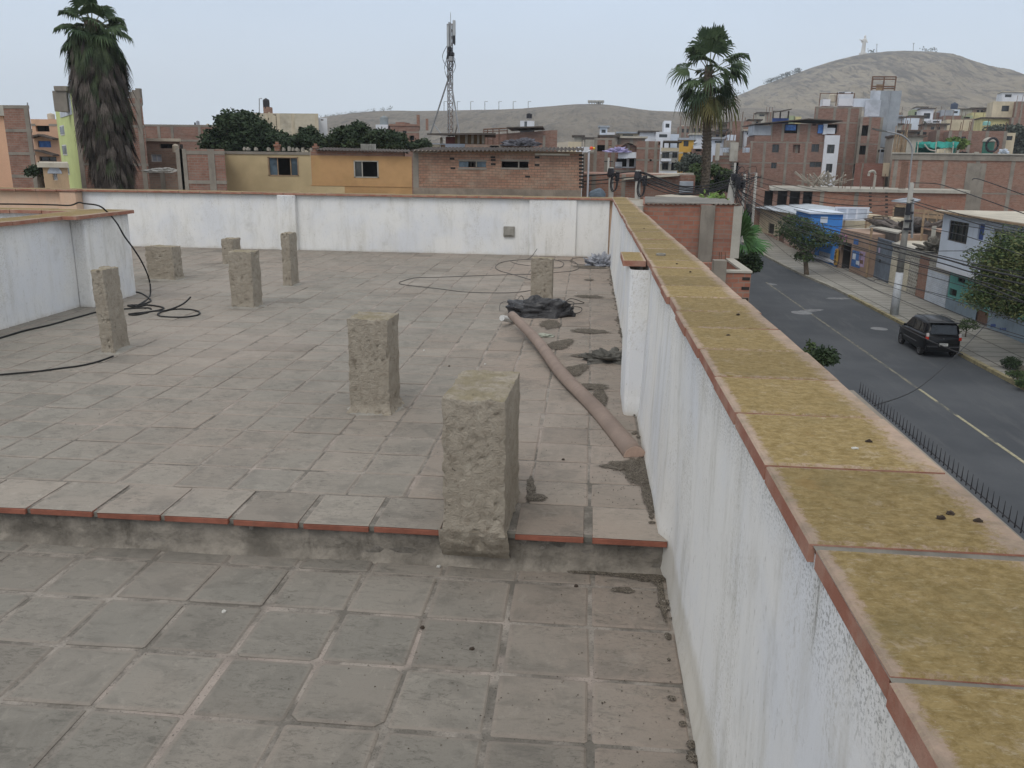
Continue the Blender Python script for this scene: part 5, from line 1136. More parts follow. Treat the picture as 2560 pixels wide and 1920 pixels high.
mb=MB(); a=F.sz(Z5(1610,1370)); b=F.sz(Z5(1655,1505)); ob(F,mb,a[0],b[0],-.3,-.1,b[1],a[1]); mb.build('pale_panel',CR,h)
# long roof garden building (U)
F=FY(97); h=house('long brick building with a thick concrete roof beam and a roof garden',F,Z6(325,820),Z6(1900,812),12,B1,cols=[Z6(345,1000),Z6(580,1000),Z6(835,1000),Z6(1150,1000),Z6(1500,1000)],beams=[Z6(0,1180)],cw=.75,name='building',cat='building')
s0,s1,z0,zb=h['_s']; mb=MB(); ob(F,mb,s0-.1,s1,-.12,.06,F.sz(Z6(900,872))[1],z0+.004); mb.build('roof_beam',CO,h); mb=MB(); ob(F,mb,s0-.2,s1,-.25,12,z0+.006,z0+.14); mb.build('roof_slab',CO2,h)
mb=MB(); a=F.sz(Z6(1150,1000))[0]; ob(F,mb,a-1.1,a+.9,-.06,-.03,F.sz(Z6(900,1370))[1],z0-.9); mb.build('wide_column',CO,h)
NET=plain('green_net',(.04,.30,.25),.8,.4,.8,.3,dirt=.2)
zr=z0+.14
t=thing('net_shed','green shade-net shed on posts on the roof garden','shed',tuple(F.pt(F.sz(Z6(600,800))[0],zr,3)))
mb=MB(); vs=[];fs=[]; n=20
sa=F.sz(Z6(590,700))[0]; sb=F.sz(Z6(990,700))[0]; zt=F.sz(Z6(750,688))[1]
for i in range(n+1):
    s_=sa+(sb-sa)*i/n
    for j,(d,z) in enumerate(((.9,zr+.9),(1.,zt-.6),(1.3,zt),(5,zt-.2))): vs.append(F.pt(s_,z+.25*mn.noise(Vector((i*.5,j*3,1))),d+.2*mn.noise(Vector((i*.7,j,4)))))
for i in range(n):
    for j in range(3):
        if j==0 and 6<i<16: continue
        a=4*i+j; fs.append((a,a+4,a+5,a+1))
mb.add(vs,fs); mb.build('net',NET,t)
mb=MB(); mb.add([F.pt(sa,zr,1.),F.pt(sa,zt,1.),F.pt(sa+.5,zt,4.5),F.pt(sa+.5,zr,4.5)],[(0,1,2,3)]); mb.add([F.pt(sa,zr,4.4),F.pt(sb,zr,4.4),F.pt(sb,zt-.2,4.4),F.pt(sa,zt-.2,4.4)],[(0,1,2,3)]); mb.build('net_side',NET,t)
for s_ in (sa+.2,(sa+sb)/2,sb-.3): MB().tube([F.pt(s_,zr,.9),F.pt(s_,zt,1.)],.06,6).build('post',CO2,t)
MB().tube(smoothpath([F.pt(F.sz(Z6(640,765))[0],zr+.9,.3),F.pt(F.sz(Z6(690,790))[0],zr+.35,.3),F.pt(F.sz(Z6(760,800))[0],zr+.2,.3)],6),.07,6).build('white_pipe',CO2,t)
t=thing('water_tank','green water tank with a white dome lid and a black hose coil','water tank',tuple(F.pt(F.sz(Z6(1270,800))[0],zr,1.5)))
c=F.pt(F.sz(Z6(1272,800))[0],zr,1.6); r_=abs(F.sz(Z6(1330,700))[0]-F.sz(Z6(1212,700))[0])/2; hh=F.sz(Z6(1270,688))[1]-zr; hd=F.sz(Z6(1270,640))[1]-zr
MB().lathe(c,[(r_*.92,0),(r_*.95,hh*.5),(r_*.95,hh)],20).build('tank_body',plain('green_tank',(.05,.17,.13),.6,.2,1,0),t); MB().lathe(c+Vector((0,0,hh)),[(r_*1.08,0),(r_*1.05,(hd-hh)*.3),(r_*.8,(hd-hh)*.7),(r_*.35,(hd-hh)*.97),(.02,hd-hh)],20).build('dome_lid',CO2,t,smooth=True)
pp=F.pt(F.sz(Z6(1318,720))[0],F.sz(Z6(1318,720))[1],.3); MB().tube([pp+Vector(((.6*math.cos(a*.35)),0,.7*math.sin(a*.35))) for a in range(19)],.13,6).build('hose_coil',BK,t)
for i,(x,y,w,hh_,m_,lab) in enumerate(((830,760,60,50,CR,'stack of pale boards in front of the net shed'),(880,790,16,22,CO2,'white bucket beside the boards on the roof garden'),(930,762,14,40,RS,'dark red chair frame on the roof garden'),(968,785,30,26,CO2,'white tub on the roof garden right of the red chair'),(1030,795,50,14,BK,'dark sack lying on the roof garden'),(1170,795,40,16,CO2,'low white tray left of the domed tank'),(1450,770,60,40,LB,'blue bundle on the roof garden right of the domed tank'))):
    a=F.sz(Z6(x,y)); ww=w/3.951/2075*97/2; h2=hh_/3.951/2075*97
    p=F.pt(a[0],zr,1+.2*i)
    if m_ in (BK,LB): lump('bundle',lab,'bundle',tuple(p),ww*1.2,.6,h2,m_,i+3,.6,2.5,n=24)
    elif 'bucket' in lab or 'tub' in lab: tag(MB().lathe(p,[(ww*.8,0),(ww,h2),(ww*.9,h2),(ww*.75,.05)],16).build('tub',m_),lab,'tub')
    elif 'chair' in lab:
        mb=MB(); 
        for dx,dy in ((-.25,-.25),(.25,-.25),(-.25,.25),(.25,.25)): mb.tube([p+Vector((dx,dy,0)),p+Vector((dx,dy,.5 if dy<0 else 1.05))],.03,5)
        mb.box(p.x-.3,p.x+.3,p.y-.3,p.y+.3,p.z+.45,p.z+.5); mb.box(p.x-.3,p.x+.3,p.y+.22,p.y+.28,p.z+.6,p.z+1.05); tag(mb.build('chair',m_),lab,'chair')
    elif 'tray' in lab: mb=MB(); mb.box(p.x-ww,p.x+ww,p.y,p.y+.6,p.z,p.z+h2*.4); mb.box(p.x-ww,p.x+ww,p.y,p.y+.05,p.z+h2*.4,p.z+h2); tag(mb.build('tray',m_),lab,'tray')
    else:
        mb=MB()
        for k in range(5): mb.obox(p+Vector((-ww+k*.35,k*.08,0)),(1,0,0),(0,1,0),.3,.06,h2*(.7+.08*k))
        tag(mb.build('boards',m_),lab,'boards')
mb=MB(); rnd=random.Random(8)
for i in range(14): a=F.sz(Z6(318+i*10,800))[0]; mb.tube([F.pt(a,zr,3+rnd.random()),F.pt(a+rnd.uniform(-.1,.1),zr+rnd.uniform(1.6,2.9),3+rnd.random())],.05,4)
tag(mb.build('cane_fence',WD),'ragged cane fence at the left end of the roof garden','fence')
# brick street building with four tall openings (R)
F=FY(91); h=house('low brick building with four tall dark openings under a projecting concrete slab',F,Z7(400,245),Z7(1020,247),9,B1,wins=[(Z7(492,232),Z7(568,420),'o'),(Z7(634,240),Z7(722,438),'o'),(Z7(768,250),Z7(860,450),'o'),(Z7(912,258),Z7(1008,470),'o')],name='building',cat='building')
s0,s1,z0,zb=h['_s']; mb=MB(); ob(F,mb,s0+1.2,s1+.3,-.5,9,z0+.004,z0+.28); mb.build('roof_slab',CO2,h)
h=house('orange brick wall building with rebar and ruled holes right of the four tall openings',F,Z7(1022,262),Z6(1055,1195),9,B3,cols=[Z7(1115,300),Z7(1490,300)],cw=.8,name='building',cat='building')
s0,s1,z0,zb=h['_s']; mb=MB(); ob(F,mb,s0,s1+.2,-.3,9,z0+.004,z0+.32); mb.build('roof_slab',CO2,h)
mb=MB()
for x in (1640,1818):
    for y in (270,310,350,395,430,480,520): a=F.sz(Z7(x,y)); mb=MB(); ob(F,mb,a[0]-.14,a[0]+.14,-.012,-.004,a[1]-.08,a[1]+.08); mb.build('putlog_hole',DK,h)
mb=MB(); rnd=random.Random(5)
for x in (1300,1345,1375,1440,1540,1655,1800): a=F.sz(Z7(x,235)); MB().tube([F.pt(a[0],z0+.3,.4),F.pt(a[0]+rnd.uniform(-.1,.1),z0+.3+rnd.uniform(1.2,2.6),.4)],.035,4).build('rebar',RS,h)
for i in range(8): a=F.sz(Z6(400+i*9,1120)); MB().tube([F.pt(a[0],z0+.3,1.5),F.pt(a[0],z0+.3+2.8,1.5)],.03,4).build('rebar',RS,h)
# heap of timber on the slab
mb=MB()
for i in range(46):
    a=F.sz(Z7(rnd.uniform(960,1320),205)); z=z0+.35; p=F.pt(a[0],z+rnd.random()*.5,1+rnd.random()*3); mb.beam(p,p+Vector((rnd.uniform(-2.2,2.2),rnd.uniform(-1,1),rnd.uniform(.1,1.3))),.12,.09)
tag(mb.build('timber_heap',plain('old_timber',(.33,.30,.25),.95,.4,1,.2,dirt=.4)),'heap of grey scrap timber on the concrete slab roof','timber')
c=F.sz(Z7(1700,205)); mb=MB().tube(smoothpath([F.pt(c[0],z0+.3,.6),F.pt(c[0],z0+1.7,.6),F.pt(c[0]-.2,z0+2.1,.6),F.pt(c[0]-.6,z0+2.0,.6),F.pt(c[0]-.65,z0+1.6,.6)],5),.13,7); tag(mb.build('vent_pipe',CO2),'white gooseneck vent pipe on the slab roof','pipe')
# white multi pane panel, advert blue box, scrap panels in the yards
F=FY(76); t=thing('window_panel','big white-framed translucent panel leaning in the yard behind the blue shop','panel',tuple(at(Z7(1435,640),Y=76)))
mb=MB(); a=F.sz(Z7(1258,422)); b=F.sz(Z7(1615,575)); 
for x in (1258,1375,1480,1600): s_=F.sz(Z7(x,500))[0]; ob(F,mb,s_,s_+.16,-.06,.02,b[1],a[1])
ob(F,mb,a[0],b[0],-.07,.03,a[1]-.16,a[1]); ob(F,mb,a[0],b[0],-.07,.03,b[1],b[1]+.14); mb.build('frame',WH,t)
m2=MB(); ob(F,m2,a[0],b[0],-.03,-.0,b[1],a[1]); m2.build('pane',SV,t)
for x in (1350,1590): mb=MB(); s_=F.sz(Z7(x,600)); mb.box(F.pt(s_[0],0).x,F.pt(s_[0],0).x+.12,76,76.12,-6.9,b[1]); mb.build('leg',WD,t)
t=thing('board_wall_panel','grey slatted board wall with a ladder-like rack leaning on it','panel',tuple(at(Z7(1740,640),Y=75)))
F=FY(75); mb=MB(); a=F.sz(Z7(1612,512)); b=F.sz(Z7(1850,640))
for k in range(9): z=b[1]+(a[1]-b[1])*k/9; ob(F,mb,a[0],b[0],0,.04,z,z+(a[1]-b[1])/9-.03)
mb.build('slats',WD,t); mb=MB(); a=F.sz(Z7(1665,530)); b=F.sz(Z7(1815,625))
for s_ in (a[0],b[0]): ob(F,mb,s_,s_+.12,-.15,-.05,b[1],a[1])
for k in range(4): z=b[1]+(a[1]-b[1])*k/3.3; ob(F,mb,a[0],b[0],-.14,-.08,z,z+.1)
mb.build('rack',DR,t)
# shack roofs and clutter behind the street walls
def slabroof(label,pts,Y0,mat,th=.12,posts=True,name='shed',zb=-6.9):
    """pts: image corners as (zoomed px, Y)"""
    P=[at(q,Y=y) for q,y in pts]; P=[(at(q,X=22.6) if 15<p.x<22.6 and y<86 else p) for p,(q,y) in zip(P,pts)]; t=thing(name,label,'shed',tuple(P[0])); mb=MB(); mb.add([p-Vector((0,0,th)) for p in P]+P,[(3,2,1,0),(4,5,6,7),(0,1,5,4),(1,2,6,5),(2,3,7,6),(3,0,4,7)]); mb.build('roof',mat,t)
    if posts:
        c=sum(P,Vector())/4; Q=[c+(p-c)*.93 for p in P]; vs=[Vector((p.x,p.y,zb)) for p in Q]+[p-Vector((0,0,th+.02)) for p in Q]
        MB().add(vs,[(0,1,5,4),(1,2,6,5),(2,3,7,6),(3,0,4,7)]).build('wall',DR,t)
    return t
slabroof('pale sheet roof with dark edge behind the steel gate',[(Z7(1340,650),70),(Z7(1905,700),66),(Z7(1960,655),78),(Z7(1500,640),80)],0,PR)
slabroof('narrow pale plank roof on a post beside the tall street pole',[(Z7(1630,640),68),(Z7(1940,705),62),(Z7(1985,680),66),(Z7(1650,620),72)],0,CO2,posts=True)
slabroof('flat pale concrete roof behind the cream block wall',[(ZD(535,1065),62.5),(ZD(1190,1200),54.2),(ZD(1195,1068),66),(ZD(700,1060),72)],0,PR,posts=False)
slabroof('reddish rusty sheet roof behind the flat pale roof',[(ZD(890,885),70),(ZD(1225,950),64),(ZD(1228,905),72),(ZD(950,880),78)],0,plain('rusty_sheet',(.36,.24,.18),.9,.3,1,.1))
slabroof('tilted scrap sheet roof on thin poles behind the street pole',[(ZD(620,580),82),(ZD(860,612),80),(ZD(970,570),84),(ZD(830,540),87)],0,GR,posts=False)
rnd=random.Random(41); 
t=thing('scaffold_shed','rickety dark timber scaffold shed behind the street pole','shed',tuple(at(ZD(900,860),Y=80)))
mb=MB()
for x in (650,700,820,880,1020,1070,1180,1230): p=at(ZD(x,640+rnd.random()*60),Y=80+rnd.random()*3); mb.tube([Vector((p.x,p.y,-6.9)),p],.07,5)
mb.build('poles',WD,t)
for (x0,y0,x1,y1) in ((670,640,830,655),(640,790,860,812),(880,700,1250,740),(880,830,1110,860),(880,760,1230,790)):
    mb=MB(); mb.beam(at(ZD(x0,y0),Y=80.5),at(ZD(x1,y1),Y=80),.15,.28); mb.build('board',WD,t)
mb=MB(); a=at(ZD(900,740),Y=82);b=at(ZD(1240,900),Y=82); mb.box(a.x,b.x,82,82.2,b.z,a.z); mb.build('board_wall',plain('old_board_dark',(.16,.13,.10),.95,.4,1,.2),t)
mb=MB(); a=at(ZD(660,650),Y=82.5);b=at(ZD(850,900),Y=82.5); mb.box(a.x,b.x,82.5,82.7,b.z,a.z); mb.build('board_wall',DR,t)
junk('pile of grey tyres and rubble on the flat pale roof',at(ZD(1140,1190),Y=56),.9,.7,.55,plain('rubble',(.15,.14,.12),.95,.4,3,.5),61)
junk('heap of yard scrap beside the scaffold shed',at(ZD(900,1020),Y=70),3.,1.6,1.2,plain('scrap',(.14,.12,.11),.95,.5,2,.5),67)
for x,y,lab in ((1095,1060,'left of two short roof posts'),(1120,1055,'right of two short roof posts')): p=at(ZD(x,1110),Y=58); mb=MB().box(p.x-.06,p.x+.06,58,58.12,p.z,p.z+1.2); tag(mb.build('post',CO2),lab+' on the flat pale roof','post')
for (x0,y0),(x1,y1),Y,lab in ((ZD(385,910),ZD(378,1010),66,'short dark post rising behind the steel gate'),(ZD(1010,735),ZD(985,1115),66,'tall thin wooden pole behind the cream block wall')): 
    p=at((x0,y0),Y=Y);q=at((x1,y1),Y=Y); tag(MB().tube([p,Vector((q.x,q.y,-6.9))],.09,6).build('wood_pole',WD),lab,'pole')
# ---------------------------------------------------------------- street frontage
FS=Fa((at(Z8(265,575),Z=-6.9).x,at(Z8(265,575),Z=-6.9).y),(21.72,37.)); g0=at(Z8(265,575),Z=-6.9)
FS=Fa((22.05,63.5),(21.5,36.))
FT=Fa((18.0,90.6),(21.75,65.8))
def bx(F,parent,name,q0,q1,mat,d0=-.03,d1=.0,z0=None,z1=None):
    a=F.sz(q0);b=F.sz(q1); mb=MB(); ob(F,mb,min(a[0],b[0]),max(a[0],b[0]),d0,d1,min(a[1],b[1]) if z0 is None else z0,max(a[1],b[1]) if z1 is None else z1); return mb.build(name,mat,parent)
ZG=-6.9
def prism(F,label,s0,s1,z1,depth,mat,name='house',cat='house',holes=(),zb=ZG-.3,group=None,zr=None):
    t=thing(name,label,cat,tuple(F.pt((s0+s1)/2,zb,depth/2)),group); wallmesh(F,s0,s1,zb,z1,z1 if zr is None else zr,depth,[h[:4] for h in holes]).build('wall',mat,t)
    for h in holes: window(F,t,h[:4],h[4])
    return t
S=lambda F,x,y,Z=Z7: F.sz(Z(x,y))
# tiled cream house
F=FT; L=F.e.dot((F.pt(0,0)-F.p)); 
sA=S(F,385,800)[0]; sB=S(F,1018,960)[0]
zt=-3.05
def wz(x0,x1,yt,yb,Z=Z7,F=None):
    F=F or FT; a=F.sz(Z(x0,yt)); b=F.sz(Z(x1,yb)); c=F.sz(Z(x0,yb)); 
    return (min(a[0],b[0]),max(a[0],b[0]))
def hole(F,x0,yt0,x1,yb1,k,Z=Z7):
    """corners: left-top and right-bottom image points on a receding plane"""
    a=F.sz(Z(x0,yt0)); b=F.sz(Z(x1,yb1)); return (min(a[0],b[0]),max(a[0],b[0]),min(a[1],b[1]),max(a[1],b[1]),k)
hs=[hole(F,528,600,585,725,'g'),hole(F,640,690,690,910,'K'),hole(F,783,840,830,955,'K')]
hs=[(a,b,(ZG+.02 if k=='K' else c),d,k) for a,b,c,d,k in hs]
t=prism(F,'cream street house with pink patterned tile dado and dark red doors',sA,sB,zt,8,CR,holes=hs)
s_=NT('dado_tiles'); uv=s_.vec('UV'); b_=s_.n('ShaderNodeTexBrick'); b_.offset=0; s_.l(uv,b_.inputs['Vector'])
for k,x in (('Color1',(.46,.31,.25,1)),('Color2',(.17,.10,.08,1)),('Mortar',(.40,.33,.28,1)),('Scale',1.),('Mortar Size',.03),('Brick Width',.38),('Row Height',.30)): b_.inputs[k].default_value=x
DADO=s_.out(b_.outputs['Color'],.7)
zd=F.sz(Z7(600,735))[1]
segs=[(sA,hs[1][0]),(hs[1][1],hs[2][0]),(hs[2][1],sB)]
for a,b in segs: mb=MB(); ob(F,mb,a,b,-.035,0,ZG-.1,zd); mb.build('tile_dado',DADO,t)
mb=MB(); n=40; vs=[];fs=[]
for i in range(n*4+1): s0=sA-.3+(sB-sA+.3)*i/(n*4); dz=.04*math.sin(i*1.57); vs+=[F.pt(s0,zt+.08+dz,-.6),F.pt(s0,zt+.5+dz,5.),F.pt(s0,zt+.05+dz,-.6),F.pt(s0,zt+.47+dz,5.)]
for i in range(n*4): a=4*i; fs+=[(a,a+4,a+5,a+1),(a+2,a+3,a+7,a+6),(a,a+2,a+6,a+4)]
mb.add(vs,fs); mb.build('sheet_roof',plain('pale_blue_sheet',(.42,.46,.50),.8,.2,1,.1,dirt=.3),t)
bx(F,t,'notice_board',Z7(556,815),Z7(602,880),CO2,-.06,-.035)
# dark entrance left of it
t=prism(F,'dark open entrance left of the pink tiled house, behind the lamp pole',sA-4.5,sA-.02,zt+.2,5,CO,holes=[(sA-4.,sA-.6,ZG+.02,zt-.6,'o')],name='entrance',cat='entrance')
# blue shop
F=FS; s0=S(F,1018,960)[0]; 
FB=Fa((20.6,73.5),(21.9,63.2)); F=FB
sa=S(F,1020,1000)[0]; sb=S(F,1262,1050)[0]
t=prism(F,'bright blue kiosk front with a white base edge beside the street tree',sa,sb,-4.0,5,BU,name='shop',cat='shop',holes=[hole(F,1075,900,1195,1040,'G')])
bx(F,t,'base_edge',Z7(1020,1020),Z7(1262,1090),WH,-.12,-.02,ZG+.35,ZG+.62)
t2=thing('blue_box_room','bright blue box room with a pale roof above the shop','roof room',tuple(at(Z7(1200,600),Y=73)))
Fb=FY(73); mb=MB(); a=Fb.sz(Z7(990,500)); b=Fb.sz(Z7(1325,690)); ob(Fb,mb,a[0],b[0],0,5,b[1]-1.2,a[1]); mb.build('wall',BU,t2); mb=MB(); ob(Fb,mb,a[0]-.2,b[0]+.1,-.25,5.2,a[1]+.003,a[1]+.14); mb.build('roof',LB,t2); mb=MB(); c=Fb.sz(Z7(1100,530)); d=Fb.sz(Z7(1170,600)); ob(Fb,mb,c[0],d[0],-.03,0,d[1],c[1]); mb.build('faded_patch',LB,t2)
# shop with yellow oval sign, doorway, posters
F=FB; sc=S(F,1600,1200)[0]
F=FS; F=Fa((21.25,67.8),(22.05,61.5))
sa=F.sz(Z7(1268,1090))[0]; sb=F.sz(Z7(1578,1205))[0]
t=prism(F,'peach shop front with an open dark door, blue posters and an upright yellow sign',sa,sb,-3.6,6,plain('shop_peach',(.34,.24,.18),.9,.2,1,.1,dirt=.4),name='shop',cat='shop',holes=[(F.sz(Z7(1312,1000))[0],F.sz(Z7(1420,1000))[0],ZG+.02,-4.6,'o')])
a=F.sz(Z7(1300,880)); b=F.sz(Z7(1300,1070)); mb=MB(); vs=[];n=20; cz=(a[1]+b[1])/2; hz_=(a[1]-b[1])/2
vs=[F.pt(a[0]+.28*math.copysign(abs(math.cos(x))**.6,math.cos(x)),cz+hz_*math.copysign(abs(math.sin(x))**.7,math.sin(x)),d) for d in (-.22,-.10) for x in [2*math.pi*i/n for i in range(n)]]
mb.add(vs,[tuple(range(n))[::-1],tuple(range(n,2*n))]+[(i,(i+1)%n,(i+1)%n+n,i+n) for i in range(n)]); sg=mb.build('yellow_sign',MU,t)
mb=MB()
for k,zz in ((0,.55),(1,0),(2,-.55)): 
    m_=cz+hz_*zz
    if k==0: mb.tube([F.pt(a[0]-.1,m_+.14,-.24),F.pt(a[0]+.1,m_+.14,-.24),F.pt(a[0]+.1,m_,-.24),F.pt(a[0]-.1,m_,-.24),F.pt(a[0]-.1,m_-.14,-.24),F.pt(a[0]+.1,m_-.14,-.24)],.03,4)
    else: mb.tube([F.pt(a[0]-.1,m_-.14,-.24),F.pt(a[0]-.1,m_+.14,-.24),F.pt(a[0]+.1,m_+.14,-.24),F.pt(a[0]+.1,m_-.14,-.24)],.03,4)
mb.build('sign_marks',BK,sg)
for q0,q1,m_ in ((Z7(1450,895),Z7(1525,1095),BC),(Z7(1527,905),Z7(1568,1085),plain('pink_poster',(.45,.35,.52),.8,.5,2,0)),(Z7(1465,770),Z7(1508,840),BC)): bx(F,t,'poster',q0,q1,m_,-.02,0.)
for q0,q1 in ((Z7(1455,930),Z7(1480,1000)),(Z7(1490,1010),Z7(1520,1060)),(Z7(1532,930),Z7(1562,960)),(Z7(1532,1000),Z7(1562,1050))): bx(F,t,'poster_block',q0,q1,LB if q0[0]<2145 else RS,-.03,-.02)
junk('pink flowers and goods above the shop doorway',F.pt(F.sz(Z7(1365,830))[0],-4.5,-.3),.6,.3,.45,plain('pink_goods',(.42,.22,.34),.8,.5,6,.3),71,'goods','goods')
# frontage along FS
F=FS
G=[(1600,1235),(1850,1290)]
sg0=F.sz(Z7(1590,1215))[0]; sg1=F.sz(Z8(262,578))[0]; z_g=-3.9
t=thing('steel_gate','tall blue-grey barred steel gate between the posters and the cream block wall','gate',tuple(F.pt((sg0+sg1)/2,ZG,0)))
mb=MB(); ob(F,mb,sg0,sg1,.05,.09,ZG,z_g); mb.build('gate_sheet',plain('gate_blue',(.16,.24,.36),.7,.3,1,.1,dirt=.4),t)
mb=MB(); n=26
for i in range(n+1): s_=sg0+(sg1-sg0)*i/n; ob(F,mb,s_-.025,s_+.025,-.02,.05,ZG+.05,z_g+.1)
for z in (ZG+.15,(ZG+z_g)/2,z_g): ob(F,mb,sg0,sg1,-.03,.05,z,z+.07)
mb.build('gate_bars',plain('gate_grey',(.17,.20,.24),.6,.2,2,0,dirt=.3),t)
mb=MB(); ob(F,mb,(sg0+sg1)/2+.2,(sg0+sg1)/2+.45,-.05,-.02,ZG+1.3,ZG+1.55); mb.build('lock',BK,t)
for s_ in (sg0-.3,): mb=MB(); ob(F,mb,s_,s_+.3,-.08,.3,ZG,z_g+.1); mb.build('gate_post',CO,t)
mb=MB()
for x,y in ((395,1150),(430,1165),(480,1180)): a=F.sz(ZD(x,y)); ob(F,mb,a[0]-.2,a[0]+.15,-.045,-.032,a[1]-.22,a[1]+.18)
mb.build('gate_stickers',plain('lilac_sticker',(.5,.45,.62),.7,.4,8,0),t)
sA=sg1+.02; sW=[F.sz(Z8(x,y))[0] for x,y in ((430,648),(515,690),(600,720),(790,830))]
zw=-4.15
t=thing('boundary_wall','cream block wall with open lattice bricks between the steel gate and the white wall','wall',tuple(F.pt(sA+2,ZG,0)))
def wbox(a,b,z0,z1,mat,nm,d0=0,d1=.2): mb=MB(); ob(F,mb,a,b,d0,d1,z0,z1); return mb.build(nm,mat,t)
wbox(sA,sW[0],ZG-.2,zw-.65,B6,'block_wall'); wbox(sW[1]+.02,sW[2],ZG-.2,zw,B1,'brick_panel'); wbox(sW[2]+.02,sW[3],ZG-.2,zw-.75,B7,'white_brick_panel')
wbox(sA-.05,sW[3],zw,zw+.28,CO2,'cap_beam',-.1,.5)
def latt(a,b,z0,z1,dx=.34,dz=.22):
    mb=MB(); wbox(a,b,z0,z1,DK,'lattice_back',.14,.2); z=z0; k=0
    while z<z1-.02:
        s_=a+(k%2)*dx/2
        while s_<b-.05: ob(F,mb,s_,min(b,s_+dx*.5),0.,.135,z+dz*.35,min(z1,z+dz)); s_+=dx
        ob(F,mb,a,b,0,.135,z,z+dz*.34); z+=dz; k+=1
    mb.build('lattice_bricks',CO2,t)
latt(sA,sW[0],zw-.65,zw); latt(sW[0]+.02,sW[1],ZG,zw); latt(sW[2]+.02,sW[3],zw-.75,zw,.26,.18)
# white and teal house
F=Fa((21.9,52.6),(21.45,34)); s0=F.sz(Z8(795,830))[0]; s0=min(s0,.3); s1=F.sz((2700,1010))[0]
zl=-3.95; 
hs=[(hole(F,1085,790,1195,975,'K',Z8)),(hole(F,845,600,905,690,'g',Z8)),(hole(F,925,500,985,565,'x',Z8)),(hole(F,1230,770,1420,880,'g',Z8))]
hs=[(a,b,(ZG+.02 if k=='K' else c),min(d,zl-.3),k) for a,b,c,d,k in hs]
t=prism(F,'teal-walled house with a white overhanging upper floor at the right edge',s0,s1,zl,9,TE,holes=hs)
bx(F,t,'grey_dado',Z8(780,760),Z8(1080,960),plain('dado_grey',(.22,.28,.33),.9,.2,1,.1),-.03,-.002,ZG-.1,ZG+.75)
a=hs[0][1]; mb=MB(); ob(F,mb,a+.02,s1,-.03,-.002,ZG-.1,ZG+1.1); mb.build('grey_dado',plain('dado_grey',0),t)
# number plates painted on the dado: two rows of digits
q=F.sz(Z8(1245,950)); mb=MB()
def digits(mb,F,s_,z,txt,hgt,d):
    SEG={'0':'abcdef','1':'bc','2':'abged','3':'abgcd','4':'fgbc','5':'afgcd','6':'afgedc','7':'abc','8':'abcdefg','9':'abcdfg','-':'g'}
    w=hgt*.5
    for ch in txt:
        for g in SEG[ch]:
            x0,x1,z0,z1={'a':(0,w,hgt-.03,hgt),'g':(0,w,hgt/2-.015,hgt/2+.015),'d':(0,w,0,.03),'f':(0,.03,hgt/2,hgt),'e':(0,.03,0,hgt/2),'b':(w-.03,w,hgt/2,hgt),'c':(w-.03,w,0,hgt/2)}[g]
            ob(F,mb,s_+x0,s_+x1,d-.004,d,z+z0,z+z1)
        s_+=w*1.35
for k in range(3): bx(F,t,'painted_mark',Z8(1240+k*16,940),Z8(1250+k*16,975),DB,-.036,-.031)
for k in range(3): bx(F,t,'painted_mark',Z8(1325+k*22,975),Z8(1337+k*22,1005),DB,-.036,-.031)
OVR=-.75
z_b=F.sz(Z8(830,410))[1]; 
Fu=Fa((21.9-.95,52.6),(21.45-.95,34)); u0=Fu.sz(Z8(725,365))[0]; zb_=Fu.sz(Z8(725,365))[1]; ztop=Fu.sz(Z6(830,1385))[1]; u1=Fu.sz((2720,900))[0]
hs=[hole(Fu,890,1462,1047,1705,'x',Z6),hole(Fu,1178,1495,1212,1665,'D',Z6),hole(Fu,1325,1535,1510,1740,'b',Z6)]
hu=[]
for a_,b_,c_,d_,k_ in hs: hu.append((a_,b_,c_,d_,k_))
wallmesh(Fu,u0,u1,zb_,ztop,ztop,10,[x[:4] for x in hu]).build('upper_wall',LB,t)
for x in hu: window(Fu,t,x[:4],x[4])
mb=MB(); ob(Fu,mb,u0-.0,u1,-.02,9.9,zb_-.25,zb_-.003); mb.build('floor_slab',WH,t)
mb=MB(); ob(Fu,mb,u0-.15,u1,-.45,10.2,ztop+.004,ztop+.13); mb.build('roof',PR,t)
mb=MB(); 
for i in range(30): s_=u0+i*.5; ob(Fu,mb,s_,s_+.42+.1*random.random(),-.52-.05*random.random(),-.3,ztop+.0,ztop+.10)
mb.build('frayed_roof_edge',WD,t)
# ---------------------------------------------------------------- low brick yard beyond the near parapet
F=FY(47); h=house('long low brick yard wall and roofs beyond the far parapet corner',F,Z4(250,1050),Z4(1500,1040),8,B1,cols=[Z4(700,1200),Z4(370,1200)],name='wall_block',cat='building')
for lab,pts in (('low pale roof sheets lying in the yard right of the far parapet corner',[(ZE(0,1068),44),(ZE(420,1080),41),(ZE(690,1110),40),(ZE(300,1062),46)]),('grey dusty sheet roof in front of the palm foot',[(ZE(690,1130),38),(ZE(1420,1130),38),(ZE(1440,1085),45),(ZE(760,1100),45)]),('crumpled pale sheet roof beside the grey wall panel',[(ZE(760,1045),43),(ZE(1090,1075),42),(ZE(1400,1060),44),(ZE(1100,1020),46)]),('upper pale roof sheet over the long yard wall',[(ZE(330,795),46.6),(ZE(1090,742),46.6),(ZE(1300,730),52),(ZE(560,735),52)])):
    slabroof(lab,pts,0,PR if 'grey dusty' not in lab else plain('grey_dusty_roof',(.17,.165,.15),.95,.3,.6,.1),posts=('upper' not in lab))
F=FY(46.6); mb=MB(); a=F.sz(ZE(1100,845)); b=F.sz(ZE(1278,1010)); ob(F,mb,a[0],b[0],-.15,.0,b[1],a[1]); tag(mb.build('sheet_panel',GR,bevel=.02),'grey corrugated wall panel on the low yard wall left of the palm','panel')
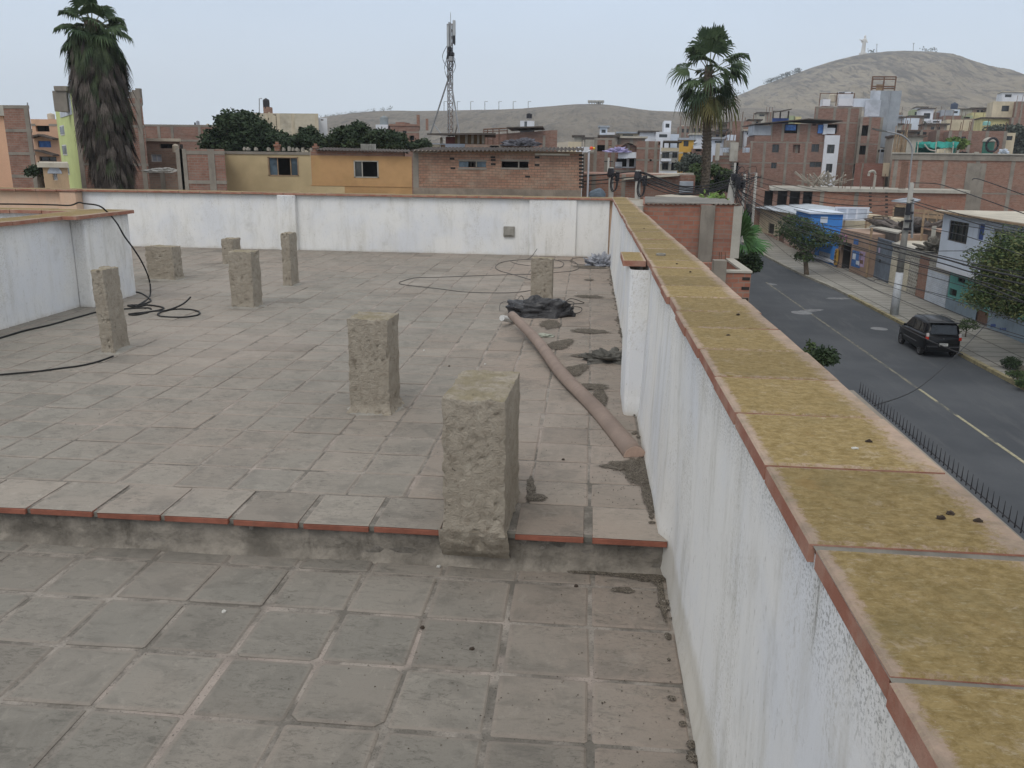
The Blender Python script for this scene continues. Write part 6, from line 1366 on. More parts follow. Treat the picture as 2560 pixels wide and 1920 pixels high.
o=lump('satellite_dish','dark round dish lying on the low roof just beyond the parapet corner','dish',tuple(at(Z4(415,1290),Y=40)),.38,.25,.38,plain('dish_grey',(.10,.13,.16),.6,.2,2,0),3,.15,1.,n=20)
# near red brick building under the palm (P)
zq=lambda x,y:(1500+x/2.553,450+y/2.553)
F=FY(23); PB=brickmat('brick_near',(.30,.12,.08),(.35,.165,.115),(.235,.19,.155),bw=.27,rh=.115,ms=.012,grime=.3)
h=house('red brick building with a grey concrete pillar just beyond the street parapet',F,zq(275,152),zq(884,160),4,PB,name='building',cat='building')
s0,s1,z0,zb=h['_s']
bx(F,h,'concrete_pillar',zq(645,160),zq(708,510),CO,-.10,.0,zb)
bx(F,h,'pillar_foot',zq(632,480),zq(700,520),CO,-.13,-.10)
bx(F,h,'edge_column',zq(855,165),zq(884,500),CO2,-.012,0)
mb=MB(); sheet(F,mb,zq(285,150),zq(640,150),-.06,.5,.014,.13,.015,.05); sheet(F,mb,zq(715,151),zq(890,151),-.06,.5,.014,.13,.015,.05); mb.build('tile_edge',plain('pale_ridge',(.27,.23,.19),.9,.4,3,.1),h)
mb=MB(); ob(F,mb,s0+.05,s1-.05,.1,3.9,z0+.004,z0+.03); mb.build('roof',plain('dusty_roof',(.20,.19,.17),.95,.3,1,.2),h)
mb=MB(); ob(F,mb,s0-.9,s0,-.2,3,zb,z0-.05); mb.build('rubble_corner',M_blk,h)
# lower terrace box
bt=thing('brick_parapet','low red brick roof box in front of the pillar building, open on top','brick parapet',tuple(at(zq(900,600),Y=20.5)))
pA=at(zq(650,518),Y=22.8); zt_=at(zq(780,590),Y=20.2).z; xl=at(zq(790,590),Y=20.2).x; xr=at(zq(965,600),Y=20.2).x; xr2=at(zq(838,518),Y=22.9).x
mb=MB(); mb.box(xl,xr,20.2,20.4,-7,zt_); mb.build('front_wall',PB,bt); 
mb=MB(); mb.obox((xr,20.4,-7),((xr2+.25-xr),2.6,0) if False else (0,1,0),(-1,0,0),2.5,.18,zt_+7); mb.build('side_wall',PB,bt)
mb=MB(); mb.box(xl-1.2,xl-.02,21.6,21.8,-7,zt_+.05); mb.build('back_wall',PB,bt)
mb=MB(); mb.box(xl-.25,xl+.05,20.15,20.5,-7,zt_+.28); mb.build('corner_column',CO,bt)
mb=MB(); mb.box(xl,xr-.2,20.4,22.9,zt_-.9,zt_-.8); mb.build('floor',CO,bt)
mb=MB(); mb.box(xl+.05,xr+.02,20.17,20.43,zt_+.002,zt_+.05); mb.box(xr-.2,xr+.02,20.43,22.9,zt_+.002,zt_+.05); mb.build('mortar_cap',CO2,bt)
mb=MB()
for z in (zt_-.12,zt_-.35,zt_-.62,zt_-.9): mb=MB(); mb.box(xr-.2,xr-.02,20.185,20.2,z-.05,z+.02); mb.build('brick_hollow',DK,bt)
mb=MB(); mb.box(xr-.75,xr-.02,20.14,20.2,-7,zt_-1.05); mb.build('render_patch',CO,bt)
for x,y in ((762,480),(800,470)): p=at(zq(x,520),Y=22.); q=at(zq(x,y-15),Y=22.); 
mb=MB()
for x in (762,775,800): p=at(zq(x,525),Y=21.9); q=at(zq(x,460),Y=21.9); MB().tube([p,q],.012,4).build('rebar',RS,bt)
# ================================================================ vegetation
def leafmat(name,a,b,trans=.25,rough=.7):
    s=NT(name); v=s.vec('Object'); c=s.mix(s.ramp(s.noise(v,1.1,3,.6),.35,.65),a,b); c=s.mix(s.math('MULTIPLY',s.ramp(s.noise(v,14,2,.6),.4,.7),.5),c,tuple(x*.45 for x in a))
    s.out(c,rough); return s.m
def crown(t,blobs,n,size,mat,seed,name='crown',elong=2.,droop=.3,shell=.55,loose=1.7):
    rnd=random.Random(seed); vs=[];fs=[]; tot=sum((r[3]*r[4]*r[5])**.8 for r in blobs)
    for (x,y,z,a,b,c) in blobs:
        k=int(n*(a*b*c)**.8/tot); 
        # clumps
        cl=[]
        for _ in range(max(6,int(k/26))):
            d=Vector((rnd.gauss(0,1),rnd.gauss(0,1),rnd.gauss(0,1))).normalized(); r=rnd.uniform(shell,1.)**.6
            cl.append(Vector((x+d.x*a*r,y+d.y*b*r,z+d.z*c*r)))
        rc=(a*b*c)**(1/3)*.11+size*.45
        for i in range(k):
            g_=lambda s_:max(-loose*s_,min(loose*s_,rnd.gauss(0,s_*loose/1.7))); p=cl[i%len(cl)]+Vector((g_(rc),g_(rc),g_(rc*.7)))
            d=Vector((rnd.gauss(0,1),rnd.gauss(0,1),rnd.gauss(-droop,.6))).normalized(); w=d.cross(Vector((rnd.gauss(0,1),rnd.gauss(0,1),rnd.gauss(0,1)))).normalized()
            L=size*rnd.uniform(.6,1.3); W_=L/elong; q=len(vs)
            vs+=[p,p+d*L*.5+w*W_*.5,p+d*L,p+d*L*.5-w*W_*.5]; fs.append((q,q+1,q+2,q+3))
    mb=MB(); mb.v=vs; mb.f=fs; mb.c=[None]*len(fs); return mb.build(name,mat,t)
BARK=plain('bark',(.16,.125,.09),.95,.35,6,.6,dirt=.4)
def trunk(t,pts,r0,r1,limbs=(),name='trunk'):
    mb=MB(); pp=smoothpath(pts,5); n=len(pp); mb.tube(pp,[r0+(r1-r0)*i/(n-1) for i in range(n)],8)
    for a,b in limbs: m_=Vector(a).lerp(Vector(b),.5)+Vector((0,0,-.15)); mb.tube(smoothpath([a,m_,b],4),r1*.8,5,r2=r1*.25)
    return mb.build(name,BARK,t,smooth=True)
LG=leafmat('leaf_dark',(.020,.038,.016),(.042,.066,.028)); LM=leafmat('leaf_mid',(.040,.07,.024),(.08,.115,.04)); LH=leafmat('leaf_light',(.12,.15,.05),(.17,.17,.07)); LD=leafmat('leaf_dusty',(.06,.075,.06),(.09,.105,.085))
def tree(label,blobs_px,Y,seed,n,size,mat,base=None,mats=None,name='tree',cat='tree',group=None,**k):
    """blobs_px: (px centre, half-width px, half-height px, depth m)"""
    B=[]
    for q,hw,hh,dp in blobs_px:
        c=at(q,Y=Y); s=c.y/ (2075.)*1.02; B.append((c.x,c.y+dp*.0,c.z-.05,max(.3,hw*s-.28),max(.4,dp),max(.22,hh*s-.36)))
    cx=sum(b[0] for b in B)/len(B); bz=gz(cx,Y) if Y>62 else -7
    if base: cx=base[0]
    t=thing(name,label,cat,(cx,Y,bz),group); crown(t,B,n,size,mat,seed,**k)
    bb=B[0]; top=Vector((cx,Y,min(b[2] for b in B)))
    trunk(t,[(cx,Y,bz-.1),(cx+.15,Y,(bz+top.z)/2),tuple(top)],.22,.12,[(tuple(top),(b[0],b[1],b[2])) for b in B])
    return t
TG='dark round trees behind the yellow building'
tree('largest dark tree left of the cream brick building',[(Z2(345,360),44,38,2.4),(Z2(190,520),38,40,2.2),(Z2(450,500),48,42,2.4),(Z2(330,560),60,28,2.4),(Z2(500,400),22,28,2.),(Z2(110,560),16,26,1.6),(Z2(120,640),12,16,1.)],50,1,15000,.24,LG,group=TG)
tree('low dark tree in front of the cream brick building',[(Z2(690,520),34,26,2.),(Z2(790,540),30,22,2.),(Z2(640,470),18,18,1.5),(Z2(700,590),40,12,2.)],51,2,7000,.23,LG,group=TG)
tree('dark tree with a pointed top just right of the cream building',[(Z2(930,500),26,24,2.),(Z2(1010,530),26,20,2.),(Z2(950,440),9,10,1.),(Z2(1060,570),24,14,2.)],51.5,3,6500,.22,LG,group=TG)
tree('rounded dark tree between the cream building and the grey tank',[(Z2(1290,450),42,24,2.),(Z2(1330,520),50,26,2.2),(Z2(1200,520),30,26,2.),(Z2(1390,400),10,10,1.)],50.5,4,9500,.22,LG,group=TG)
tree('dark tree below the grey tank with a blunt right side',[(Z2(1580,480),38,24,2.),(Z2(1680,500),30,24,2.),(Z2(1620,560),50,16,2.),(Z2(1740,560),16,14,1.5)],51,5,9500,.22,LG,group=TG)
tree('small dark bush tree left of the patchwork shack',[(Z2(1880,565),18,12,1.2),(Z2(1930,550),9,10,1.)],52,6,2400,.2,LG,group=TG)
tree('small dark shrub between the brick wall and the tan house',[(Z1(290,1260),7,30,.8)],37,7,1500,.14,LG)
tree('grey-green bush in front of the mustard house',[(ZE(1270,540),26,20,1.6),(ZE(1190,620),26,18,1.6),(ZE(1350,600),20,20,1.6)],70,8,8000,.24,LD)
tree('bright green bushy tree crossed by cables left of the palm trunk',[(ZE(1370,680),24,18,1.5),(ZE(1330,790),20,24,1.5),(ZE(1420,860),22,26,1.5),(ZE(1560,680),16,18,1.2)],54,9,9000,.2,LM)
tree('bright green tree just right of the palm trunk',[(ZE(1710,740),20,20,1.4),(ZE(1700,840),22,20,1.4),(ZE(1640,900),26,20,1.4)],55,10,7500,.2,LM)
t_=tree('pale green shrub tip above the near brick building roof',[(ZE(1580,1110),18,8,.7)],27,11,900,.13,leafmat('leaf_bright',(.14,.24,.05),(.2,.3,.08)))
# street tree on the pavement
c=at(Z7(945,1165),Z=-6.86); t=thing('tree','young street tree with a leaning bare trunk and spreading crown by the kerb','tree',tuple(c))
P=lambda x,y,dy=0: at(Z7(x,y),Y=c.y+dy)
trunk(t,[tuple(c),tuple(P(930,1000)),tuple(P(890,880)),tuple(P(830,780))],.20,.10,[(tuple(P(890,880)),tuple(P(960,700,.8))),(tuple(P(890,880)),tuple(P(1100,740,-.5))),(tuple(P(830,780)),tuple(P(720,660,.3))),(tuple(P(840,800)),tuple(P(820,600,.5))),(tuple(P(910,930)),tuple(P(980,940)))])
s=c.y/2075*1.0/4.366*1.02
B=[]
for x,y,w,h_ in ((730,680,80,70),(850,740,110,80),(1000,680,110,70),(1150,760,100,60),(1270,780,60,35),(930,830,90,50),(780,560,80,35),(900,600,90,40),(950,950,60,35),(870,970,30,25),(1090,820,60,40)):
    q=P(x,y); B.append((q.x,q.y,q.z,w*s,1.3,h_*s))
crown(t,B,5600,.22,LM,12,shell=.3,loose=2.5); 
# right big tree
q0=at(Z8(1330,1000),Z=-6.86); Y=37.5
t=thing('tree','large bushy street tree with yellow-green tips in front of the teal house','tree',(21.6,Y,-6.86))
P=lambda x,y,yy=Y: at(Z8(x,y),Y=yy); s=Y/2075/3.77*1.05; B=[]
for x,y,w,h_ in ((1420,240,150,150),(1300,330,190,90),(1500,420,160,140),(1330,480,160,120),(1240,650,120,90),(1430,650,160,130),(1350,770,140,60),(1500,780,100,60),(1600,300,160,200),(1620,600,160,180),(1080,700,60,50)):
    q=P(x,y); B.append((q.x,q.y,q.z,w*s,1.5,h_*s))
crown(t,B,13000,.20,LM,13,shell=.35,loose=2.4,elong=3.2,name='crown'); crown(t,B,6500,.19,LH,14,shell=.8,loose=2.4,elong=3.,name='crown_tips'); 
q=P(1400,700); trunk(t,[(21.65,Y+.5,-6.95),(21.4,Y+.3,-5.),tuple(P(1500,600))],.24,.14,[(tuple(P(1500,600)),tuple(P(1150,560))),(tuple(P(1500,600)),tuple(P(1420,260))),(tuple(P(1500,600)),tuple(P(1550,420)))])
# drooping twigs by the car
def shrub(label,q,Y,hw,hh,seed,n,size,mat,zb=None,name='shrub'):
    c=at(q,Y=Y); s=Y/2075; t=thing(name,label,'shrub',(c.x,Y,zb if zb is not None else c.z-hh*s)); crown(t,[(c.x,Y,c.z,hw*s,hw*s*.9,hh*s)],n,size,mat,seed)
    trunk(t,[(c.x,Y,(zb if zb is not None else c.z-hh*s)),(c.x+.02,Y,c.z)],.035,.02); return t
shrub('sparse leafy shrub on the pavement just behind the parked black car',Z8(1010,950),43.5,20,12,15,420,.13,LM,zb=-6.86)
c=at(Z8(1400,1370),Z=-6.86); shrub('small clipped dark shrub in the soil strip beside the pavement',Z8(1425,1305),c.y,19,11,16,1500,.09,LG,zb=-6.86)
c=at(Z8(1500,1480),Z=-6.86); shrub('low weedy plant in the soil strip at the right edge',Z8(1490,1420),c.y,22,7,17,700,.10,LM,zb=-6.86)
c=at(Z8(1540,1540),Z=-6.86); shrub('second weedy plant below the first in the soil strip',Z8(1530,1490),c.y,12,8,18,500,.10,LM,zb=-6.86)
# tree tip behind the parapet
c=at(zq(1415,1130),X=5.2); shrub('dark shrub top peeking over the street side of the coping',zq(1425,1125),c.y,28,17,19,1300,.10,LG,zb=-7)
c=at(zq(1320,1070),X=5.2); shrub('thin sprig of leaves left of the dark shrub behind the coping',zq(1335,1070),c.y,12,16,20,200,.09,LM,zb=-7)
# agave / low palm near brick building and ivy
def fan(mb,p,d,up,L,n,spread,droop,rnd,w=.05,tip=.35):
    """fan leaf: blades radiating from p around direction d"""
    side=d.cross(up).normalized(); 
    for i in range(n):
        a=(i/(n-1)-.5)*spread; dr=(d*math.cos(a)+side*math.sin(a)).normalized(); l=L*(1-.28*abs(a)/(spread/2))*rnd.uniform(.88,1.08)
        nrm=up*.9+side*.25*(1 if i%2 else -1); wv=dr.cross(nrm).normalized()*w
        m1=p+dr*l*.45+up*.02; m2=p+dr*l*.78-Vector((0,0,1))*droop*l*.16; e=p+dr*l*(1-tip*.25)-Vector((0,0,1))*droop*l*rnd.uniform(.35,.6)
        q=len(mb.v); mb.v+=[p,m1+wv,m2+wv*.55,e,m2-wv*.55,m1-wv]; mb.f.append((q,q+1,q+2,q+3,q+4,q+5)); mb.c.append(None)
def palm(label,base,top,r0,r1,leaves,L,seed,mats,skirt=None,tmat=None,R=.9):
    rnd=random.Random(seed); t=thing('palm_tree',label,'palm tree',tuple(base)); base=Vector(base);top=Vector(top)
    pts=[base.lerp(top,i/24)+Vector((.06*math.sin(i*.5),0,0)) for i in range(25)]
    mb=MB(); mb.tube(pts,[r0+(r1-r0)*i/24 for i in range(25)],12)
    # leaf base scars
    H_=(top-base).length; k=0; z=0
    while z<H_:
        c=base.lerp(top,z/H_); r_=r0+(r1-r0)*z/H_
        for j in range(9):
            a=2*math.pi*(j+.5*(k%2))/9+rnd.random()*.3; d=Vector((math.cos(a),math.sin(a),0)); u=Vector((-d.y,d.x,0)); p=c+d*r_*.93
            q=len(mb.v); s_=.09; mb.v+=[p-u*s_,p+u*s_,p+d*.09+Vector((0,0,.13))+u*.03,p+d*.09+Vector((0,0,.13))-u*.03,p+Vector((0,0,.05))]; mb.f+=[(q,q+1,q+2,q+3),(q+3,q+2,q+4)]; mb.c+=[None,None]
        z+=.16; k+=1
    mb.build('trunk',tmat or BARK,t)
    groups=[MB() for _ in mats]; pet=MB()
    for i in range(leaves):
        f=i/leaves; el=math.radians(78-150*f)+rnd.gauss(0,.10); az=i*2.39996+rnd.gauss(0,.2)
        d=Vector((math.cos(az)*math.cos(el),math.sin(az)*math.cos(el),math.sin(el))); pl=R*rnd.uniform(.8,1.1)*(1.05 if el>0 else .85)
        p0=top+Vector((0,0,-.25-.6*f)); p1=p0+d*pl-Vector((0,0,.10*pl)); 
        pet.tube([p0,p0.lerp(p1,.5)+Vector((0,0,.05)),p1],.022,4,cap=False)
        side=d.cross(Vector((0,0,1))).normalized(); up=side.cross(d).normalized(); d2=(d-Vector((0,0,.35+.3*f))).normalized(); up=(up+side*rnd.gauss(0,.4)).normalized()
        g=0 if f<.72 else (1 if f<.9 else 2 if len(mats)>2 else 1)
        fan(groups[min(g,len(mats)-1)],p1,d2,up,L*rnd.uniform(.85,1.1),22,math.radians(215),.75+.5*f,rnd)
    for g,m_,nm in zip(groups,mats,('green_fronds','yellowing_fronds','dry_fronds')):
        if g.v: g.build(nm,m_,t)
    pet.build('leaf_stalks',plain('palm_stalk',(.12,.13,.06),.8,.2,3,0),t)
    # young upright fronds
    g=MB()
    for i in range(7):
        az=i*2.4; d=Vector((math.cos(az)*.25,math.sin(az)*.25,1)).normalized(); fan(g,top+d*.9*R,d,d.cross(Vector((1,0,0))).normalized(),L*.9,12,math.radians(60),.15,rnd)
    g.build('crown_shoots',mats[0],t)
    if skirt:
        zlo,zhi,rad,n,sm=skirt; gs=[MB() for _ in sm]
        for i in range(n):
            u=rnd.random(); z=zlo+(zhi-zlo)*u+rnd.gauss(0,.1); az=rnd.random()*2*math.pi; rr=rad(u)*rnd.uniform(.5,1.)
            c=base.lerp(top,(z-base.z)/(top.z-base.z)); o=Vector((math.cos(az),math.sin(az),0)); p=Vector((c.x,c.y,z))+o*rr; d=(Vector((0,0,-1))+o*rnd.uniform(-.08,.50)).normalized()
            k=min(len(sm)-1,int(rnd.random()*len(sm))); 
            if u>.84 and rnd.random()<.8: k=0
            fan(gs[k],p,d,(o+Vector((0,0,.2))+Vector((rnd.gauss(0,.3),rnd.gauss(0,.3),0))).normalized(),L*rnd.uniform(.9,1.6),9,math.radians(rnd.uniform(12,46)),.15,rnd,w=.016)
        for g,m_,nm in zip(gs,sm,('skirt_green','dead_frond_skirt','dead_frond_skirt','pale_dead_fronds','dead_frond_skirt','pale_dead_fronds')):
            if g.v: g.build(nm,m_,t)
    return t
FR=leafmat('palm_green',(.030,.055,.025),(.065,.10,.042)); FY_=leafmat('palm_yellow',(.16,.14,.05),(.10,.12,.045)); FD_=leafmat('palm_dry',(.13,.085,.045),(.07,.05,.03))
PT_=plain('palm_trunk',(.13,.105,.08),.97,.4,5,.6,dirt=.5)
tb=at((1765,600),Y=46); tp=at((1774,168),Y=46); base=(tb.x+.05,46,-7)
palm('tall fan palm with a slim dark scaly trunk, right of the mast',(tb.x-.05,46,-7),tuple(tp),.25,.20,29,1.3,3,[FR,FY_,FD_],tmat=PT_,R=1.25)
b=at((300,430),Y=36); tq=at((228,52),Y=36)
S0=leafmat('skirt_green',(.035,.05,.025),(.06,.08,.035)); S1=leafmat('skirt_brown',(.052,.042,.035),(.03,.024,.02)); S2=leafmat('skirt_pale',(.125,.105,.09),(.075,.062,.053))
zl=at((300,500),Y=36).z; zh=at((228,60),Y=36).z
palm('shaggy fan palm on the left wrapped in a thick skirt of dead fronds',(b.x-.05,36,-7),tuple(tq),.34,.26,34,.85,4,[FR],skirt=(zl,zh-.1,lambda u:.52+.50*min(1,u*1.7)-.4*max(0,u-.86)*5,3400,[S0,S1,S1,S2,S1,S2]),tmat=PT_,R=.95)
# small palm near the brick building
pc=at(zq(905,420),Y=27); rnd=random.Random(6)
t=thing('palm_tree','young low palm with green fans beside the near red brick building','palm tree',(pc.x-.1,27,-7))
g=MB()
for i,(x,y,l) in enumerate(((880,330,1.3),(900,260,1.3),(950,310,1.2),(960,400,1.1),(920,430,1.2),(990,430,1.0),(895,210,1.1),(900,480,1.0),(1000,330,.9))):
    p=at(zq(890,400),Y=27); q=at(zq(x,y),Y=27-.3*(i%3)); d=(q-p).normalized(); fan(g,p+(q-p)*.35,d,d.cross(Vector((0,1,0))).normalized()+Vector((0,-.5,0)),l,20,math.radians(120),.4,rnd,w=.035); 
g.build('green_fronds',leafmat('young_palm',(.05,.13,.04),(.09,.20,.07)),t)
trunk(t,[(pc.x-.1,27,-7.05),(pc.x-.12,27,pc.z-.1)],.22,.18)
shrub('dark ivy bush under the young palm',zq(960,530),24.5,20,20,21,2500,.10,LG,zb=-7); shrub('olive clipped hedge mound under the young palm',zq(895,530),25.5,18,12,22,2000,.08,leafmat('leaf_olive',(.08,.09,.03),(.12,.12,.05)),zb=-7)
# climbing plants on the roof garden and hillside greenery
tree('yellow-green bamboo bush behind the net shed',[(Z6(970,700),17,14,1.2),(Z6(920,680),14,9,1.)],103,23,2600,.35,leafmat('bamboo',(.10,.16,.03),(.16,.22,.06)))
tree('dusty green trees on the hillside at the right edge',[(Z6(1400,560),26,9,4),(Z6(1520,600),24,16,4),(Z6(1590,680),16,24,4),(Z6(1560,760),20,14,3)],150,24,5000,.6,LD)
tree('dark conifer-like tree among the hillside houses',[(Z6(600,560),12,18,3),(Z6(620,620),14,12,3)],190,25,2500,.7,LD)
# ================================================================ car, poles, cables, hillside
def car():
    A=at(Z8(560,1235),Z=-7); t=thing('parked_car','black high-roofed hatchback parked at the far kerb, seen from behind','car',(16.42,39.2,-7.))
    X0=16.42-.0; y0=38.95; L=3.72; W2=.80
    BL=NT('car_black'); BL.b.inputs['Coat Weight'].default_value=.08; BL.b.inputs['Coat Roughness'].default_value=.05; BLK=BL.out((.004,.004,.005),.3)
    GLS=glass('car_glass',(.02,.024,.028),.05); TY=plain('tyre',(.02,.02,.02),.9,.1,5,0,dirt=0); RM=plain('rim_grey',(.20,.20,.21),.4,.1,5,0,dirt=0,metal=.6)
    # body: cross-sections along y (rear to front): y, z_floor, z_belt, halfwidth
    def Y(v): return y0+v
    sec=[(0.0,.42,1.02,.70),(.05,.32,1.05,.76),(.25,.26,1.06,.80),(.8,.24,1.05,.81),(1.9,.24,1.02,.81),(2.7,.24,.98,.80),(3.05,.26,.95,.78),(3.5,.30,.84,.72),(3.68,.36,.72,.64),(3.72,.45,.62,.58)]
    mb=MB(); n=14; vs=[];fs=[]
    def ring(y,zf,zb,hw):
        pts=[(-hw*.86,zf),(-hw,zf+.12),(-hw*1.01,(zf+zb)/2),(-hw*.985,zb-.10),(-hw*.93,zb),(-hw*.5,zb+.02),(0,zb+.03),(hw*.5,zb+.02),(hw*.93,zb),(hw*.985,zb-.10),(hw*1.01,(zf+zb)/2),(hw,zf+.12),(hw*.86,zf),(0,zf)]
        return [Vector((X0+x,Y(y),-7+z)) for x,z in pts]
    for s_ in sec: vs+=ring(*s_)
    for i in range(len(sec)-1):
        for j in range(n): a=i*n+j;b=i*n+(j+1)%n; fs.append((a,b,b+n,a+n))
    fs.append(tuple(range(n))[::-1]); fs.append(tuple((len(sec)-1)*n+j for j in range(n)))
    body=mb.add(vs,fs).build('body',BLK,t,smooth=True)
    # greenhouse
    g=[(.10,1.04,.72,1.06),(.22,1.58,.63,1.06),(.40,1.66,.60,1.06),(1.2,1.70,.605,1.05),(2.0,1.66,.60,1.04),(2.35,1.58,.58,1.02),(3.0,1.0,.66,.96)]
    vs=[];fs=[]
    secs=[(y,zt,ht,zb) for y,zt,ht,zb in g]
    def gr(y,zt,ht,zb):
        hb=.745; return [Vector((X0+x,Y(y),-7+z)) for x,z in ((-hb,min(zb,zt)),(-ht-.03,max(zb,zt-.12)),(-ht*.85,zt),(0,zt+.02),(ht*.85,zt),(ht+.03,max(zb,zt-.12)),(hb,min(zb,zt)))]
    for s_ in secs: vs+=gr(*s_)
    m=7
    for i in range(len(secs)-1):
        for j in range(m-1): a=i*m+j; fs.append((a,a+1,a+1+m,a+m))
    MB().add(vs,fs).build('cabin',BLK,t,smooth=True)
    # rear window
    def q(x,y,z): return Vector((X0+x,Y(y),-7+z))
    rw=MB().add([q(-.60,.105,1.10),q(.60,.105,1.10),q(.545,.195,1.50),q(-.545,.195,1.50)],[(0,1,2,3)]); 
    rw.add([q(-.60,.085,1.10),q(.60,.085,1.10),q(.545,.175,1.50),q(-.545,.175,1.50)],[(0,1,2,3),(0,4-4,1,0)][:1]); rw.build('rear_window',GLS,t)
    for sd in (-1,1):
        mb=MB()
        for ya,yb,yc,yd in ((.32,.95,.95,.42),(1.02,1.75,1.75,1.02),(1.82,2.62,2.22,1.82)):
            x0=.79;x1=.655; mb.add([q(sd*x0*.965,ya,1.09),q(sd*x0*.965,yb,1.08),q(sd*x1,yc,1.50),q(sd*x1,yd,1.50)],[(0,1,2,3)])
        mb.build('side_windows',GLS,t)
        MB().box(q(sd*.86,2.45,0).x-.07,q(sd*.86,2.45,0).x+.07,Y(2.42),Y(2.52),-5.98,-5.85).build('mirror',BLK,t,bevel=.03)
        for w_ in (.62,3.02):
            wt=thing('wheel',None,None,(0,0,0)); wt.parent=t; wt.location=(sd*.72,Y(w_)-39.2,.29); 
            vs=[];n=24
            mb=MB(); c=q(sd*.72,w_,.29); prof=[(.20,-.08),(.27,-.085),(.295,-.05),(.295,.05),(.27,.085),(.20,.08)]
            for r_,x in prof:
                for j in range(n): vs.append(c+Vector((x,r_*math.cos(2*math.pi*j/n),r_*math.sin(2*math.pi*j/n))))
            fs=[(i*n+j,i*n+(j+1)%n,((i+1)%6)*n+(j+1)%n,((i+1)%6)*n+j) for i in range(6) for j in range(n)]
            mb.add(vs,fs).build('tyre',TY,wt,smooth=True)
            mb=MB()
            for k in range(7):
                a=2*math.pi*k/7; mb.beam(c+Vector((sd*.055,.03*math.cos(a),.03*math.sin(a))),c+Vector((sd*.06,.2*math.cos(a),.2*math.sin(a))),.04,.02)
            ring_=[c+Vector((sd*.06,.20*math.cos(2*math.pi*j/20),.20*math.sin(2*math.pi*j/20))) for j in range(21)]; mb.tube(ring_,.012,5); mb.build('rim',RM,wt)
        # tail light: clear top, red bottom
        MB().box(q(sd*.715,0,0).x-.055,q(sd*.715,0,0).x+.055,Y(-.02),Y(.10),-6.02,-5.86).build('tail_light',plain('lamp_clear',(.55,.5,.48),.2,.05,5,0,dirt=0),t,bevel=.02)
        MB().box(q(sd*.725,0,0).x-.06,q(sd*.725,0,0).x+.06,Y(-.035),Y(.10),-6.17,-6.025).build('tail_light',plain('lamp_red',(.45,.03,.015),.25,.05,5,0,dirt=0),t,bevel=.02)
        MB().tube([q(sd*.56,.45,1.70),q(sd*.56,1.2,1.745),q(sd*.56,2.,1.70)],.015,5).build('roof_rail',BLK,t)
    MB().box(X0-.74,X0+.74,Y(-.07),Y(.12),-6.70,-6.40).build('rear_bumper',BLK,t,bevel=.04)
    MB().box(X0-.72,X0-.25,Y(-.075),Y(-.06),-6.475,-6.462).build('bumper_trim',RM,t); MB().box(X0+.25,X0+.72,Y(-.075),Y(-.06),-6.475,-6.462).build('bumper_trim',RM,t)
    MB().box(X0-.19,X0+.19,Y(-.09),Y(-.07),-6.42,-6.30).build('number_plate',plain('plate_white',(.55,.55,.52),.5,.1,30,0,dirt=.3),t)
    pm=MB()
    for i in range(6): pm.box(X0-.13+i*.045,X0-.105+i*.045,Y(-.094),Y(-.09),-6.385,-6.335)
    pm.build('plate_marks',BK,t)
    MB().box(X0-.66,X0+.66,Y(.02),Y(.28),-5.40,-5.36).build('spoiler',BLK,t,bevel=.01)
    MB().tube([q(-.02,.09,1.11),q(.02,.085,1.12),q(-.42,.105,1.15)],.010,4).build('wiper',BK,t)
    MB().lathe(q(0,-.0,.90),[(.035,0),(.035,.01)],12).build('badge',RM,t)
    MB().tube([q(0,.45,1.68),q(0,.35,1.9)],.006,4).build('aerial',BK,t)
    for z in (.55,):
        for sd in (-1,1): MB().box(X0+sd*.82-.012,X0+sd*.82+.012,Y(.95),Y(2.6),-7+z,-7+z+.035).build('side_strip',RM,t)
car()
# ---------------------------------------------------------------- poles
PC=plain('pole_concrete',(.36,.35,.32),.9,.15,1.,.15,dirt=.3); PW=plain('pole_whitewash',(.52,.55,.58),.9,.2,3.,.1,dirt=.5,dcol=(.2,.2,.2))
def lamp(t,p0,pts,r=.045):
    MB().tube(smoothpath([p0]+pts,5),r,6).build('lamp_arm',ST,t,smooth=True); a,b=Vector(pts[-2]),Vector(pts[-1]); d=(b-a).normalized()
    mb=MB(); s=d.cross(Vector((0,0,1))).normalized()*.13; u=Vector((0,0,.06)); e=b+d*.85; c=b+d*.35
    vs=[b-u*.3,b+u*.3,c+s+u*.6,c-s+u*.6,c+s-u,c-s-u,e+s*.6+u*.2,e-s*.6+u*.2,e+s*.5-u,e-s*.5-u]
    mb.add(vs,[(0,4,2,1),(0,1,3,5),(1,2,3),(0,5,4),(2,6,7,3),(4,5,9,8),(2,4,8,6),(3,7,9,5),(6,8,9,7)]); mb.build('lamp_head',plain('lamp_housing',(.13,.13,.12),.6,.1,3,0),t)
base=at(Z8(320,855),Z=-6.86); Yp=base.y; top=at((2280,456),Y=Yp); t=thing('utility_pole','tall tapered concrete street pole with a whitewashed foot and a curved lamp arm','utility pole',tuple(base))
mid=base.lerp(top,.33)
MB().tube([base,mid],.24,12,r2=.205).build('painted_foot',PW,t,smooth=True); MB().tube([mid,top],.20,12,r2=.13).build('shaft',PC,t,smooth=True)
mb=MB(); 
for k in range(3): c=base.lerp(top,.78-.06*k); mb.box(c.x-.2,c.x+.2,c.y-.3,c.y-.2,c.z-.07,c.z+.06); 
mb.build('clamp',BK,t)
mb=MB(); c=at(Z6(480,1350),Y=Yp-.3); mb.box(c.x-.12,c.x+.10,c.y-.1,c.y+.1,c.z-.35,c.z+.3); mb.build('junction_box',BK,t)
q=lambda x,y:tuple(at(Z6(x,y),Y=Yp))
lamp(t,q(487,1240),[q(487,1085),q(505,900),q(515,760),q(480,680),q(400,620),q(270,590)])
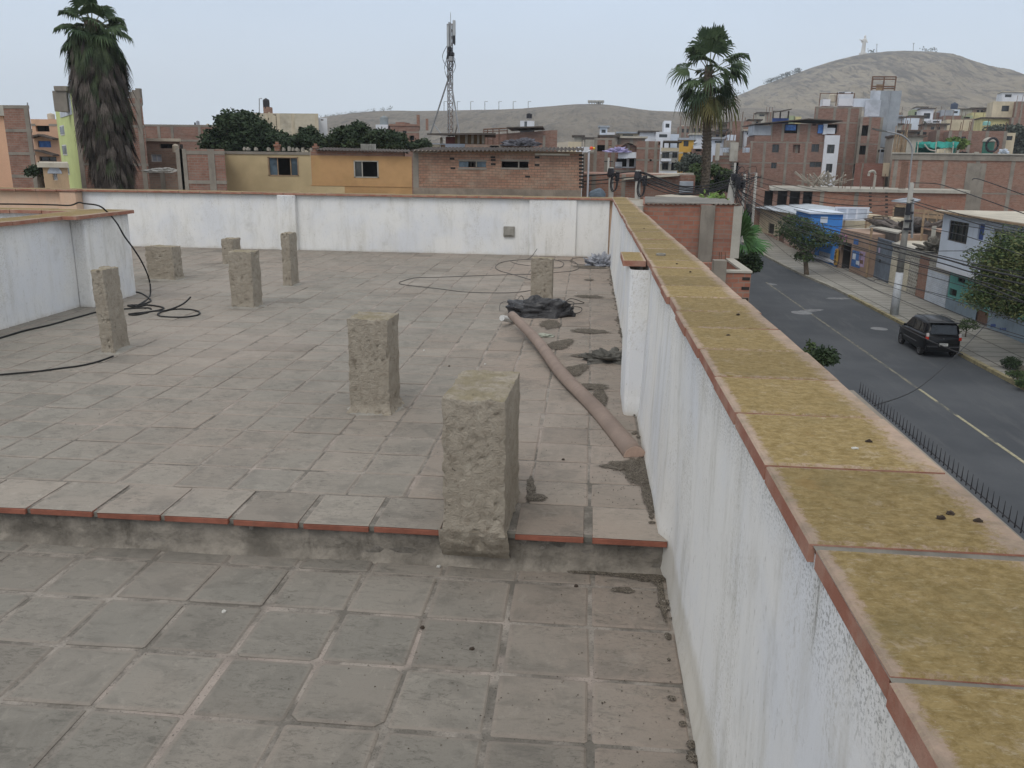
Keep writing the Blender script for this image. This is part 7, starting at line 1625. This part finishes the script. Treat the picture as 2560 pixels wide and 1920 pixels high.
MB().tube([q(525,1250),q(515,1500),q(512,1640)],.07,6).build('steel_stay',ST,t)
c=q(0,0); 
# lamp pole further up the street
b2=at(Z7(345,800),Z=-6.86); Y2=b2.y; t=thing('street_lamp','slim grey street lamp pole further up the street with its arm bending left','street lamp',tuple(b2))
tp2=at(Z7(398,50),Y=Y2); MB().tube([b2,tp2],.17,10,r2=.09).build('shaft',PC,t,smooth=True)
p=lambda x,y:tuple(at(Z5(x,y),Y=Y2)); lamp(t,tuple(tp2),[p(270,1470),p(262,1400),p(225,1345),p(170,1300),p(110,1282)],.04)
# poles beyond the parapet corner
def upole(label,qt,qb,Y,extra=True,lean=0,hub=False,r_=.13):
    a=at(qt,Y=Y); b=at(qb,Y=Y); t=thing('utility_pole',label,'utility pole',(b.x,Y,-7)); e=(a.x-b.x)/(a.z-b.z)
    MB().tube([Vector((b.x-e*(b.z+7),Y,-7)),a],r_*1.25,10,r2=r_).build('shaft',PC,t,smooth=True)
    rnd=random.Random(int(qt[0]))
    if extra:
        mb=MB(); c=b.lerp(a,.45); ring_=[c+Vector((.12+.16*math.cos(k*.4),-.2,.42*math.sin(k*.4))) for k in range(17)]; mb.tube(ring_,.028,5); mb.tube([v+Vector((.05,-.1,.04)) for v in ring_],.028,5); mb.build('cable_coil',BK,t)
        mb=MB(); mb.box(c.x+.2,c.x+.42,Y-.3,Y-.1,c.z+.1,c.z+.6); mb.build('junction_box',BK,t,bevel=.04)
        mb=MB(); mb.lathe(a+Vector((0,0,-.5)),[(.17,0),(.2,.12),(.16,.4),(.1,.5)],8); mb.build('insulator',BK,t)
    return t,a,b
tC,aC,bC=upole('short concrete pole left of the cabled one beyond the parapet corner',ZE(155,650),ZE(150,1055),45); tD,aD,bD=upole('dark pole wrapped with cables just beyond the parapet corner',ZE(530,690),ZE(515,1140),42)
tE,aE,bE=upole('leaning pole with a dense tangle of cables right of the palm trunk',ZE(1850,790),ZE(1800,1140),40,extra=False,r_=.17)
rnd=random.Random(19); 
mb=MB()
for i in range(60):
    c=at(ZE(rnd.uniform(1800,2010),rnd.uniform(800,960)),Y=40+rnd.uniform(-.5,.6)); d=Vector((rnd.gauss(0,.3),rnd.gauss(0,.15),rnd.gauss(0,.22))); e=Vector((rnd.gauss(0,.25),rnd.gauss(0,.15),rnd.gauss(0,.25)))
    mb.tube(smoothpath([c,c+d,c+d+e,c+e*1.4],4),.011,4,cap=False)
mb.build('cable_tangle',BK,tE)
mb=MB()
for x,y in ((1850,790),(1940,900),(1960,890),(1900,830)): c=at(ZE(x,y),Y=39.8); mb.box(c.x-.13,c.x+.13,39.6,39.8,c.z-.16,c.z+.16)
mb.build('junction_box',BK,tE,bevel=.04)
for x0,y0,x1,y1,Y,lab in ((2160,735,2155,1010,60,'thin bare pole in front of the three-storey block, right one'),(2005,745,1995,1110,58,'thin bare pole right of the cable tangle'),(1870,590,1860,780,70,'dark narrow pole before the brick stair wall'),(120,520,115,740,70,'thin pole in front of the open-sided brick house')):
    a=at(ZE(x0,y0),Y=Y);b=at(ZE(x1,y1),Y=Y); t=thing('pole',lab,'pole',(b.x,Y,-7)); MB().tube([Vector((b.x,Y,-7)),a],.09,7).build('shaft',PC,t,smooth=True); mb=MB(); mb.beam(a+Vector((-.35,0,-.3)),a+Vector((.35,0,-.3)),.07); mb.build('crossarm',BK,t)
# ---------------------------------------------------------------- overhead cables
G_='overhead cables along the street'
CB=plain('cable_black',(.03,.03,.032),.7,.1,3,0,dirt=0)
def wire(label,pts,r=.02,grp=G_):
    o=MB().tube(smoothpath(pts,8),r,5).build('overhead_cable',CB,smooth=True); tag(o,label,'cable',grp); return o
def wx_(pts,X,Z=Z8): return [at(Z(x,y),X=X) for x,y in pts]
LAB='thin black overhead cable sagging over the street'
hub=at(ZE(1860,860),Y=40)
def bundle(pts8,X,r,lab): 
    P=wx_(pts8,X); far_=[hub]+[at(Z7(x,y),X=X) for x,y in ()]; return wire(lab,P,r)
# main thick bundle, defined by image points in plane X
X=9.3
def w7(pts,X): return [at(Z7(x,y),X=X) for x,y in pts]
def w8(pts,X): return [at(Z8(x,y),X=X) for x,y in pts]
main=w7([(250,290),(400,385),(560,460),(750,545)],X)+w8([(0,128),(400,232),(760,320),(1100,415),(1546,512),(1900,600)],X)
wire('thickest bundled overhead cable sweeping down from the cable tangle to the right edge',main,.024)
wire('second thick cable just under the thickest bundle',[p+Vector((0,0,-.13)) for p in main],.018)
L2=[([(200,260),(700,480)],[(200,160),(730,290),(1546,480)],.016),([(150,250),(560,420)],[(0,100),(560,250),(1130,390),(1546,455)],.012),
([(240,330),(700,600)],[(60,240),(450,350),(1000,500),(1546,672)],.03),([(240,340),(700,620)],[(60,255),(450,368),(1000,518),(1546,735)],.03),
([(240,350),(600,600)],[(0,290),(340,400),(870,555),(1546,745)],.018),([(250,370),(700,700)],[(0,480),(200,530),(850,690),(1250,830),(1546,925)],.018),
([(300,420),(700,760)],[(100,480),(620,640),(1100,790),(1546,960)],.014),([(300,440),(640,740)],[(0,490),(400,630),(1060,900),(1546,1060)],.016),([(260,420),(620,760)],[(0,545),(330,690),(700,840),(1100,960),(1546,1085)],.016)]
for i,(a,b,r_) in enumerate(L2):
    a=[(150,150)]+a
    wire(LAB,w7(a,9.3+.25*(i%3))+w8(b,9.3+.25*(i%3)),r_*.52)
# upper thin ones crossing the white house
for i,(pts) in enumerate(([(500,10),(900,90),(1200,180),(1546,300)],[(860,0),(1250,60),(1546,130)],[(1180,0),(1546,80)],[(740,255),(1230,250)])):
    wire('thin upper cable crossing in front of the white upper floor' if i<3 else 'short level cable below the windows of the white upper floor',w8(pts,11.5+i*.3),.012,G_ if i<3 else None)
# cables between the hub and the tall pole
H0=[hub+Vector((0,0,dz)) for dz in (.5,.35,.2,0,-.15,-.3,-.45)]
for i,(y1,sag) in enumerate(((1245,.5),(1262,.8),(1290,1.0),(1310,.7),(1330,1.3),(1350,1.6),(1385,1.9))):
    e=at(Z6(470,y1),Y=Yp-.25); s0=H0[i]; m_=s0.lerp(e,.5)-Vector((0,0,sag*.6)); q1=s0.lerp(e,.25)-Vector((0,0,sag*.45)); q3=s0.lerp(e,.75)-Vector((0,0,sag*.45)); wire('thin cable strung from the cable tangle to the tall street pole',[s0,q1,m_,q3,e],.012,'cables from the tangle to the tall pole')
# from tall pole to the right edge
for i,(pts) in enumerate(([(530,1095),(760,1105),(960,1165),(1230,1260),(1620,1400)],[(1110,1065),(1180,1060),(1620,1215)],[(500,1265),(900,1380),(1620,1560)],[(500,1290),(900,1420),(1620,1640)])):
    P=[at(Z6(x,y),Y=Yp-.3-i*1.-k*3.2) for k,(x,y) in enumerate(pts)]; wire(['upper cable curving from the pole top across the long brick wall','loop of cable leaving the wide concrete column','cable from the pole clamps to the right edge','lowest cable from the pole clamps to the right edge'][i],P,.022,None)
# left group between the poles
for i,(y0,y1,y2,y3) in enumerate(((715,760,850,900),(720,800,880,960),(790,830,900,975),(840,845,930,990),(860,880,960,1000),(880,930,975,1005),(760,770,860,940))):
    P=[at(ZE(-250,y0+60),Y=46),at(ZE(150,y0+30),Y=45),at(ZE(530,y0),Y=42)] if i<4 else [at(ZE(530,y0-40),Y=42)]
    P+=[at(ZE(800,y1+40),Y=41.6),at(ZE(1100,y2+60),Y=41.2),at(ZE(1450,y3+10),Y=40.6),at(ZE(1700,y3-50),Y=40.2),hub+Vector((0,0,.1-.08*i))]
    wire('thin cable slung between the poles beyond the parapet corner',P,.02 if i%2 else .03,'cables between the poles beyond the corner')
for i in range(6):
    e=at(Z7(395,60+i*60),Y=Y2-.2); m_=hub.lerp(e,.5)-Vector((0,0,.8+.3*i)); wire('thin cable running from the tangle up the street to the far lamp',[hub+Vector((0,0,-.1*i)),m_,e],.022,'cables from the tangle to the far lamp')
# two crossing diagonals near the car
wire('single cable falling across the back of the parked car to the kerb side',[at(Z8(370,960),X=11),at(Z8(600,1075),X=11.3),at(Z8(760,1145),X=11.5),at(Z8(970,1230),X=12),at(Z8(1200,1300),X=12.4)][:4],.02,None)
wire('guy wire slanting from the teal house corner down towards the spiked wall',[at(Z8(1260,870),Y=30),at(Z8(940,1205),Y=24),at(Z8(560,1540),Y=19),at(zq(1750,1440),Y=14)],.012,None)
# ---------------------------------------------------------------- spiked wall top
t=thing('spiked_wall','lower wall topped with a row of dark steel spikes outside the street parapet','wall',(4.1,12,-7))
XS=4.02; zs_=-1.60
MB().box(XS-.3,XS-.04,4,12.2,-7,zs_+.0).build('wall',CO,t)
mb=MB()
y=6.3
while y<12.1:
    mb.tube([Vector((XS,y,zs_)),Vector((XS,y,zs_+.17))],.008,4,r2=.002); y+=.115
mb.tube([Vector((XS,6.2,zs_+.03)),Vector((XS,12.1,zs_+.03))],.008,4)
tag(mb.build('spikes',BK,t),kind='stuff')
# ---------------------------------------------------------------- hill furniture
def hillz(q,Y): return at(q,Y=Y)
stq=at(DS(1864,116),Y=985); sc=(at(DS(1864,76),Y=985).z-stq.z)
t=thing('statue','tall pale robed statue with one arm held out, standing on the crest of the hill','statue',tuple(stq))
STM=plain('statue_stone',(.62,.60,.56),.9,.1,.2,0,dirt=.1)
mb=MB(); mb.box(stq.x-.18*sc,stq.x+.18*sc,985-.16*sc,985+.16*sc,stq.z-.12*sc,stq.z+.04*sc); mb.build('pedestal',STM,t)
prof=[(.135,.04),(.125,.12),(.11,.30),(.105,.45),(.10,.58),(.115,.70),(.12,.76),(.085,.81),(.045,.835),(.05,.86),(.062,.90),(.06,.945),(.035,.985),(.01,1.)]
vs=[];fs=[];n=16
for i,(r_,z) in enumerate(prof):
    for j in range(n):
        a=2*math.pi*j/n; f=1+.10*math.sin(a*7)*(1 if z<.7 else 0); vs.append(stq+Vector((math.cos(a)*r_*f*sc+.02*sc*z,math.sin(a)*r_*.8*f*sc,z*sc)))
for i in range(len(prof)-1):
    for j in range(n): a=i*n+j;b=i*n+(j+1)%n; fs.append((a,b,b+n,a+n))
mb=MB(); mb.add(vs,fs)
sh=stq+Vector((-.07*sc,0,.73*sc)); mb.tube(smoothpath([sh+Vector((.08*sc,0,.0)),sh+Vector((-.06*sc,-.05*sc,-.03*sc)),sh+Vector((-.18*sc,-.14*sc,-.0*sc)),sh+Vector((-.27*sc,-.17*sc,.01*sc))],4),[.05*sc-.032*sc*i/12 for i in range(13)],8)
mb.add([sh+Vector((-.02*sc,-.03*sc,-.02*sc)),sh+Vector((-.17*sc,-.14*sc,-.02*sc)),sh+Vector((-.14*sc,-.12*sc,-.13*sc)),sh+Vector((-.02*sc,-.05*sc,-.2*sc))],[(0,1,2,3)])
mb.tube(smoothpath([stq+Vector((.11*sc,-.02*sc,.73*sc)),stq+Vector((.15*sc,-.10*sc,.60*sc)),stq+Vector((.10*sc,-.19*sc,.62*sc))],4),.035*sc,8,r2=.02*sc)
mb.build('figure',STM,t,smooth=True)
# lamp masts on the ridges
HP=plain('mast_grey',(.33,.34,.35),.8,.1,1,0,dirt=0)
for i,x in enumerate((326,424,523,628,732,838,949)):
    b=at(Z3(x,815),Y=622); tt=at(Z3(x,752),Y=622); o=MB().tube([b-Vector((0,0,3)),tt],.28,5).beam(tt,tt+Vector((2.2,0,.1)),.35).build('lamp_mast',HP); tag(o,'slim lamp mast on the low brown ridge behind the antenna tower','lamp mast','row of lamp masts along the ridge')
for x,y0,y1,lab in ((1550,265,200,'thin mast on the hill crest right of the statue'),(1912,245,190,'thin mast near the highest point of the hill')):
    b=at(Z5(x,y0),Y=985); tt=at(Z5(x,y1),Y=985); tag(MB().tube([b-Vector((0,0,4)),tt],.35,5).beam(tt-Vector((1,0,0)),tt+Vector((1,0,0)),.5).build('mast',HP),lab,'mast')
# shelter
t=thing('shelter','open concrete shelter with thin columns on the brown ridge','shelter',tuple(at(Z4(395,270),Y=618)))
a=at(Z4(308,238),Y=618); b=at(Z4(487,232),Y=618); g_=at(Z4(395,275),Y=618).z
mb=MB(); mb.box(a.x,b.x,612,624,a.z-.5,a.z+.5); mb.build('roof',CO2,t); mb=MB(); c=at(Z4(400,250),Y=618); mb.box(c.x,b.x-2,616,618,g_-2,g_+2.2); mb.build('back_wall',CO,t)
for k in range(6):
    x=a.x+1+(b.x-a.x-2)*k/5; mb=MB(); mb.box(x-.35,x+.35,612.3,613,g_-3,a.z-.5); mb.build('column',CO2,t)
# bushes along the hill crests
rnd=random.Random(50); mb=MB()
LS=LD
def sprig(mb,c,h,w,n):
    for i in range(n):
        p=c+Vector((rnd.gauss(0,w),rnd.gauss(0,w),rnd.random()*h)); d=Vector((rnd.gauss(0,1),rnd.gauss(0,1),rnd.random())).normalized()*w*.8; e=Vector((rnd.gauss(0,1),0,rnd.gauss(0,1))).normalized()*w*.6; q=len(mb.v); mb.v+=[p,p+e,p+d]; mb.f.append((q,q+1,q+2)); mb.c.append(None)
for i in range(46):
    x=430+rnd.random()*370; y=685-x*.0; q=Z5(x,0); 
    # follow the crest of the big hill
    dx=q[0]*2212/2560; 
    yy=None
    for (x0,y0),(x1,y1) in zip(big,big[1:]):
        if x0<=dx<=x1: yy=y0+(y1-y0)*(dx-x0)/(x1-x0)
    if yy: sprig(mb,at(DS(dx,yy+1.2),Y=985),4.,1.7,16)
for dx in (1880,1885,1990,2000,2010,2020,2150,2160,2175,2190,2200,1590,1600):
    for (x0,y0),(x1,y1) in zip(big,big[1:]):
        if x0<=dx<=x1: yy=y0+(y1-y0)*(dx-x0)/(x1-x0)
    sprig(mb,at(DS(dx,yy+1.2),Y=985),4.,2.2,18)
for i in range(40):
    dx=rnd.uniform(690,850); yy=258-(dx-690)*.13 if dx<830 else 239; sprig(mb,at(DS(dx,yy+1),Y=612),rnd.uniform(1.5,3.5),1.,14)
tag(mb.build('scrub',LS,kind='stuff'),'scattered dry scrub along the hill crests','scrub')
# ---------------------------------------------------------------- hillside town
HB=[B2,B5,B2,B5,WH,CR,LB,CO2,B2,B5,GR,plain('paint_dull_green',(.33,.38,.24),.9,.2,.5,.1),plain('paint_pale_yellow',(.55,.50,.26),.9,.2,.5,.1)]
NM=['red brick','dusty brick','red brick','dusty brick','white','cream','pale blue','grey concrete','red brick','dusty brick','grey sheet-clad','dull green','pale yellow']
seq=[0]
def hh(u0,u1,vt,vb,Y,mi,wins=1,storeys=None,roof=0,label=None,dep=7):
    """hillside house from image box"""
    F=FY(Y); a=F.sz((u0,vt)); b=F.sz((u1,vb)); s0,s1,zt=a[0],b[0],a[1]; zb=min(b[1],gz(s0,Y))-2.5
    hgt=zt-b[1]; st=storeys or max(1,int(round(hgt/2.8))); holes=[]
    rnd2=random.Random(int(u0*7+vt)); n=max(1,int((s1-s0)/2.6))
    for k in range(st):
        z0=zt-hgt*(k+1)/st+hgt/st*.38; z1=z0+hgt/st*.36
        for j in range(n):
            if rnd2.random()<.25*wins+.0 or wins>=3:
                c=s0+(s1-s0)*(j+.5)/n; w=min(1.5,(s1-s0)/n*.55)/2; holes.append((c-w,c+w,z0,z1,'x'))
    seq[0]+=1
    lab=label
    F.sk=F.pt(s0,0).x/Y*.6 if s0>0 else F.pt(s1,0).x/Y*.8
    t=thing('hillside_house',lab,'house',tuple(F.pt((s0+s1)/2,zb,dep/2)),'houses climbing the hillside'); t['_hh']=(u0,u1,vt,mi,st,len(holes))
    wallmesh(F,s0,s1,zb,zt,zt,dep,[h[:4] for h in holes],.15).build('wall',HB[mi],t)
    if holes:
        mb=MB()
        for h in holes: mb.quad(F.pt(h[0],h[2],.13),F.pt(h[1],h[2],.13),F.pt(h[1],h[3],.13),F.pt(h[0],h[3],.13))
        for i,h in enumerate(holes):
            m1=MB(); m1.quad(F.pt(h[0],h[2],.13),F.pt(h[1],h[2],.13),F.pt(h[1],h[3],.13),F.pt(h[0],h[3],.13)); m1.build('window',GL,t)
    if roof: mb=MB(); ob(F,mb,s0-.3,s1+.3,-.4,dep*.9,zt+.01,zt+.22); mb.build('roof',[0,DR,PR,GR][roof],t)
    if mi in (0,1,2,3,8,9):
        if st<=2 and not roof:
            for s_ in (s0+.2,(s0+s1)/2,s1-.2): MB().tube([F.pt(s_,zt,.3),F.pt(s_+.05,zt+1.+.5*rnd2.random(),.3)],.05,4).build('rebar',RS,t)
        for s_ in (s0+.2,(s0+s1)/2,s1-.2): mb=MB(); ob(F,mb,s_-.2,s_+.2,-.03,.02,zb,zt); mb.build('column',CO,t)
    return t
# named ones on the left-centre (zoom ZE, then Z6/ZF)
def he(x0,y0,x1,y1,Y,mi,Z=ZE,**k): a=Z(x0,y0); b=Z(x1,y1); return hh(a[0],b[0],a[1],b[1],Y,mi,**k)
he(0,100,98,225,135,6,wins=3,roof=3); he(98,170,200,235,130,4,wins=0); he(250,185,520,240,125,5,wins=1,roof=3); he(555,170,775,285,120,4,wins=1,roof=1); he(775,165,972,288,119,4,wins=3); he(888,10,978,165,124,4,wins=3,roof=0); he(975,195,1090,265,121,6,wins=0); he(1095,85,1260,230,140,2,wins=3); he(1260,75,1420,220,142,9,wins=2); he(1265,205,1425,240,118,4,wins=0,roof=2)
he(1550,175,1780,270,125,1,wins=1,roof=1); he(1590,45,1790,175,150,9,wins=2,roof=1); he(1790,80,2005,240,140,8,wins=0); he(1550,265,1720,350,105,6,wins=2,roof=3); he(2005,150,2120,235,132,4,wins=3,roof=2); he(1770,205,1875,280,110,6,wins=0); he(2010,75,2110,150,150,1,wins=2,roof=1); he(2085,220,2300,330,118,2,wins=0); he(1720,280,1860,470,104,2,wins=0); he(2120,75,2300,215,128,10,wins=0,roof=0)
he(250,250,620,320,110,3,wins=1,roof=2); he(0,230,240,345,108,1,wins=2,roof=1); he(-200,270,60,350,112,7,wins=1); he(-440,300,-260,420,112,5,wins=1); he(-330,370,-150,450,100,4,wins=1); he(-360,230,-240,330,125,7,wins=0,roof=1); he(-220,260,-60,340,124,3,wins=1,roof=1)
# hillside right (Z6)
R6=[(320,400,420,450,200,1,2,0),(345,425,420,470,185,10,0,0),(520,370,620,460,215,11,3,0),(610,365,710,520,205,4,3,1),(690,400,800,470,210,2,2,0),(700,470,800,520,200,4,3,0),(805,375,915,500,208,10,0,0),(910,370,980,430,214,6,3,0),(980,370,1100,430,220,7,2,1),(1100,360,1270,420,225,1,2,1),(1105,400,1240,460,212,12,1,0),(1000,430,1110,480,205,11,1,0),(830,430,1010,480,200,2,0,0),(860,470,1090,570,170,5,0,0),(1030,460,1220,520,185,3,1,0),(1320,290,1550,450,190,5,3,0),(1545,290,1640,470,188,2,2,0),(1410,200,1640,280,215,4,2,2),(1200,460,1500,530,160,12,0,1),(1500,450,1640,560,158,2,0,0),
(320,450,430,520,170,10,1,1),(400,510,500,590,150,2,1,0),(425,455,580,520,175,6,1,0),(300,520,400,600,145,7,1,1),(490,440,620,560,180,9,2,1),(640,520,850,600,150,9,2,1),(310,590,560,650,125,3,2,1),(450,570,760,650,128,2,1,0),(760,575,1010,720,118,2,1,0),(880,585,1080,780,114,8,1,0),(1065,580,1430,760,116,0,1,0),(330,640,620,700,110,7,1,1),(1430,600,1520,720,118,5,3,0),(300,380,345,430,230,3,1,0),(1250,385,1330,440,222,5,1,1),(560,350,660,380,240,4,2,1)]
for x0,y0,x1,y1,Y,mi,wn,rf in R6: he(x0,y0,x1,y1,Y,mi,Z=Z6,wins=wn,roof=rf)
for x0,y0,x1,y1,Y,mi,wn,rf in ((0,1000,95,1055,150,9,2,1),(100,960,330,1110,135,2,2,0),(95,1000,240,1060,160,3,1,1),(370,880,460,930,190,7,1,1),(450,870,520,935,190,2,1,0),(290,950,400,1000,170,1,2,1),(680,905,740,950,150,11,1,0),(735,915,800,950,150,12,0,0),(0,1050,60,1110,130,6,1,1)): he(x0,y0,x1,y1,Y,mi,Z=Z5,wins=wn,roof=rf)
# unique labels from look and neighbours, ordered left to right within each look
hs_=[o for o in COL.objects if o.name.startswith('hillside_house')]
grp={}
for o in hs_: u0,u1,vt,mi,st,nw=o['_hh']; grp.setdefault(NM[int(mi)],[]).append(o)
ORD=['first','second','third','fourth','fifth','sixth','seventh','eighth','ninth','tenth','eleventh','twelfth','thirteenth','fourteenth','fifteenth','sixteenth','seventeenth','eighteenth','nineteenth','twentieth','twenty-first','twenty-second','twenty-third','twenty-fourth','twenty-fifth']
for k,L_ in grp.items():
    L_.sort(key=lambda o:o['_hh'][0])
    for i,o in enumerate(L_):
        u0,u1,vt,mi,st,nw=o['_hh']; side='right of the palm' if u0>1780 else 'left of the palm'
        q_=[p for p in L_ if (p['_hh'][0]>1780)==(u0>1780)]; j=q_.index(o) if u0>1780 else len(q_)-1-q_.index(o)
        o['label']=f"{'tall' if st>2 else 'low' if st<2 else 'two-storey'} {k} house {'with windows' if nw else 'without windows'}, {ORD[j]} {k} one {side}"
for o in COL.objects:
    for kk in ('_hh','_s'):
        if kk in o: del o[kk]
tankpx(ZE(1128,70),ZE(1160,95),140,TK,'tiny cream tank on the brick hillside house left of the palm'); tankpx(ZF(600,275),ZF(715,395),208,plain('navy_tank',(.06,.08,.13),.6,.2,1,0),'big dark navy tank on the navy hillside house',dome=.02)
tankpx(ZF(1210,625),ZF(1335,705),150,plain('aqua_tank',(.25,.50,.46),.7,.1,1,0),'pale aqua water tank at the right hillside')
# lanterns / balloons: red and yellow object above the rough brick roof
c=at(Z3(1418,1098),Y=43); t=thing('lamp_post','thin pole carrying red and yellow balls at the right end of the rough brick building','pole',(c.x,43,-7))
MB().tube([Vector((at(Z3(1395,1290),Y=43).x,43,-7)),at(Z3(1398,1120),Y=43)],.05,6).build('shaft',WH,t)
s=43/2075/2.962
MB().lathe(c-Vector((0,0,13*s)),[(.02,0),(10*s,4*s),(14*s,13*s),(10*s,22*s),(.02,26*s)],14).build('red_ball',plain('ball_red',(.75,.10,.04),.5,.1,2,0,dirt=0),t,smooth=True)
c2=c+Vector((18*s,0,.0)); MB().lathe(c2-Vector((0,0,9*s)),[(.02,0),(7*s,3*s),(9*s,9*s),(7*s,15*s),(.02,18*s)],14).build('yellow_ball',plain('ball_yellow',(.70,.50,.06),.5,.1,2,0,dirt=0),t,smooth=True)
a=at(Z3(1380,1130),Y=42.9); b=at(Z3(1425,1108),Y=42.9); MB().add([a,b,b+Vector((.1,.4,.1)),a+Vector((.1,.4,.1))],[(0,1,2,3)]).build('tilted_panel',WH,t)
# ================================================================ haze
hz=MB().box(-2600,2600,-120,2600,-60,215); s=NT('haze'); s.t.nodes.remove(s.b)
pv=s.n('ShaderNodeVolumePrincipled'); pv.inputs['Color'].default_value=(.80,.87,.95,1); pv.inputs['Density'].default_value=.00030; pv.inputs['Anisotropy'].default_value=0
s.l(pv.outputs[0],s.t.nodes['Material Output'].inputs['Volume'])
tag(hz.build('haze',s.m,kind='stuff'),'pale coastal haze in the air','haze')
# ================================================================ light, sky, camera
W=bpy.data.worlds.new('World'); C.world=W; W.use_nodes=True; t=W.node_tree
bg=t.nodes['Background']; sk=t.nodes.new('ShaderNodeTexSky'); sk.sky_type='NISHITA'; sk.sun_disc=False
SE,SR=math.radians(52),math.radians(200)
sk.sun_elevation=SE; sk.sun_rotation=SR; sk.air_density=1.; sk.dust_density=4.; sk.ozone_density=1.; sk.altitude=200
tc=t.nodes.new('ShaderNodeTexCoord'); sx=t.nodes.new('ShaderNodeSeparateXYZ'); t.links.new(tc.outputs['Generated'],sx.inputs[0])
rp=t.nodes.new('ShaderNodeValToRGB'); t.links.new(sx.outputs[2],rp.inputs[0]); e=rp.color_ramp.elements
e[0].position=0.; e[0].color=(.66,.745,.83,1); e[1].position=.75; e[1].color=(.93,.94,.95,1)
a=e.new(.09); a.color=(.63,.71,.81,1); a=e.new(.20); a.color=(.54,.64,.78,1); a=e.new(.40); a.color=(.72,.77,.85,1)
nz=t.nodes.new('ShaderNodeTexNoise'); nz.inputs['Scale'].default_value=1.6; nz.inputs['Detail'].default_value=4; mpv=t.nodes.new('ShaderNodeMapping'); mpv.inputs['Scale'].default_value=(1,1,2.5); t.links.new(tc.outputs['Generated'],mpv.inputs[0]); t.links.new(mpv.outputs[0],nz.inputs['Vector'])
mr=t.nodes.new('ShaderNodeMapRange'); mr.inputs[1].default_value=.3; mr.inputs[2].default_value=.7; mr.inputs[3].default_value=.94/.115; mr.inputs[4].default_value=1.07/.115; t.links.new(nz.outputs['Fac'],mr.inputs[0])
vm=t.nodes.new('ShaderNodeVectorMath'); vm.operation='SCALE'; t.links.new(rp.outputs[0],vm.inputs[0]); t.links.new(mr.outputs[0],vm.inputs[3])
mx=t.nodes.new('ShaderNodeMix'); mx.data_type='RGBA'; mx.inputs[0].default_value=.9; t.links.new(vm.outputs[0],mx.inputs[7])
t.links.new(sk.outputs[0],mx.inputs[6]); t.links.new(mx.outputs[2],bg.inputs[0]); bg.inputs[1].default_value=.115
sl=bpy.data.lights.new('sun','SUN'); sl.energy=.8; sl.angle=math.radians(25); sl.color=(1,.96,.9)
so=bpy.data.objects.new('sun',sl); COL.objects.link(so)
dirv=Vector((math.sin(SR)*math.cos(SE),math.cos(SR)*math.cos(SE),math.sin(SE)))
so.rotation_euler=dirv.to_track_quat('Z','Y').to_euler(); so.location=(0,0,30)
cd=bpy.data.cameras.new('camera'); cd.sensor_width=36; cd.lens=36*FL/2560; cd.clip_start=.05; cd.clip_end=6000
co=bpy.data.objects.new('camera',cd); COL.objects.link(co); C.camera=co
m=Matrix((Rv,Uv,-Fv)).transposed().to_4x4(); m.translation=CAM; co.matrix_world=m
vs=C.view_settings; vs.view_transform='Standard'; vs.look='None'; vs.exposure=.2; vs.gamma=1
C.cycles.max_bounces=6; C.cycles.diffuse_bounces=3; C.cycles.glossy_bounces=2; C.cycles.volume_bounces=1; C.cycles.transparent_max_bounces=8
